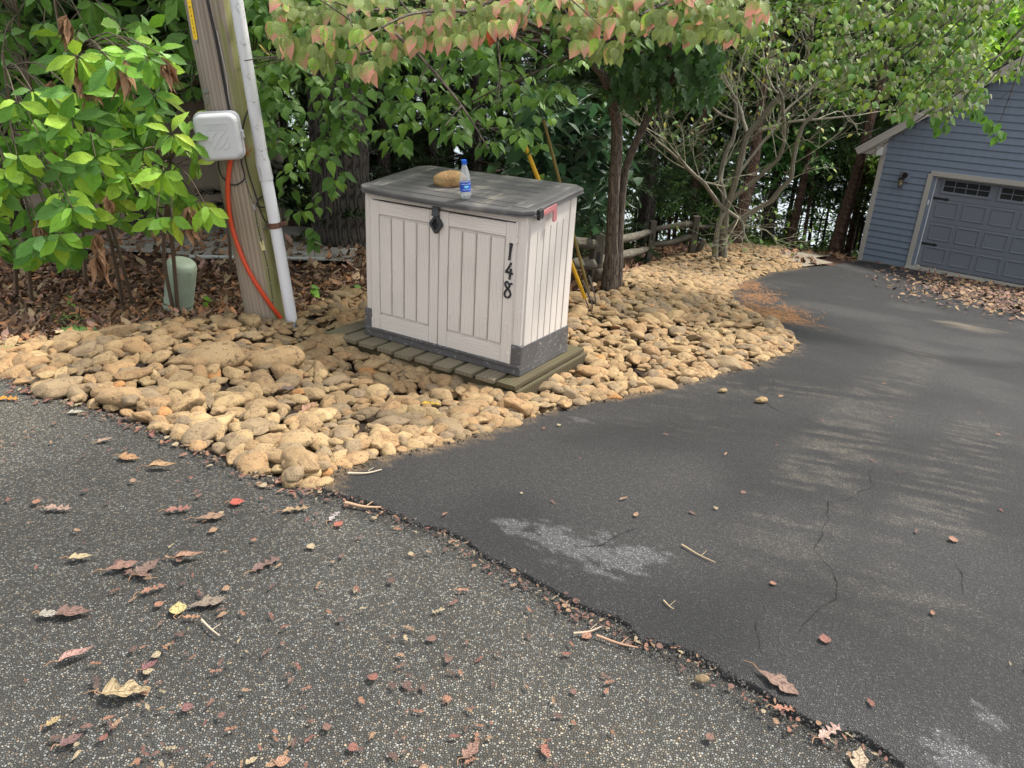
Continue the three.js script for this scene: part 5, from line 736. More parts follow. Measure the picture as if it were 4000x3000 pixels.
// ---------------------------------------------------------------- big leaved shrubs on the left
function shrub(label, stems, boxPx, D, nWhorl, K, seed, dead, yellow = 3, sizes = [0.125, 0.19]) {
  const r = rng(seed), base = gp(...stems[0][0]), t = thing('leafy_shrub', label, 'shrub', base, 'broad leaved shrubs left of the pole'), items = [], SP = [];
  stems.forEach((s, i) => { const d0 = -gp(...s[0]).z, pts = s.map(([x, y], k) => at(x, y, mix(d0, mix(D[0], D[1], 0.4), k / (s.length - 1)) + (k ? (r() - 0.5) * 0.1 : 0))); pts[0].y -= 0.06; part(t, 'stem', tube(rel(pts, base), [0.016, 0.012, 0.006], 7, 20, 0.08, i + seed), M_stem); const c = new THREE.CatmullRomCurve3(pts); for (let k = 0.25; k <= 1; k += 0.05) SP.push(c.getPoint(k)); });
  const tw = [], N2 = nWhorl;
  for (let i = 0; i < N2; i++) {
    const px = mix(boxPx[0], boxPx[1], r()), py = mix(boxPx[2], boxPx[3], Math.pow(r(), 0.9)), c = at(px, py, mix(D[0], D[1], r()));
    if (c.y < height(c.x, c.z) + 0.45 || (px > 770 && py < 690 && D[0] < 5)) continue;
    let b = SP[0]; for (const q of SP) if (q.distanceTo(c) < b.distanceTo(c)) b = q; const L = b.distanceTo(c); const mid = b.clone().lerp(c, 0.55).add(V(0, 0.12 * L, 0));
    if (L < 1.4) tw.push(tube(rel([b, mid, c], base), [0.006, 0.003], 5, 6, 0, 1, false));
    const ax = c.clone().sub(mid).normalize().add(V(0, -0.1, 0.25)).normalize(), n = 4 + Math.floor(r() * 4), ph = r() * 6.28, sz = mix(sizes[0], sizes[1], r()), e1 = ax.clone().cross(V(0.3, 1, 0.2)).normalize(), e2 = ax.clone().cross(e1), tone = Math.floor(r() * 6), droop = 0.25 + 0.5 * r();
    for (let k = 0; k < n; k++) { const a = ph + k / n * 6.28 + (r() - 0.5) * 0.5, d = e1.clone().multiplyScalar(Math.cos(a)).addScaledVector(e2, Math.sin(a)).addScaledVector(ax, 0.35).addScaledVector(down, droop).normalize(); const nn = ax.clone().addScaledVector(upv, 0.9).add(V((r() - 0.5) * 0.7, 0, (r() - 0.5) * 0.7 + 0.25)).normalize(); items.push({ p: c.clone().addScaledVector(d, 0.012), q: aim(d, nn), s: sz * (0.6 + 0.6 * r()), k: r() < 0.6 ? tone : Math.floor(r() * 6), g: Math.floor(r() * 5) }); }
  }
  for (let k = 0; k < yellow; k++) { const it = items[Math.floor(r() * items.length)]; if (it) it.m = K_yellow; }
  if (tw.length) { const m = part(t, 'twigs', merge(tw), M_twig); m.userData.kind = 'stuff'; }
  addLeaves(t, items, G_buck, K, 300, 40);
  // withered brown leaves hanging in the shrub
  for (const [x, y, Dd, s, an] of dead || []) {
    const c = at(x, y, Dd), gs = []; for (let k = 0; k < 6; k++) { const g = G_dead[k % 2].clone().toNonIndexed(); g.scale(0.5 * s, 1.1 * s, s * (0.8 + 0.3 * r())); g.applyQuaternion(aim(V((r() - 0.5) * 0.5 + an, -1, (r() - 0.5) * 0.4), V(r() - 0.5, 0.2, r() - 0.5 + 0.3))); g.translate((r() - 0.5) * 0.02, (r() - 0.5) * 0.05, (r() - 0.5) * 0.02); gs.push(g); }
    const m = part(t, 'withered_leaves', BGU.mergeGeometries(gs), K_brown, rel([c], base)[0].toArray()); m.userData.kind = 'stuff';
  }
}
shrub('tall leafy green shrub at the left edge above the leaf litter', [[[120, 1180], [95, 900], [60, 600], [10, 200]], [[60, 1150], [40, 800], [-60, 400]]], [-160, 330, 330, 980], [4.3, 5.6], 92, K_buck, 501, [[150, 880, 4.5, 0.16, 0.3], [205, 330, 4.7, 0.16, -0.2], [380, 1010, 4.5, 0.2, 0.05], [375, 920, 4.5, 0.17, 0.05], [205, 600, 4.6, 0.14, 0]], 2);
shrub('leafy shrub with curled withered leaves hanging in its middle, left of the pole', [[[520, 1190], [470, 1000], [390, 700], [330, 400], [290, 150]], [[480, 1190], [420, 900], [300, 560], [60, 300]]], [230, 640, 100, 800], [4.4, 5.8], 84, K_buck, 502, [[290, 215, 4.5, 0.22, 0.15], [325, 270, 4.5, 0.2, 0.2], [495, 240, 4.5, 0.2, -0.05], [640, 235, 4.6, 0.17, 0.1], [265, 75, 4.7, 0.16, -0.3]], 4);
shrub('yellow green shrub with slim forked stems rising beside the green pedestal', [[[693, 1225], [672, 950], [640, 700], [590, 480], [530, 330]], [[680, 1225], [640, 1000], [650, 800], [670, 600]], [[695, 1180], [660, 900], [540, 740], [430, 620]]], [420, 870, 430, 860], [4.6, 5.5], 50, K_buckY, 503, [[740, 815, 4.7, 0.13, 0], [735, 870, 4.7, 0.14, 0.1], [415, 770, 4.6, 0.13, 0.1]], 4, [0.115, 0.175]);
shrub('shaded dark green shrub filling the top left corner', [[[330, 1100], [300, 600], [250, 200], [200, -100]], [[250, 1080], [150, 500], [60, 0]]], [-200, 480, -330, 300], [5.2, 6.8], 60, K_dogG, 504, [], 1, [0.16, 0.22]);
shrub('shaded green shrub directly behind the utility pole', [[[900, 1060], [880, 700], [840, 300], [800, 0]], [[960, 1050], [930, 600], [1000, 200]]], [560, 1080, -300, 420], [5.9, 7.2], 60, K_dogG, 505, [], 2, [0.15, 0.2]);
// seedlings in the litter
function seedling(px, py, h, n, sz, K, seed, label) { const r = rng(seed), b = gp(px, py), t = thing('seedling', label, 'seedling', b), items = []; part(t, 'stem', tube([V(0, -0.03, 0), V(0.01, h * 0.5, 0.01), V(0.02, h, 0.02)], [0.004, 0.002], 5, 6), M_stem); for (let k = 0; k < n; k++) { const a = r() * 6.28, y = h * (0.4 + 0.6 * k / n), d = V(Math.cos(a), -0.1 - 0.3 * r(), Math.sin(a)); items.push({ p: b.clone().add(V(0.01, y, 0.01)), q: aim(d, V(0, 1, 0.3)), s: sz * (0.7 + 0.5 * r()), k: Math.floor(r() * 6), g: k % 3 }); } addLeaves(t, items, G_dog, K, 40, 20); }
seedling(265, 1085, 0.3, 9, 0.11, K_buck, 601, 'small green seedling in the dark leaf litter under the left shrub');
seedling(800, 1195, 0.1, 5, 0.085, K_buckY, 602, 'tiny bright green seedling just right of the green pedestal');
seedling(1215, 1175, 0.16, 4, 0.1, K_buckY, 603, 'small bright green seedling right of the white conduit');
seedling(1380, 1135, 0.05, 6, 0.07, K_buck, 604, 'low green sprout by the shed left rear corner');
seedling(1230, 1010, 0.35, 10, 0.13, K_dogG, 605, 'shaded leafy seedling between conduit and shed');
seedling(280, 1215, 0.14, 8, 0.04, K_buckY, 606, 'grassy little weed among pink brown leaves at left');
// low clover-like weeds
{ const r = rng(610), L = []; for (const [cx, cy, w, h, n] of [[310, 1300, 70, 22, 260], [270, 1250, 60, 20, 120], [590, 1275, 30, 16, 90], [30, 1370, 30, 14, 50]]) for (let k = 0; k < n; k++) { const p = gp(cx + (r() + r() - 1) * w, cy + (r() + r() - 1) * h, 0.01); L.push(p); } const g = leafGeo(ovate(0.4), 3, 0.1, 0.2), im = new THREE.InstancedMesh(g, M_leafInst, L.length); im.name = 'ground_cover'; L.forEach((p, i) => { const d = V(r() - 0.5, 0.5 * r(), r() - 0.5); im.setMatrixAt(i, _m4.compose(p, aim(d, upv), V(1, 1, 1).multiplyScalar(0.02 + 0.018 * r()))); im.setColorAt(i, rgb(0.14 + 0.1 * r(), 0.3 + 0.12 * r(), 0.06)); }); shadows(im); scene.add(im); tag(im, 'low green weeds growing through the leaf litter', 'weeds', null, 'stuff'); }

// ---------------------------------------------------------------- dogwood with the pinkish branches
function branchy(start, end, r0, n, seed, out, depth = 2, sag = 0.1) {              // a limb with side twigs; collects tubes
  const r = rng(seed), L = start.distanceTo(end), mid = start.clone().lerp(end, 0.5).add(V((r() - 0.5) * 0.2 * L, sag * L, (r() - 0.5) * 0.2 * L)), c = new THREE.QuadraticBezierCurve3(start, mid, end);
  out.push(tube([0, 0.25, 0.5, 0.75, 1].map((t) => c.getPoint(t)), [r0, r0 * 0.7, r0 * 0.3], 6, 10, 0.06, seed, false));
  if (depth > 0) for (let k = 0; k < n; k++) { const t = 0.25 + 0.75 * (k + r()) / n, p = c.getPoint(Math.min(1, t)), d = end.clone().sub(start).normalize().multiplyScalar(0.5).add(V(r() - 0.5, (r() - 0.35) * 0.6, r() - 0.5)).normalize(); branchy(p, p.clone().addScaledVector(d, L * mix(0.25, 0.45, r())), r0 * 0.45, Math.max(2, n - 2), seed * 13 + k, out, depth - 1, 0.05); }
}
{
  const base = gp(2400, 1140), t = thing('dogwood_tree', 'two stemmed dogwood tree with pinkish drooping leaves over the shed, trunk among the rocks', 'tree', base), D0 = -base.z, tw = [], r = rng(700);
  const s1 = trace([[388, 1590], [402, 1300], [412, 1000], [430, 700], [412, 590], [388, 490], [345, 400], [290, 335], [235, 250], [180, 120], [120, -60]], Zt, [D0, D0 - 0.9]), s2 = trace([[428, 1580], [440, 1250], [472, 930], [540, 750], [632, 570], [715, 440], [785, 320], [850, 190], [930, 20]], Zt, [D0 + 0.02, D0 - 0.4]);
  s1[0].y -= 0.1; s2[0].y -= 0.1;
  part(t, 'trunk', tube(rel(s1, base), [0.1, 0.062, 0.052, 0.049, 0.047, 0.038, 0.034, 0.03, 0.027, 0.024, 0.02], 14, 70, 0.16, 11), M_dogBark); part(t, 'trunk', tube(rel(s2, base), [0.07, 0.044, 0.037, 0.034, 0.032, 0.03, 0.029, 0.027, 0.025], 12, 60, 0.12, 12), M_dogBark);
  part(t, 'root_burl', (() => { const g = new THREE.IcosahedronGeometry(0.1, 4), p = g.attributes.position; for (let i = 0; i < p.count; i++) { const k = 0.75 + 0.5 * fbm(p.getX(i) * 14 + 5, p.getY(i) * 14 + p.getZ(i) * 9, 3, 3); p.setXYZ(i, p.getX(i) * k * 0.8, p.getY(i) * k * 1.3, p.getZ(i) * k * 0.8); } const m = BGU.mergeVertices((g.deleteAttribute('uv'), g.deleteAttribute('normal'), g), 1e-5); m.computeVertexNormals(); return uvm(m); })(), M_dogBark, rel([gp(2345, 1122)], base)[0].add(V(0, 0.08, 0)).toArray());
  // limbs reaching over the shed towards the street
  const tops = [s1[7], s1[8], s1[9], s2[6], s2[7], s2[8]], ends = [at(1200, 60, 4.6), at(1500, 120, 4.2), at(1800, 60, 4.2), at(2100, 40, 4.3), at(2500, 60, 4.6), at(2900, 40, 5), at(2350, 190, 4.8), at(1300, 250, 5), at(1650, 250, 6.2), at(1100, 300, 6.4), at(2000, 330, 6.4), at(1350, -150, 5.5), at(2700, -100, 5.8)];
  ends.forEach((e, i) => { const b = tops[i < 5 ? Math.min(5, i) : i % 6]; branchy(b, e, 0.022, 4, 720 + i, tw, 2, 0.12); });
  const m = part(t, 'branches', merge(tw.map((g) => (g.translate(-base.x, -base.y, -base.z), g))), M_dogBark); m.userData.kind = 'stuff';
  // pink tinged leaves along the low fringe
  const low = [[1060, 90], [1090, 250], [1180, 290], [1270, 330], [1370, 330], [1480, 320], [1560, 230], [1660, 210], [1780, 200], [1850, 200], [1960, 150], [2060, 130], [2150, 110], [2230, 200], [2300, 280], [2400, 280], [2440, 150], [2560, 180], [2700, 180], [2850, 190], [2930, 180], [3010, 60]];
  const lowAt = (x) => { for (let i = 0; i < low.length - 1; i++) if (x >= low[i][0] && x <= low[i + 1][0]) return mix(low[i][1], low[i + 1][1], (x - low[i][0]) / (low[i + 1][0] - low[i][0])); return 0; };
  const items = [];
  for (let k = 0; k < 470; k++) {
    const px = mix(1070, 3000, r()), lo = lowAt(px) - 75, py = lo - Math.pow(r(), 1.3) * (lo + 210), D = mix(3.9, 5.2, r()), c = at(px, py, D), n = 3 + Math.floor(r() * 3), ph = r() * 6.28, dr = sst(-40, lo, py);
    for (let j = 0; j < n; j++) { const a = ph + j / n * 6.28 + r() * 0.5, d = V(Math.cos(a) * 0.6, -0.45 - 0.75 * dr * (0.6 + 0.5 * r()), Math.sin(a) * 0.6 + 0.12); items.push({ p: c.clone().addScaledVector(d, 0.015), q: aim(d, V((r() - 0.5) * 0.6, 0.75, 0.75)), s: mix(0.05, 0.105, r()), k: 0, g: Math.floor(r() * 3), m: K_dogP.mats[r() < (px > 1500 && py < 170 ? 0.75 : 0.5) ? [0, 2, 7][Math.floor(r() * 3)] : [1, 3, 4, 5, 6][Math.floor(r() * 5)]] }); }
  }
  // one red leaf, one orange leaf
  items.push({ p: at(1925, 85, 4.0), q: aim(V(0, -1, 0.1), V(0.3, 0, 1)), s: 0.12, k: 0, g: 1, m: leafMat({ map: T_leaf, color: rgb(0.62, 0.12, 0.06) }) }, { p: at(1362, 100, 4.4), q: aim(V(-0.3, -0.9, 0.1), V(0.3, 0.3, 1)), s: 0.09, k: 0, g: 1, m: leafMat({ color: rgb(0.7, 0.2, 0.04) }) });
  // top tier hides the sky: green-pink leaves further back and above the frame
  const fr = items.slice(); addLeaves(t, fr, G_dog, { cols: [[0.3, 0.36, 0.12], [0.4, 0.3, 0.18], [0.2, 0.34, 0.07]], mats: K_dogP.mats }, 300, 40);
  const green = []; const lo2 = [[950, 600], [1060, 760], [1150, 860], [1280, 900], [1420, 640], [1560, 690], [1700, 610], [1850, 660], [1980, 700], [2080, 880], [2160, 640], [2300, 330], [2500, 230], [3000, 150]];
  const loB = (x) => { for (let i = 0; i < lo2.length - 1; i++) if (x >= lo2[i][0] && x <= lo2[i + 1][0]) return mix(lo2[i][1], lo2[i + 1][1], (x - lo2[i][0]) / (lo2[i + 1][0] - lo2[i][0])); return 100; };
  for (let k = 0; k < 820; k++) { const px = mix(960, 2950, Math.pow(r(), 1.35)), lo = loB(px) - 110 * r() - 50, py = lo - Math.pow(r(), 0.85) * (lo + 420), c = at(px, py, mix(5.3, 7.4, r())), n = 4 + Math.floor(r() * 3), ph = r() * 6.28; for (let j = 0; j < n; j++) { const a = ph + j / n * 6.28 + r() * 0.6, d = V(Math.cos(a), -0.3 - 0.5 * r(), Math.sin(a)); green.push({ p: c.clone().addScaledVector(d, 0.02 + 0.06 * r()), q: aim(d, V((r() - 0.5) * 0.7, 1, 0.35)), s: mix(0.08, 0.13, r()), k: Math.floor(r() * 4), g: Math.floor(r() * 3) }); } }
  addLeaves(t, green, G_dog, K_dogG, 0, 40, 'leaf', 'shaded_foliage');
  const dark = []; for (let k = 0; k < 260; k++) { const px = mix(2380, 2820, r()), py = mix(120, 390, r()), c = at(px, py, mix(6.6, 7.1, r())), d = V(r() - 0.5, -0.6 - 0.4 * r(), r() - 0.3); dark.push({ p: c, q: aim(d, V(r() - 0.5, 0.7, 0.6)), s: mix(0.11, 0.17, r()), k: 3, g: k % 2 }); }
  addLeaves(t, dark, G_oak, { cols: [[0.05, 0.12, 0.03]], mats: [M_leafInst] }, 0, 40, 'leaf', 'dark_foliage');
}
// ---------------------------------------------------------------- split rail fence
const T_rail = canvasTex(256, 512, (u, v) => { const g = fbm(u * 40, v * 3, 191, 4, 3), m = fbm(u * 8, v * 8, 192, 4, 8); let c = mix3([0.045, 0.038, 0.028], [0.15, 0.13, 0.098], g); return mix3(c, [0.19, 0.21, 0.13], 0.5 * sst(0.55, 0.7, m)); }); T_rail.repeat.set(3, 1);
const M_rail = mat({ map: T_rail, bumpMap: T_woodB, bumpScale: 0.012, roughness: 0.95 });
{
  const P = [[2312, 1100, 915], [2528, 1030, 862], [2697, 995, 842], [2921, 957, 862], [3003, 955, 868]].map(([x, y, top]) => { const b = gp(x, y), D = -b.z; return { b, top: (yy) => at(x + (1030 - 862) * 0.1 * ((y - yy) / (y - top)), yy, D), D, x, y, ty: top }; });
  const t = thing('split_rail_fence', 'mossy split rail fence with leaning posts between the rocks and the woods', 'fence', P[1].b), o = P[1].b;
  P.forEach((p, i) => { const h = p.top(p.ty).y - p.b.y, g = box(0.13, h + 0.3, 0.1, 0.012), q = part(t, 'post', g, M_rail, rel([p.b], o)[0].add(V(0.02, h / 2 - 0.15, 0)).toArray(), [0.02 * i, 0.4 - 0.1 * i, -0.05 + 0.02 * (i % 3)]); const hole = box(0.05, 0.13, 0.104, 0.004); part(q, 'mortise', hole, mat({ color: rgb(0.02, 0.018, 0.015) }), [0, h * 0.32, 0]); });
  const rail = (a, b, s = 0) => { const m = a.clone().lerp(b, 0.5).add(V(0, -0.02 + 0.04 * (hash(s, 1, 4) - 0.5), 0)); part(t, 'rail', tube(rel([a, a.clone().lerp(b, 0.1), m, b.clone().lerp(a, 0.1), b], o), [0.035, 0.06, 0.065, 0.06, 0.035], 6, 14, 0.22, 20 + s), M_rail); };
  const k = (i, y) => P[i].top(y);
  rail(k(0, 952), k(1, 906), 1); rail(k(0, 1022), k(1, 972), 2); rail(k(1, 896), k(2, 872), 3); rail(k(1, 958), k(2, 922), 4); rail(k(2, 884), k(3, 893), 5); rail(k(3, 862), k(4, 880), 7); rail(k(3, 908), k(4, 922), 8);
  rail(at(2235, 945, P[0].D - 0.6), k(0, 956), 9); rail(at(2235, 1030, P[0].D - 0.6), k(0, 1034), 10);
  // rails that have come down
  const d1 = at(2715, 880, P[2].D), d2 = gp(2796, 945); rail(d1, d2.add(V(0, 0.1, 0)), 11); rail(at(2752, 935, P[2].D), gp(2712, 992).add(V(0, 0.03, 0)), 12);
}
{ // far black metal fence beside the garage
  const b = gp(3318, 990), t = thing('metal_fence', 'black metal fence posts just left of the garage corner', 'fence', b), D = 18.6; t.position.copy(at(3335, 968, D));
  const o = t.position; for (const [x0, y0, x1, y1] of [[3335, 975, 3363, 838], [3352, 975, 3376, 850]]) part(t, 'post', tube(rel([at(x0, y0, D), at(x1, y1, D)], o), 0.032, 8, 1), M_black); for (const f of [0.25, 0.85]) part(t, 'rail', tube(rel([at(mix(3335, 3363, f), mix(975, 838, f), D), at(mix(3352, 3376, f), mix(975, 850, f), D)], o), 0.014, 6, 1), M_black);
}
// ---------------------------------------------------------------- lichen covered small tree
{
  const base = gp(2815, 1012), D = -base.z, t = thing('lichen_tree', 'pale lichen covered bare tree with many crooked stems behind the rocks', 'tree', base), r = rng(801), tw = [], leaves = [];
  const L = [
    [[[602, 1495], [612, 1300], [622, 1140]], 0, 0, [0.085, 0.07, 0.07]], [[[545, 1490], [552, 1320], [590, 1180], [622, 1130]], -0.1, 0, [0.07, 0.06, 0.05]], [[[575, 1490], [582, 1330], [596, 1200]], 0.1, 0.1, [0.06, 0.05, 0.04]],
    [[[622, 1150], [560, 1090], [510, 1020], [450, 940], [390, 890], [310, 810], [200, 710], [110, 640]], 0, -1.4, [0.055, 0.045, 0.035, 0.02]], [[[610, 1110], [600, 1020], [578, 930], [592, 820], [632, 700], [665, 640], [690, 500], [680, 340], [620, 220], [560, 100], [505, -20]], 0, 0.5, [0.06, 0.055, 0.05, 0.045, 0.035, 0.02]],
    [[[625, 1120], [662, 1020], [702, 880], [736, 730], [776, 600], [860, 505], [940, 400], [1050, 265], [1150, 135], [1260, 60], [1340, 0]], 0, -1, [0.075, 0.07, 0.06, 0.05, 0.04, 0.025]], [[[776, 600], [742, 500], [712, 380], [685, 320]], -0.4, 0, [0.045, 0.035, 0.02]],
    [[[640, 1085], [740, 1000], [832, 930], [905, 855], [985, 785], [1032, 680], [1036, 540], [1030, 430], [1020, 320], [985, 250]], 0, -1.2, [0.05, 0.045, 0.04, 0.035, 0.02]], [[[690, 900], [780, 790], [880, 660], [960, 570], [1040, 440], [1150, 340], [1310, 205]], 0.2, 0.8, [0.04, 0.035, 0.03, 0.02]],
    [[[635, 1290], [720, 1215], [850, 1130], [940, 1080], [1005, 1000], [1085, 915], [1102, 800], [1135, 640], [1185, 520], [1285, 430], [1400, 300], [1500, 180]], 0, -1.3, [0.06, 0.055, 0.05, 0.045, 0.04, 0.025]], [[[630, 1150], [700, 1200], [735, 1240], [748, 1320]], 0, -0.3, [0.04, 0.04, 0.035]],
    [[[880, 570], [1080, 510], [1300, 490], [1570, 462]], -0.2, -0.6, [0.03, 0.025, 0.012]], [[[450, 940], [520, 955], [580, 970]], -0.5, 0, [0.025, 0.02]], [[[392, 885], [330, 820], [250, 720], [150, 600]], -0.7, -1.5, [0.03, 0.02, 0.012]], [[[1022, 320], [960, 270], [900, 100], [880, -30]], -1, -0.6, [0.03, 0.02, 0.012]], [[[690, 500], [560, 440], [430, 300], [270, 230]], 0.2, -1.2, [0.03, 0.022, 0.01]], [[[620, 220], [500, 230], [400, 170], [330, 90]], 0.4, -0.5, [0.025, 0.018, 0.01]],
  ];
  const sub = (p, d, len, rad, depth) => { const e = p.clone().addScaledVector(d, len), m = p.clone().lerp(e, 0.5).add(V((r() - 0.5) * len * 0.3, (r() - 0.3) * len * 0.25, (r() - 0.5) * len * 0.3)); tw.push(tube([p, m, e], [rad, rad * 0.45], depth > 1 ? 5 : 4, depth > 1 ? 5 : 3, 0, 1, false)); if (depth > 0) for (let k = 0; k < 4; k++) { const t2 = 0.3 + 0.7 * r(), q = p.clone().lerp(m, Math.min(1, t2 * 2)).lerp(e, Math.max(0, t2 * 2 - 1)); sub(q, d.clone().multiplyScalar(0.6).add(V((r() - 0.5) * 1.5, (r() - 0.25) * 1.1, (r() - 0.5) * 1.5)).normalize(), len * (0.4 + 0.3 * r()), rad * 0.5, depth - 1); } else if (r() < 0.5) leaves.push({ p: e, q: aim(V(r() - 0.5, -0.6 * r(), r() - 0.5), V(r() - 0.5, 1, 0.4)), s: 0.07 + 0.06 * r(), k: Math.floor(r() * 5), g: 0 }); };
  L.forEach(([px, d0, d1, rad], i) => { const pts = trace(px, Zm, [D + d0, D + d1]); if (i < 3) pts[0].y -= 0.15; part(t, i < 3 ? 'trunk' : 'limb', tube(rel(pts, base), rad.map((q) => q * 0.85), 9, pts.length * 5, 0.18, 30 + i), M_lichen); if (i > 2) { const c = new THREE.CatmullRomCurve3(pts), n = i > 10 ? 4 : 7; for (let k = 0; k < n; k++) { const u = 0.35 + 0.65 * (k + r()) / n, p = c.getPoint(Math.min(1, u)), tg = c.getTangent(Math.min(1, u)); sub(p, tg.multiplyScalar(0.6).add(V((r() - 0.5) * 1.6, (r() - 0.2) * 0.9, (r() - 0.5) * 1.6)).normalize(), 0.5 + 0.6 * r(), 0.009, 2); } } });
  const m = part(t, 'twigs', merge(tw.map((g) => (g.translate(-base.x, -base.y, -base.z), g))), mat({ color: rgb(0.3, 0.29, 0.2), roughness: 0.95 })); m.userData.kind = 'stuff';
  addLeaves(t, leaves, [G_small], tones([[0.2, 0.34, 0.05], [0.3, 0.38, 0.05], [0.13, 0.26, 0.05], [0.4, 0.36, 0.05], [0.16, 0.3, 0.08]], { map: null, bumpMap: null }), 0, 30);
}
// ---------------------------------------------------------------- pines and other trees of the wood
const G_tuft = [31, 32, 33].map((seed) => { const r = rng(seed), pos = [], nor = [], idx = []; for (let k = 0; k < 110; k++) { const z = r(), o = V((r() - 0.5) * 0.12, (r() - 0.5) * 0.12, z), d = V(r() - 0.5, r() * 0.8 - 0.3, 0.25 + r() * 0.5).normalize().multiplyScalar(0.2 + 0.16 * r()), w = V(r() - 0.5, r() - 0.5, r() - 0.5).cross(d).normalize().multiplyScalar(0.013), n = d.clone().cross(w).normalize(); if (n.y < 0) n.negate(); const b = pos.length / 3; for (const p of [o.clone().add(w), o.clone().sub(w), o.clone().add(d)]) { pos.push(p.x, p.y, p.z); nor.push(n.x, n.y, n.z); } idx.push(b, b + 1, b + 2); } const g = new THREE.BufferGeometry(); g.setAttribute('position', new THREE.Float32BufferAttribute(pos, 3)); g.setAttribute('normal', new THREE.Float32BufferAttribute(nor, 3)); g.setIndex(idx); return g; });
const M_needle = mat({ color: rgb(1, 1, 1), roughness: 0.8, transmission: 0.2, thickness: 0, side: THREE.DoubleSide }, true);
const PINE_GROUP = 'pines and slender trees between the rocks and the lake';
function pine(label, trace2d, D, r0, o = {}) {
  const { H = 13, from = 3, rad = 2.2, n = 300, tint = [0.085, 0.16, 0.045], seed = 1, m = M_pineBark, size = 0.46, group, kind = 'pine_tree', low = 0.25, drop = -0.12 } = o, r = rng(seed * 31 + 7);
  const pts = trace2d.map(([x, y]) => at(x, y, D)), gy = height(pts[0].x, pts[0].z); const base = V(pts[0].x, gy, pts[0].z), dir = pts[pts.length - 1].clone().sub(pts[0]).normalize(); pts[0].copy(base).add(V(0, -0.2, 0));
  const last = pts[pts.length - 1], up = V(dir.x * 0.6, Math.max(0.9, dir.y), dir.z).normalize(); pts.push(last.clone().addScaledVector(up, H * 0.35), last.clone().addScaledVector(up, H * 0.7));
  const t = thing(kind, label, kind === 'pine_tree' ? 'pine tree' : 'tree', base, group); part(t, 'trunk', tube(rel(pts, base), [r0 * 1.15, r0, r0 * 0.85, r0 * 0.6, r0 * 0.25], 10, 24, 0.1, seed), m);
  const c = new THREE.CatmullRomCurve3(pts), tw = [], it = []; const total = pts[pts.length - 1].y - base.y;
  const nl = o.limbs ?? 26; for (let k = 0; k < nl; k++) {
    const hh = from + (total - from) * Math.pow((k + r()) / nl, 1.1), f = clamp(hh / total, 0.02, 0.99), p = c.getPointAt(f), a = k * 2.4 + r(), L = rad * (1 - 0.6 * (hh - from) / (total - from + 0.1)) * mix(0.6, 1.15, r()), d = V(Math.cos(a), drop + 0.3 * (f - 0.3), Math.sin(a)).normalize(), e = p.clone().addScaledVector(d, L);
    const mid = p.clone().lerp(e, 0.5).add(V(0, 0.1 * L, 0)); tw.push(tube(rel([p, mid, e], base), [0.028, 0.008], 4, 4, 0, 1, false)); const per = Math.round(n / nl);
    for (let j = 0; j < per; j++) { const u = mix(low, 1.05, Math.sqrt(r())), q = p.clone().lerp(mid, Math.min(1, u * 2)).lerp(e, Math.max(0, u * 2 - 1)), dd = d.clone().multiplyScalar(0.7).add(V((r() - 0.5) * 1.5, (r() - 0.55) * 0.9, (r() - 0.5) * 1.5)).normalize(); it.push([q.addScaledVector(dd, r() * 0.45 * (0.3 + u)), dd, size * (0.7 + 0.6 * r()), mix(0.65, 1.5, r())]); }
  }
  for (let k = 0; k < (o.dead ?? 7); k++) { const f = clamp((0.6 + (from - 0.6) * r()) / total, 0.02, 0.9), p = c.getPointAt(f), a = r() * 6.28, e = p.clone().add(V(Math.cos(a), 0.1 * r() - 0.15, Math.sin(a)).multiplyScalar(0.6 + r() * 0.9)); tw.push(tube(rel([p, p.clone().lerp(e, 0.5).add(V(0, 0.08, 0)), e], base), [0.016, 0.005], 4, 4, 0, 1, false)); }
  if (tw.length) { const b = part(t, 'branches', merge(tw), M_darkBark); b.userData.kind = 'stuff'; }
  if (it.length) { const im = shadows(new THREE.InstancedMesh(G_tuft[seed % 3], M_needle, it.length)); im.name = 'crown'; im.userData.kind = 'stuff'; it.forEach(([p, d, s, l], i) => { im.setMatrixAt(i, _m4.compose(p.sub(base), aim(d, V(0.1, 1, 0.1)), V(s, s, s))); im.setColorAt(i, rgb(tint[0] * l, tint[1] * l, tint[2] * l)); }); t.add(im); }
}
pine('red barked leaning pine trunk rising directly behind the lichen covered tree', [Zm(690, 1390), Zm(740, 1130), Zm(800, 900), Zm(840, 650), Zm(870, 400)], 17.6, 0.13, { from: 5.4, seed: 2, n: 420, rad: 2.6 });
pine('dark straight pine trunk left of the lichen covered tree beside a fence post', [Zm(392, 1330), Zm(398, 1100), Zm(402, 900), Zm(432, 700)], 20.5, 0.125, { from: 4.2, seed: 3, n: 460, rad: 2.6, m: M_pineBark });
pine('slender red pine leaning right, first one right of the end of the fence', [Zm(1062, 1395), Zm(1120, 1180), Zm(1155, 1030)], 20.5, 0.115, { from: 3.8, seed: 4, n: 520, rad: 2.5, tint: [0.07, 0.13, 0.04] });
pine('red brown pine trunk leaning right near the garage corner', [Zm(1400, 1420), Zm(1460, 1230), Zm(1520, 1020), Zm(1580, 800)], 19, 0.15, { from: 5, seed: 5, n: 480, rad: 1.4, tint: [0.09, 0.16, 0.045] });
pine('thin pine trunk standing close behind the leaning trunk near the garage corner', [Zm(1440, 1420), Zm(1485, 1200), Zm(1545, 1000)], 20, 0.1, { from: 5.2, seed: 6, n: 330, rad: 1.3, tint: [0.08, 0.15, 0.045] });
pine('wide dark tree trunk behind the fence between two rail posts', [Zm(45, 1290), Zm(55, 1050), Zm(75, 800)], 19, 0.2, { from: 4.6, seed: 7, n: 420, rad: 3, m: M_darkBark });
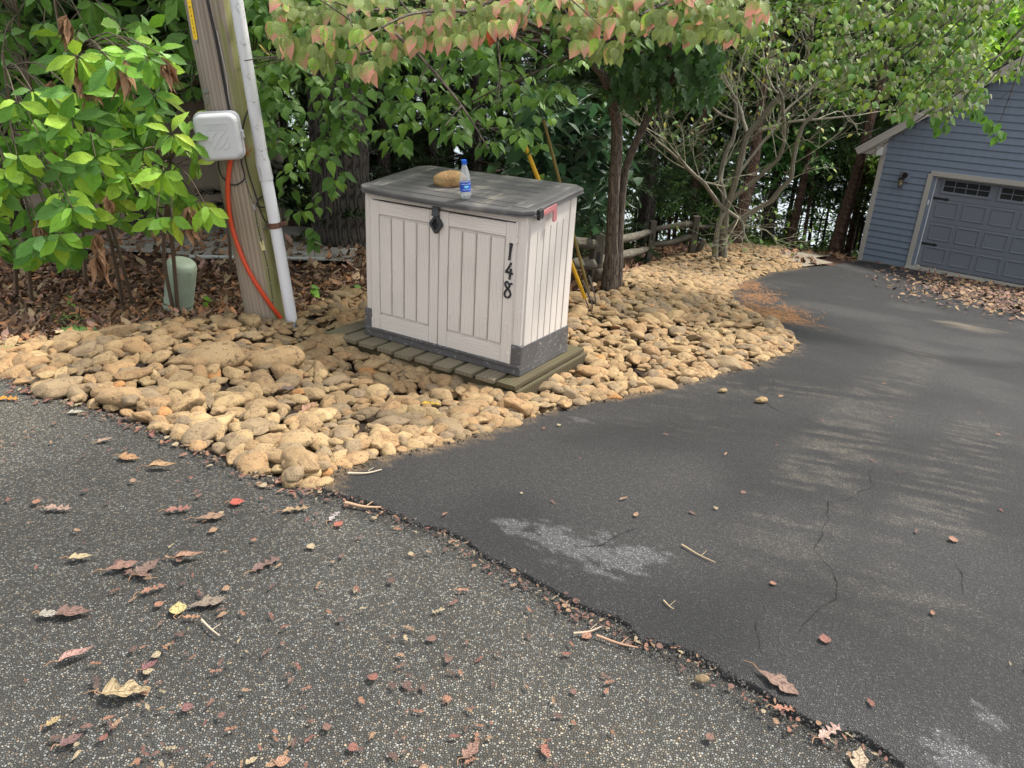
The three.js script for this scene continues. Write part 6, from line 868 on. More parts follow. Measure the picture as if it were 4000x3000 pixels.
pine('dark trunk right of the fallen fence rails behind the lichen covered tree', [Zm(900, 1400), Zm(930, 1230), Zm(960, 1050)], 21, 0.17, { from: 3.6, seed: 8, n: 480, rad: 2.6, m: M_darkBark });
{ // the slender rest of the wood
  const r = rng(900), spots = []; for (let k = 0; k < 26; k++) { const x = k < 17 ? mix(2420, 3420, (k + r()) / 17) : mix(2380, 3400, r()); spots.push([x, mix(21, 33, r())]); }
  spots.forEach(([x, D], i) => { const b = ray(x, 980), k = D / -b.z, wx = b.x * k, gy = height(wx, -D), p = pixelOf(V(wx, gy, -D)), lean = (p[0] - 1900) / 7000 * 0.95 + 0.12 * (r() - 0.5); pine('slender dark tree in the row in front of the lake', [[p[0], p[1]], [p[0] + lean * 160, p[1] - 160], [p[0] + lean * 330, p[1] - 330]], D, 0.025 + 0.075 * r() * r(), { from: i % 3 ? 0.7 + 3 * r() : 3.5 + 2 * r(), seed: 40 + i, n: i % 3 ? 420 : 300, rad: 1.3 + 0.8 * r(), H: 11 + 4 * r(), m: i % 3 ? M_darkBark : M_pineBark, group: PINE_GROUP, limbs: 18, tint: [0.05 + 0.03 * r(), 0.1 + 0.05 * r(), 0.03], kind: 'slender_tree', dead: 9 }); });
}
// dark evergreens behind the shed
{
  const r = rng(950); const list = [[1500, 11.5, 0.1], [1680, 13, 0.12], [1860, 12, 0.09], [2010, 14.5, 0.13], [2140, 15, 0.11], [1400, 14, 0.1], [1750, 17, 0.14], [1950, 18.5, 0.12], [2100, 20, 0.13], [1250, 15, 0.12], [1580, 19, 0.13], [1120, 18, 0.12]];
  list.forEach(([x, D, rr], i) => { const b = ray(x, 700), k = D / -b.z, wx = b.x * k, gy = height(wx, -D), p = pixelOf(V(wx, gy, -D)); pine('dark evergreen standing in deep shade behind the shed', [[p[0], p[1]], [p[0] + (p[0] - 1900) * 0.03, p[1] - 250], [p[0] + (p[0] - 1900) * 0.06, p[1] - 500]], D, rr, { from: 0.9, seed: 100 + i, n: 980, rad: 2.3, H: 12, m: M_darkBark, group: 'evergreens in the shade behind the shed', limbs: 38, tint: [0.055, 0.105, 0.032], kind: 'evergreen_tree', low: 0.1, dead: 12, size: 0.42 }); });
}
// broadleaf trees: trunk and crown of leaf clumps
function hardwood(label, px, D, r0, crown, o = {}) {
  const { n = 900, tint = [0.11, 0.21, 0.04], seed = 1, m = M_darkBark, H = 9, size = 0.2, lean = 0, kind = 'broadleaf_tree', group } = o, r = rng(seed * 17 + 3), b0 = ray(px, 900), k = D / -b0.z, wx = b0.x * k, base = V(wx, height(wx, -D), -D), t = thing(kind, label, 'tree', base, group);
  const pts = [V(0, -0.3, 0), V(lean * 0.15, H * 0.25, 0), V(lean * 0.5, H * 0.6, 0.1), V(lean, H, 0)]; part(t, 'trunk', tube(pts, [r0 * 1.25, r0, r0 * 0.8, r0 * 0.4], 16, 30, 0.1, seed), m);
  const tw = [], it = []; for (const [cx, cy, cz, rx, ry, rz, w] of crown) { const C = V(cx, cy, cz), s = V(lean * clamp(cy / H) * 0.6, Math.min(cy * 0.75, H * 0.9), 0); for (let q = 0; q < 4; q++) tw.push(tube([s, s.clone().lerp(C, 0.5).add(V(0, 0.3, 0)), C.clone().add(V((r() - 0.5) * rx * 1.5, (r() - 0.5) * ry, (r() - 0.5) * rz * 1.5))], [r0 * 0.3, 0.02], 5, 6, 0.1, q, false)); for (let q = 0; q < n * (w ?? 1); q++) { const d = V(r() - 0.5, r() - 0.5, r() - 0.5).normalize().multiplyScalar(Math.pow(r(), 0.45)); it.push([C.clone().add(V(d.x * rx, d.y * ry, d.z * rz)), r(), mix(0.6, 1.5, r())]); } }
  const bt = part(t, 'branches', merge(tw), m); bt.userData.kind = 'stuff';
  const im = shadows(new THREE.InstancedMesh(G_clump[seed % 3], M_leafFar, it.length)); im.name = 'crown'; im.userData.kind = 'stuff'; it.forEach(([p, a, l], i) => { const s = size * (0.75 + 0.5 * a); im.setMatrixAt(i, _m4.compose(p, new THREE.Quaternion().setFromEuler(new THREE.Euler((hash(i, 1, seed) - 0.5) * 0.9, a * 6.28, (hash(i, 2, seed) - 0.5) * 0.9)), V(s, s, s))); im.setColorAt(i, rgb(tint[0] * l, tint[1] * l, tint[2] * l)); }); t.add(im);
}
hardwood('thick furrowed oak trunk in shade between the white conduit and the shed', 1335, 9, 0.3, [[0, 8, -1, 4.5, 2.6, 4.5], [-2.5, 6, 1, 3, 1.8, 3], [2.5, 7, -2, 3.2, 2, 3.2], [-0.4, 4.4, -2, 2.4, 1.2, 1.6, 0.5]], { seed: 3, H: 9, lean: 0.5, n: 1100 });
hardwood('shaded tree trunk behind the left rear corner of the shed', 1420, 10.5, 0.1, [[0.5, 6.5, -1, 3, 2.4, 3], [-0.5, 3.6, -0.5, 2, 1.5, 1.6, 0.5]], { seed: 4, H: 8, n: 900, tint: [0.09, 0.18, 0.04] });
hardwood('tall shade tree behind the left shrubs', 560, 10, 0.16, [[0, 7, 0, 4, 2.5, 4], [1.5, 4, 0.5, 2.6, 1.6, 2], [-2.5, 4.2, 1, 2.5, 1.5, 2.2]], { seed: 5, H: 9, n: 900, tint: [0.09, 0.18, 0.04] });
hardwood('broad shade tree far left behind the shrubs', 60, 9.5, 0.15, [[0, 6.5, 0, 4, 2.4, 4], [-1.5, 3.2, 0.5, 3, 1.7, 2], [1.4, 2.6, 0.8, 1.6, 1.3, 1.4, 0.6]], { seed: 6, H: 8.5, n: 1000, tint: [0.09, 0.18, 0.04] });
hardwood('leafy tree between the utility pole and the oak trunk', 1030, 11.5, 0.1, [[0, 6, 0, 3.6, 2.4, 3], [0, 3.2, 0.6, 2, 1.2, 1.4, 0.6]], { seed: 7, H: 7, n: 900, tint: [0.09, 0.18, 0.04] });
hardwood('small rhododendron like bush behind the shed right rear corner', 2235, 8, 0.03, [[0, 1.3, 0, 0.45, 0.75, 0.45, 0.06]], { seed: 8, H: 1.4, n: 900, size: 0.22, tint: [0.05, 0.12, 0.05], kind: 'broadleaf_bush' });
hardwood('bright green leafy sapling among the dark trunks behind the lichen tree', 3010, 21, 0.05, [[0, 3.3, 0, 1.1, 1.3, 1, 0.16]], { seed: 9, H: 4, n: 900, size: 0.22, tint: [0.12, 0.3, 0.06] });
[[2560, 19.5, 1.6], [2640, 21, 3.2], [2900, 23, 3.2], [3300, 25, 3.4], [2480, 22, 2.6], [2700, 22, 2.4], [2790, 20, 1.4], [3120, 22, 2.2], [3200, 24, 3], [3400, 21.5, 2]].forEach(([x, D, hh], i) => hardwood(['thin leafy sapling behind the fence left of the lichen tree', 'green bushy sapling above the second fence rail before the lake', 'green bushy sapling directly behind the lichen tree crown', 'green bushy sapling between the leaning red pines before the lake', 'green bushy sapling behind the right stem of the dogwood', 'thin leafy sapling against the lake behind the middle fence post', 'low leafy sapling just left of the lichen tree stems', 'leafy sapling against the lake right of the fence end', 'taller leafy sapling against the lake between the red pines', 'leafy sapling against the lake beside the garage corner'][i], x, D, 0.02, [[0, hh, 0, 0.8, hh * 0.55, 0.7, 0.07], [0.3, hh * 1.6, 0, 0.9, 0.8, 0.7, 0.06]], { seed: 60 + i, H: hh * 1.6, n: 800, size: 0.13, tint: [0.1, 0.2, 0.045], kind: 'sapling' }));
hardwood('airy yellow green tree behind the right stem of the dogwood', 2520, 17, 0.06, [[0, 4.2, 0, 2.2, 1.2, 1.6, 0.4], [1, 5.6, 0.5, 2.6, 1.1, 1.8, 0.6]], { seed: 21, H: 6, n: 800, size: 0.13, tint: [0.22, 0.36, 0.05] });
hardwood('yellow green tree rising above the lichen covered tree', 2850, 24, 0.1, [[0, 6.5, 0, 4.5, 2.2, 3], [-3.5, 5.2, 1, 3, 1.5, 2, 0.6], [3.5, 5.8, 0, 3.5, 1.7, 2.5, 0.7]], { seed: 10, H: 8, n: 700, size: 0.2, tint: [0.28, 0.42, 0.05] });
hardwood('bright yellow green tree behind the garage roof', 3700, 27, 0.14, [[0, 7, 0, 4.5, 2.8, 3.5], [4, 7.5, 0, 4.5, 3, 3.5], [-3.5, 5.5, 1, 2.6, 2.4, 2.4, 0.6], [2, 5, 0, 5, 2, 2, 0.6]], { seed: 11, H: 10, n: 1000, size: 0.26, tint: [0.32, 0.52, 0.06] });
hardwood('green tree beyond the garage roof at the right edge', 4150, 30, 0.16, [[0, 8, 0, 5.5, 3.4, 4], [-3, 9, 0, 5, 2.5, 3.5]], { seed: 12, H: 11, n: 1000, size: 0.28, tint: [0.28, 0.48, 0.05] });
hardwood('cedar green tree in front of the lake left of the garage', 3330, 23, 0.1, [[0, 5.2, 0, 1.8, 2.2, 1.6, 0.7], [-1.6, 6.2, 0, 1.6, 1.6, 1.4, 0.5]], { seed: 13, H: 8, n: 900, size: 0.17, tint: [0.13, 0.24, 0.06], m: M_pineBark });
{ // undergrowth along the lake shore: one patchy mass of leaves
  const r = rng(1100), L = []; for (let k = 0; k < 16000; k++) { const D = mix(19, 31, r()), px = mix(700, 3500, r()), b = ray(px, 900), x = b.x * D / -b.z, z = -D, gy = height(x, z), m = fbm(x * 0.5, z * 0.5, 121, 3), hmax = mix(0.4, px < 2350 ? 5.5 : 3.2, sst(0.38, 0.62, m)), h = hmax * Math.pow(r(), 0.8); if (fbm(x * 1.1 + 7, h * 1.1 + z * 0.4, 123, 3) < (px < 2350 ? 0.4 : 0.56)) continue; L.push([V(x, gy + h, z), r()]); }
  const im = shadows(new THREE.InstancedMesh(G_clump[1], M_leafFar, L.length)); im.name = 'undergrowth'; L.forEach(([p, a], i) => { const s = 0.1 + 0.07 * a; im.setMatrixAt(i, _m4.compose(p, new THREE.Quaternion().setFromEuler(new THREE.Euler(hash(i, 1, 5) - 0.5, a * 6.28, hash(i, 2, 5) - 0.5)), V(s, s, s))); const l = 0.5 + 0.9 * hash(i, 3, 5); im.setColorAt(i, rgb(0.16 * l, 0.27 * l, 0.045 * l)); });
  scene.add(im); tag(im, 'patchy green undergrowth along the lake shore behind the trunks', 'undergrowth', null, 'stuff');
}
// overhanging dogwood whose trunk stands right of the frame, beside the driveway
{
  const base = V(7.6, height(7.6, -7.4), -7.4), t = thing('overhanging_dogwood', 'dogwood boughs with grey green leaves hanging in front of the garage roof', 'tree', base), r = rng(990), tw = [], items = [];
  part(t, 'trunk', tube([V(0, -0.2, 0), V(-0.1, 1.4, 0), V(-0.5, 2.8, -0.2), V(-1.0, 4.4, -0.3), V(-1.3, 6, -0.4)], [0.14, 0.11, 0.09, 0.07, 0.05], 12, 24, 0.14, 5), M_dogBark);
  const low = [[2880, 150], [2980, 260], [3080, 300], [3180, 330], [3230, 420], [3320, 400], [3400, 420], [3520, 450], [3640, 440], [3700, 480], [3800, 420], [3930, 380], [4100, 150]], loA = (x) => { for (let i = 0; i < low.length - 1; i++) if (x <= low[i + 1][0]) return mix(low[i][1], low[i + 1][1], clamp((x - low[i][0]) / (low[i + 1][0] - low[i][0]))); return 100; };
  const ends = [at(3000, 230, 8.6), at(3150, 300, 8), at(3320, 380, 7.6), at(3500, 430, 7.4), at(3700, 470, 7.3), at(3850, 330, 7), at(3050, 20, 8), at(3400, 60, 7.5), at(3900, 80, 7.4), at(3650, 180, 7.2)];
  ends.forEach((e, i) => branchy(base.clone().add(V(-0.95 - 0.03 * i, 4.2 + 0.15 * i, -0.28)), e, 0.016, 4, 1000 + i, tw, 2, 0.16));
  const m = part(t, 'branches', merge(tw.map((g) => (g.translate(-base.x, -base.y, -base.z), g))), M_dogBark); m.userData.kind = 'stuff';
  for (let k = 0; k < 950; k++) { const px = k < 620 ? mix(3200, 3850, r()) : mix(2880, 4150, r()), lo = loA(px), py = lo - Math.pow(r(), 0.9) * (lo + 200), c = at(px, py, mix(6.9, 8.8, r())), n = 3 + Math.floor(r() * 3), ph = r() * 6.28; for (let j = 0; j < n; j++) { const a = ph + j * 6.28 / n, d = V(Math.cos(a) * 0.8, -0.35 - 0.6 * r(), Math.sin(a) * 0.8); items.push({ p: c.clone().addScaledVector(d, 0.03), q: aim(d, V((r() - 0.5) * 0.8, 0.9, 0.4)), s: mix(0.055, 0.095, r()), k: Math.floor(r() * 7), g: Math.floor(r() * 3) }); } }
  for (const [x, y] of [[3870, 470], [3890, 500], [3840, 440], [3655, 470], [3690, 490], [3800, 440], [3910, 515], [3560, 455]]) for (let j = 0; j < 4; j++) items.push({ p: at(x + (r() - 0.5) * 40, y + (r() - 0.5) * 40, 7.2), q: aim(V(r() - 0.5, -0.8, r() - 0.3), V(r() - 0.5, 0.6, 0.8)), s: 0.1, k: 2, g: j % 3 });
  addLeaves(t, items, G_dog, tones([[0.2, 0.36, 0.045], [0.28, 0.42, 0.05], [0.14, 0.3, 0.045], [0.26, 0.28, 0.13], [0.3, 0.3, 0.19], [0.14, 0.27, 0.045], [0.34, 0.46, 0.05]]), 300, 30);
}
// beige house and pavement glimpsed through the shrubs on the left
{
  const b = V(-3.9, -1.5, -12.2), t = thing('beige_house', 'beige clapboard house glimpsed through the leaves left of the utility pole', 'house', b, null, new THREE.Quaternion().setFromAxisAngle(V(0, 1, 0), 0.25)), M = mat({ color: rgb(0.5, 0.41, 0.31), roughness: 0.7 }), Mw = mat({ color: rgb(0.7, 0.69, 0.66), roughness: 0.6 });
  const w = part(t, 'wall', box(11, 5, 0.3, 0.01), M, [-5.5, 1.2, -0.2]); for (let k = 0; k < 22; k++) part(w, 'clapboard', moved(box(11, 0.2, 0.03, 0.006, true), 0, -2.2 + k * 0.2, 0.165, -0.06, 0, 0), M);
  const sideW = part(t, 'side_wall', box(0.3, 5, 7, 0.01), M, [-0.15, 1.2, -3.7]); sideW.userData.kind = undefined; part(t, 'corner_board', box(0.14, 5, 0.06, 0.006), Mw, [-0.07, 1.2, -0.02]);
  const wn = part(t, 'window', box(1.1, 1.5, 0.05, 0.006), Mw, [-3.4, 1.5, 0.0]); for (const s of [-1, 1]) part(wn, 'pane', box(0.46, 1.34, 0.02, 0.003), mat({ color: rgb(0.02, 0.025, 0.03), roughness: 0.08 }), [s * 0.25, 0, 0.022]);
  part(t, 'roof', moved(box(11.6, 0.16, 5.4, 0.02), 0, 0, 0, -0.5, 0, 0), mat({ color: rgb(0.05, 0.048, 0.046), roughness: 0.95 }), [-5.5, 4.9, -2]);
  const padP = [[-9, -10.8], [-9, -8.4], [-3.2, -7.55], [-1.7, -7.75], [-2.3, -11.6]]; setting('pavement', sheet(padP, (x, z) => height(x, z) + 0.02, () => [1.25, 1.2, 1.1]), M_conc);
  const e0 = gp(740, 1003, 0.04), e1 = gp(1270, 1012, 0.04); solo('pavement_edging', tube([e0, e1], 0.022, 8, 8), mat({ color: rgb(0.45, 0.45, 0.42), roughness: 0.6 }), 'long white edging strip lying at the pavement behind the pole', 'edging');
}
let _lit; function M_litter() { return _lit || (_lit = mat({ roughness: 0.85, side: THREE.DoubleSide, bumpMap: T_leafB, bumpScale: 0.003 })); }
// leaf litter on the woods floor
{
  const r = rng(1200), cols = [[0.2, 0.11, 0.06], [0.3, 0.17, 0.09], [0.34, 0.2, 0.15], [0.38, 0.27, 0.16], [0.08, 0.05, 0.03], [0.14, 0.08, 0.05], [0.42, 0.2, 0.09]], by = G_dead.map(() => []);
  const add = (n, x0, x1, z0, z1, s0, s1) => { for (let k = 0; k < n; k++) { const x = mix(x0, x1, r()), z = mix(z0, z1, r()); if (inPoly(ROCKS, x, z) || inPoly(DRIVE, x, z) || inPoly(STREET, x, z)) continue; const s = mix(s0, s1, r()), d = V(r() - 0.5, (r() - 0.4) * 0.5, r() - 0.5); by[Math.floor(r() * 4)].push([V(x, height(x, z) - 0.02 + r() * 0.035, z), aim(d, V((r() - 0.5) * 0.9, r() < 0.8 ? 1 : -1, (r() - 0.5) * 0.9)), s, cols[Math.floor(r() * 7)], z]); } };
  add(24000, -5.5, 0.6, -7, -3.4, 0.035, 0.095); add(4000, -6.5, 1, -9.5, -6.5, 0.08, 0.15); add(9000, -1, 6, -17, -7.2, 0.08, 0.16); add(3000, 3, 12, -21, -16, 0.1, 0.2);
  const g = new THREE.Group(); g.name = 'leaf_litter'; tag(g, 'brown fallen leaves covering the ground under the trees', 'leaf litter', null, 'stuff'); scene.add(g);
  by.forEach((L, k) => { const im = shadows(new THREE.InstancedMesh(G_dead[k], M_litter(), L.length)); im.name = 'leaf_litter'; im.userData.kind = 'stuff'; L.forEach(([p, q, s, c], i) => { im.setMatrixAt(i, _m4.compose(p, q, V(s, s, s))); const l = 0.7 + 0.6 * hash(i, k, 4); im.setColorAt(i, rgb(c[0] * l, c[1] * l, c[2] * l)); }); g.add(im); });
}

// ---------------------------------------------------------------- fallen leaves, twigs and pebbles
const T_fall = canvasTex(128, 256, (u, v) => { const q = veins(u, v, 6), n = fbm(u * 7, v * 12, 201, 4), l = 0.75 + 0.5 * n; let c = [l, l, l]; c = mix3(c, [0.35, 0.3, 0.28], 0.8 * sst(0.55, 0.7, fbm(u * 10 + 4, v * 14, 203, 3))); return mix3(c, [1.15, 1.1, 1.05], q * 0.3); });
const fallMat = (c) => mat({ map: T_fall, color: rgb(c[0] * 0.62 + 0.03, c[1] * 0.66 + 0.025, c[2] * 0.66 + 0.02), bumpMap: T_leafB, bumpScale: 0.004, roughness: 0.75, side: THREE.DoubleSide });
const roadY = (x, z) => (inPoly(DRIVE, x, z) ? driveY(x, z) : height(x, z)) + 0.006;
const oakShape = (t) => { const l = 0.5 + 0.5 * Math.cos(t * Math.PI * 7 + 1.2 * Math.sin(t * 9)); return (0.07 + (0.26 + 0.12 * Math.sin(t * 17)) * Math.sin(Math.PI * Math.pow(t, 0.85)) * (0.25 + 0.75 * l)); };
const G_fall = { round: leafGeo(ovate(0.42), 8, 0.08, 0.05, 0.06), oval: leafGeo(ovate(0.3), 12, 0.15, 0.1, 0.12, 0.5, 13), long: leafGeo(ovate(0.17), 8, 0.5, -0.12, 0.35), oak: leafGeo(oakShape, 28, 0.12, 0.1, 0.12, 0.7, 11), curl: leafGeo(ovate(0.28), 14, 0.4, -0.1, 0.3, 0.7, 14), big: leafGeo(obovate(0.27), 14, 0.12, 0.06, 0.1, 0.5, 12) };
function fallen(px, py, len0, ang, shape, c, label, lift = 0) {
  const len = len0 * 0.76; let p = gp(px, py); p = V(p.x, roadY(p.x, p.z) + 0.004 + lift, p.z); const e = V(0.01, 0, 0.01), n = V((hash(px, py, 1) - 0.5) * 0.25, 1, (hash(px, py, 2) - 0.5) * 0.25), d = V(Math.cos(ang), 0.02, -Math.sin(ang));
  const t = thing('fallen_leaf', label, 'leaf', p.clone().addScaledVector(d, -len / 2), null, aim(d, n)); const m = part(t, 'blade', G_fall[shape], fallMat(c)); m.scale.setScalar(len);
  part(t, 'leaf_stalk', tube([V(0, 0.001, 0.02 * len), V(0.01, 0.002, -0.15 * len), V(0.03 * len, 0, -0.35 * len)], [0.0014, 0.0009], 5, 6), K_brown);
}
const Zs = (x, y) => [x / 1.4747, 1900 + y / 1.4747], Zr = (x, y) => [1500 + 1.13 * x, 1900 + 1.13 * y], Zl = (x, y) => [x / 1.7015, 1200 + y / 1.7015];
for (const [z, x, y, len, a, sh, c, label] of [
  [Zs, 1030, 712, 0.075, 1.9, 'round', [0.62, 0.5, 0.2], 'round pale yellow leaf with brown blotches lying on the rough street'], [Zs, 1195, 680, 0.14, 0.4, 'big', [0.26, 0.19, 0.14], 'large dull grey brown leaf touching the round yellow leaf on the street'], [Zs, 1110, 765, 0.06, 0.2, 'oak', [0.55, 0.27, 0.14], 'small ragged orange leaf below the round yellow leaf'],
  [Zs, 735, 1200, 0.165, 0.1, 'curl', [0.5, 0.35, 0.19], 'large curled tan leaf at lower left of the street'], [Zs, 560, 1140, 0.075, 2.2, 'oak', [0.1, 0.055, 0.045], 'dark brown crumpled lobed leaf next to the large curled tan leaf'], [Zs, 700, 470, 0.13, 0.5, 'big', [0.3, 0.15, 0.11], 'reddish brown leaf at left of the wet brown clump on the street'], [Zs, 790, 510, 0.12, 2.9, 'oak', [0.2, 0.1, 0.075], 'dark ragged leaf in the middle of the wet brown clump'], [Zs, 860, 470, 0.12, 1.2, 'oval', [0.18, 0.1, 0.08], 'dark wet leaf at right of the brown clump on the street'], [Zs, 890, 600, 0.09, 0.7, 'oak', [0.38, 0.17, 0.11], 'red brown ragged leaf just below the wet brown clump'],
  [Zs, 430, 732, 0.13, 0.15, 'oval', [0.2, 0.1, 0.08], 'dark leaf with orange edge at the left of the street'], [Zs, 290, 745, 0.075, 0.1, 'oval', [0.42, 0.36, 0.3], 'pale grey leaf touching the dark orange edged leaf'], [Zs, 1095, 415, 0.125, 0.25, 'long', [0.42, 0.22, 0.14], 'long narrow red brown leaf on the street above the round yellow leaf'], [Zs, 1540, 455, 0.13, 0.9, 'oak', [0.2, 0.1, 0.085], 'dark brown broad lobed leaf in the middle of the street'], [Zs, 472, 415, 0.095, 0.3, 'oval', [0.56, 0.42, 0.24], 'pale tan oval leaf on the left of the street'],
  [Zs, 450, 985, 0.12, 0.6, 'long', [0.5, 0.26, 0.22], 'long pinkish leaf at the left of the street'], [Zs, 870, 1040, 0.062, 1.0, 'oval', [0.24, 0.08, 0.09], 'small purple red curled leaf above the large curled tan leaf'], [Zs, 318, 1362, 0.05, 1.1, 'oval', [0.5, 0.34, 0.15], 'small ochre leaf near the lower left corner'], [Zs, 420, 1470, 0.07, 0.8, 'oval', [0.2, 0.09, 0.09], 'dark purple leaf at the bottom left of the street'], [Zs, 1085, 1287, 0.04, 0.2, 'round', [0.26, 0.1, 0.1], 'tiny dark red leaf on the lower street'],
  [Zs, 1635, 1597, 0.05, 0.3, 'round', [0.5, 0.25, 0.15], 'small orange brown leaf at the bottom edge of the street'], [Zs, 1370, 100, 0.07, 0.3, 'round', [0.56, 0.09, 0.06], 'bright red leaf on the street near the rock corner'], [Zs, 1930, 180, 0.085, 1.3, 'oak', [0.5, 0.42, 0.42], 'pale grey lilac lobed leaf left of the driveway corner'], [Zs, 1955, 226, 0.05, 1.0, 'round', [0.5, 0.13, 0.08], 'small red leaf touching the pale lilac lobed leaf'], [Zs, 1710, 140, 0.125, 0.4, 'oak', [0.42, 0.27, 0.15], 'tan lobed leaf on the street below the rock tip'], [Zs, 1215, 185, 0.13, 0.3, 'big', [0.34, 0.19, 0.12], 'broad brown leaf on the street left of the rock tip'], [Zs, 1035, 140, 0.11, 0.4, 'oak', [0.36, 0.14, 0.11], 'reddish lobed leaf on the street far below the rocks'],
  [Zs, 340, 135, 0.12, 0.1, 'oak', [0.42, 0.26, 0.2], 'pink brown lobed leaf on the far left street'], [Zl, 60, 617, 0.12, 0.15, 'oak', [0.72, 0.3, 0.02], 'yellow and red leaf at the left edge of the street'], [Zl, 515, 706, 0.095, 0.4, 'oval', [0.5, 0.45, 0.36], 'pale grey tan leaf on the street by the rock edge'], [Zl, 865, 1007, 0.12, -0.1, 'oval', [0.46, 0.23, 0.1], 'orange brown oval leaf on the upper street'], [Zl, 1085, 1068, 0.15, 0.12, 'long', [0.5, 0.29, 0.14], 'long curled tan leaf on the upper street near the rocks'], [Zl, 705, 890, 0.085, 0.9, 'oval', [0.44, 0.28, 0.21], 'pinkish tan leaf on the upper left street'],
  [Zr, 1358, 690, 0.16, -0.75, 'big', [0.25, 0.135, 0.1], 'large red brown leaf lying on the driveway beside the seam'], [Zr, 1540, 855, 0.105, 0.6, 'oak', [0.56, 0.34, 0.28], 'pale pink lobed oak leaf at the seam near the bottom right'], [Zr, 1640, 945, 0.1, 1.1, 'oval', [0.5, 0.36, 0.24], 'tan leaf at the bottom edge beside the seam'], [Zr, 1385, 776, 0.075, 0.0, 'oak', [0.5, 0.2, 0.12], 'orange ragged leaf caught at the seam below the large brown leaf'], [Zr, 305, 915, 0.085, 1.0, 'oval', [0.3, 0.15, 0.11], 'brown oval leaf at the bottom middle of the street'], [Zr, 560, 925, 0.055, -1.2, 'oval', [0.42, 0.15, 0.1], 'small red leaf at the bottom middle of the street'], [Zr, 275, 365, 0.05, 0.2, 'oak', [0.6, 0.27, 0.17], 'small orange leaf alone on the middle of the street'],
]) fallen(...z(x, y), len, a, sh, c, label);
fallen(1688, 1676, 0.13, 0.1, 'oak', [0.85, 0.5, 0.01], 'bright yellow and orange leaf lying on the rocks near the driveway', 0.14); fallen(1228, 1712, 0.13, 1.1, 'curl', [0.42, 0.2, 0.12], 'curled red brown leaf standing between the front rocks', 0.15); fallen(1145, 1645, 0.1, 0.1, 'oval', [0.12, 0.07, 0.06], 'dark wet leaf lying flat on a front rock', 0.17);
{ // the many small ones
  const r = rng(1300), items = [], cols = [[0.4, 0.19, 0.12], [0.3, 0.12, 0.09], [0.42, 0.25, 0.15], [0.25, 0.13, 0.1], [0.5, 0.38, 0.24], [0.16, 0.09, 0.075]], G = [G_fall.round, G_fall.oval, G_fall.oak, G_fall.long], by = G.map(() => []);
  const put = (x, z, s) => { if (inPoly(ROCKS, x, z)) return; by[[0, 1, 1, 2, 2, 3, 3][Math.floor(r() * 7)]].push([V(x, roadY(x, z) + 0.002, z), aim(V(r() - 0.5, 0, r() - 0.5), V((r() - 0.5) * 0.3, 1, (r() - 0.5) * 0.3)), s * (0.6 + 0.8 * r()), cols[Math.floor(r() * 6)]]); };
  for (let k = 0; k < 560; k++) { const px = mix(-100, 2400, Math.pow(r(), 1.5)), py = mix(1450, 3100, r()), p = gp(px, py); if ((inPoly(DRIVE, p.x, p.z) && r() < 0.93) || fbm(p.x * 1.6, p.z * 1.6, 88, 3) < 0.36 + 0.22 * r()) continue; put(p.x, p.z, 0.024); }
  for (let k = 0; k < 260; k++) { const i = Math.floor(r() * (CRACK_R.length - 1)), q = CRACK_R[i]; put(q[0] - 0.035 + (r() - 0.5) * 0.06, q[1] + 0.03 + (r() - 0.5) * 0.07, 0.017); }
  for (let k = 0; k < 50; k++) { const p = gp(mix(1500, 4000, r()), mix(1150, 2900, r())); put(p.x, p.z, 0.03); }
  for (let k = 0; k < 120; k++) { const i = Math.floor(r() * (EDGE_LEFT.length - 1)), a = EDGE_LEFT[i], b = EDGE_LEFT[i + 1], t = r(); put(mix(a[0], b[0], t) - 0.02, mix(a[1], b[1], t) + r() * 0.1, 0.035); }
  // drift of leaves in front of the garage door
  for (let k = 0; k < 1900; k++) { const gx = (r() + r() + r() - 1.5) * 1.3, gy = (r() + r() + r() - 1.5) * 1.3, sx = 3860 + gx * 300, p = gp(sx, Math.max(1062 + (sx - 3580) * 0.19, 1158 + gy * 52 + (sx - 3860) * 0.2)); if (!inPoly(DRIVE, p.x, p.z)) continue; by[Math.floor(r() * 4)].push([V(p.x, driveY(p.x, p.z) + 0.005 + r() * 0.05, p.z), aim(V(r() - 0.5, (r() - 0.5) * 0.4, r() - 0.5), V((r() - 0.5) * 0.8, 1, (r() - 0.5) * 0.8)), 0.085 * (0.6 + 0.8 * r()), [[0.36, 0.19, 0.09], [0.42, 0.26, 0.13], [0.2, 0.1, 0.07], [0.28, 0.13, 0.08], [0.14, 0.08, 0.06]][Math.floor(r() * 5)]]); }
  const g = new THREE.Group(); g.name = 'fallen_leaves'; tag(g, 'small red and brown leaves scattered over street and driveway', 'fallen leaves', null, 'stuff'); scene.add(g);
  by.forEach((L, k) => { const im = shadows(new THREE.InstancedMesh(G[k], fallMat([1.2, 1.2, 1.2]), L.length)); im.name = 'fallen_leaves'; im.userData.kind = 'stuff'; L.forEach(([p, q, s, c], i) => { im.setMatrixAt(i, _m4.compose(p, q, V(s, s, s))); im.setColorAt(i, rgb(...c)); }); g.add(im); });
}
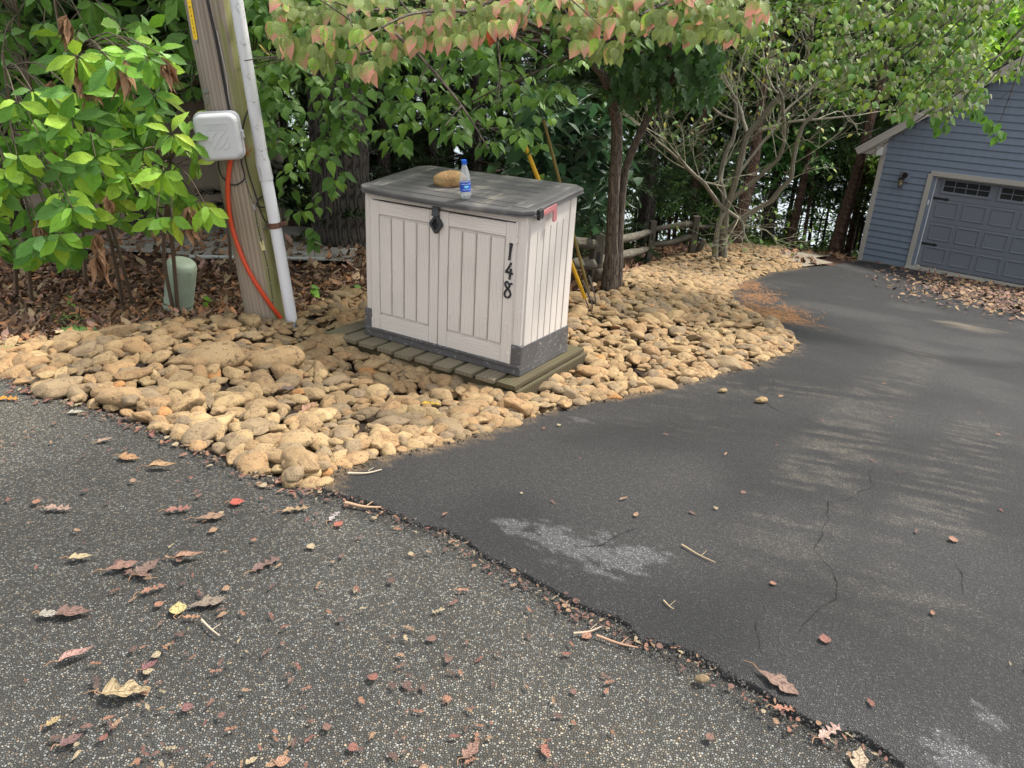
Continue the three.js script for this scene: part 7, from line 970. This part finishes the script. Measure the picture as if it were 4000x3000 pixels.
for (const [a, b, rr, c, label] of [[[1360, 1862], [1492, 1848], 0.004, [0.45, 0.38, 0.28], 'pale bare twig lying on the driveway by the rock tip'], [[1350, 1972], [1490, 1990], 0.006, [0.4, 0.26, 0.16], 'short thick brown stick lying across the seam near the rock tip'], [[2662, 2142], [2792, 2212], 0.003, [0.4, 0.3, 0.18], 'thin straw coloured twig right of the bare grey patch'], [[2240, 2482], [2350, 2455], 0.0035, [0.4, 0.3, 0.22], 'small forked twig at the seam in the middle'], [[2330, 2490], [2492, 2538], 0.0035, [0.4, 0.24, 0.15], 'reddish brown curved twig below the seam'], [[790, 2430], [860, 2492], 0.0035, [0.45, 0.36, 0.26], 'pale stalk beside the round yellow leaf'], [[2590, 2360], [2630, 2395], 0.002, [0.45, 0.34, 0.2], 'single straw coloured pine needle on the driveway']]) { const p = gp(...a), q = gp(...b), m = gp((a[0] + b[0]) / 2 + 4, (a[1] + b[1]) / 2 + 7); for (const v of [p, q, m]) v.y = roadY(v.x, v.z) + rr * 0.6; const t = thing('twig', label, 'twig', p); part(t, 'stick', tube(rel([p, m, q], p), [rr, rr * 0.8, rr * 0.5], 6, 10, 0.15, 3), mat({ color: rgb(...c), roughness: 0.9 })); const s = p.clone().lerp(q, 0.6), e = s.clone().add(V(0.02, 0.008, -0.015)); part(t, 'side_shoot', tube(rel([s, e], p), [rr * 0.5, rr * 0.3], 5, 2), mat({ color: rgb(...c), roughness: 0.9 })); }
for (const [x, y, s, c, label] of [[2742, 2664, 0.035, 4, 'small tan pebble lying on the street beside the seam'], [2973, 1577, 0.07, 1, 'small brown stone out on the driveway beyond the rocks'], [2823, 1537, 0.05, 6, 'tiny pale pebble on the driveway near the rock edge']]) { const p = gp(x, y), o = solo('pebble', STONES[3], rockMat(ROCK_TONES[c]), label, 'pebble'); o.position.set(p.x, roadY(p.x, p.z) + s * 0.2, p.z); o.scale.setScalar(s); }

{ // drift of rusty pine needles at the edge of the rocks
  const r = rng(1400), g = new THREE.BufferGeometry(); g.setAttribute('position', new THREE.Float32BufferAttribute([-0.02, 0, 0, 0.02, 0, 0, 0.015, 0.03, 0.5, -0.02, 0, 0, 0.015, 0.03, 0.5, -0.015, 0.03, 0.5, -0.015, 0.03, 0.5, 0.015, 0.03, 0.5, 0.0, 0, 1], 3)); g.computeVertexNormals();
  const n = 1000, im = new THREE.InstancedMesh(g, mat({ roughness: 0.9, side: THREE.DoubleSide }), n); im.name = 'pine_needles';
  for (let i = 0; i < n; i++) { const [cx, cy, w, h] = [[2990, 1212, 150, 26], [3050, 1245, 130, 22], [2960, 1165, 90, 25], [2930, 1120, 60, 20]][Math.floor(r() * 4)], p = gp(cx + (r() + r() + r() - 1.5) * w, cy + (r() + r() + r() - 1.5) * h), a = r() * 6.28, l = 0.07 + 0.06 * r(), c = 0.5 + 0.7 * r(); im.setMatrixAt(i, _m4.compose(V(p.x, roadY(p.x, p.z) + 0.002 + 0.01 * r(), p.z), aim(V(Math.cos(a), 0.1 * (r() - 0.5), Math.sin(a)), upv), V(l * 1.6, l, l))); im.setColorAt(i, rgb(0.26 * c, 0.12 * c, 0.04 * c)); }
  shadows(im); scene.add(im); tag(im, 'rusty fallen pine needles on the driveway beside the rocks', 'pine needles', null, 'stuff');
}

{ // crumbled grit along the seam and the foot of the rocks
  const r = rng(1500), L = []; for (let k = 0; k < 1500; k++) { const i = Math.floor(r() * (CRACK_R.length - 1)), q = CRACK_R[i], o = Math.pow(r(), 1.6) * 0.07, x = q[0] - 0.6 * o + (r() - 0.5) * 0.02, z = q[1] + 0.8 * o + (r() - 0.5) * 0.02; L.push([x, z, 0.004 + 0.009 * r() * r()]); }
  for (let k = 0; k < 700; k++) { const e = r() < 0.5 ? EDGE_LEFT : EDGE_RIGHT, i = Math.floor(r() * (e.length - 1)), t = r(), x = mix(e[i][0], e[i + 1][0], t), z = mix(e[i][1], e[i + 1][1], t); if (z < -8) continue; L.push([x + (r() - 0.5) * 0.08, z + r() * 0.07, 0.006 + 0.02 * r() * r()]); }
  const im = new THREE.InstancedMesh(STONES_LOW[4], mat({ roughness: 0.9 }), L.length); im.name = 'grit'; L.forEach(([x, z, s], i) => { im.setMatrixAt(i, _m4.compose(V(x, roadY(x, z) - 0.004 + s * 0.2, z), new THREE.Quaternion().setFromEuler(new THREE.Euler(r() * 6, r() * 6, r() * 6)), V(s, s, s))); const l = 0.02 + 0.16 * r() * r(); im.setColorAt(i, i < 1500 ? rgb(l * 1.05, l * 0.95, l * 0.85) : rgb(l * 1.6, l * 1.25, l * 0.85)); });
  shadows(im); scene.add(im); tag(im, 'loose grit and crumbs along the seam of street and driveway', 'grit', null, 'stuff');
}
renderer.render(scene, camera);
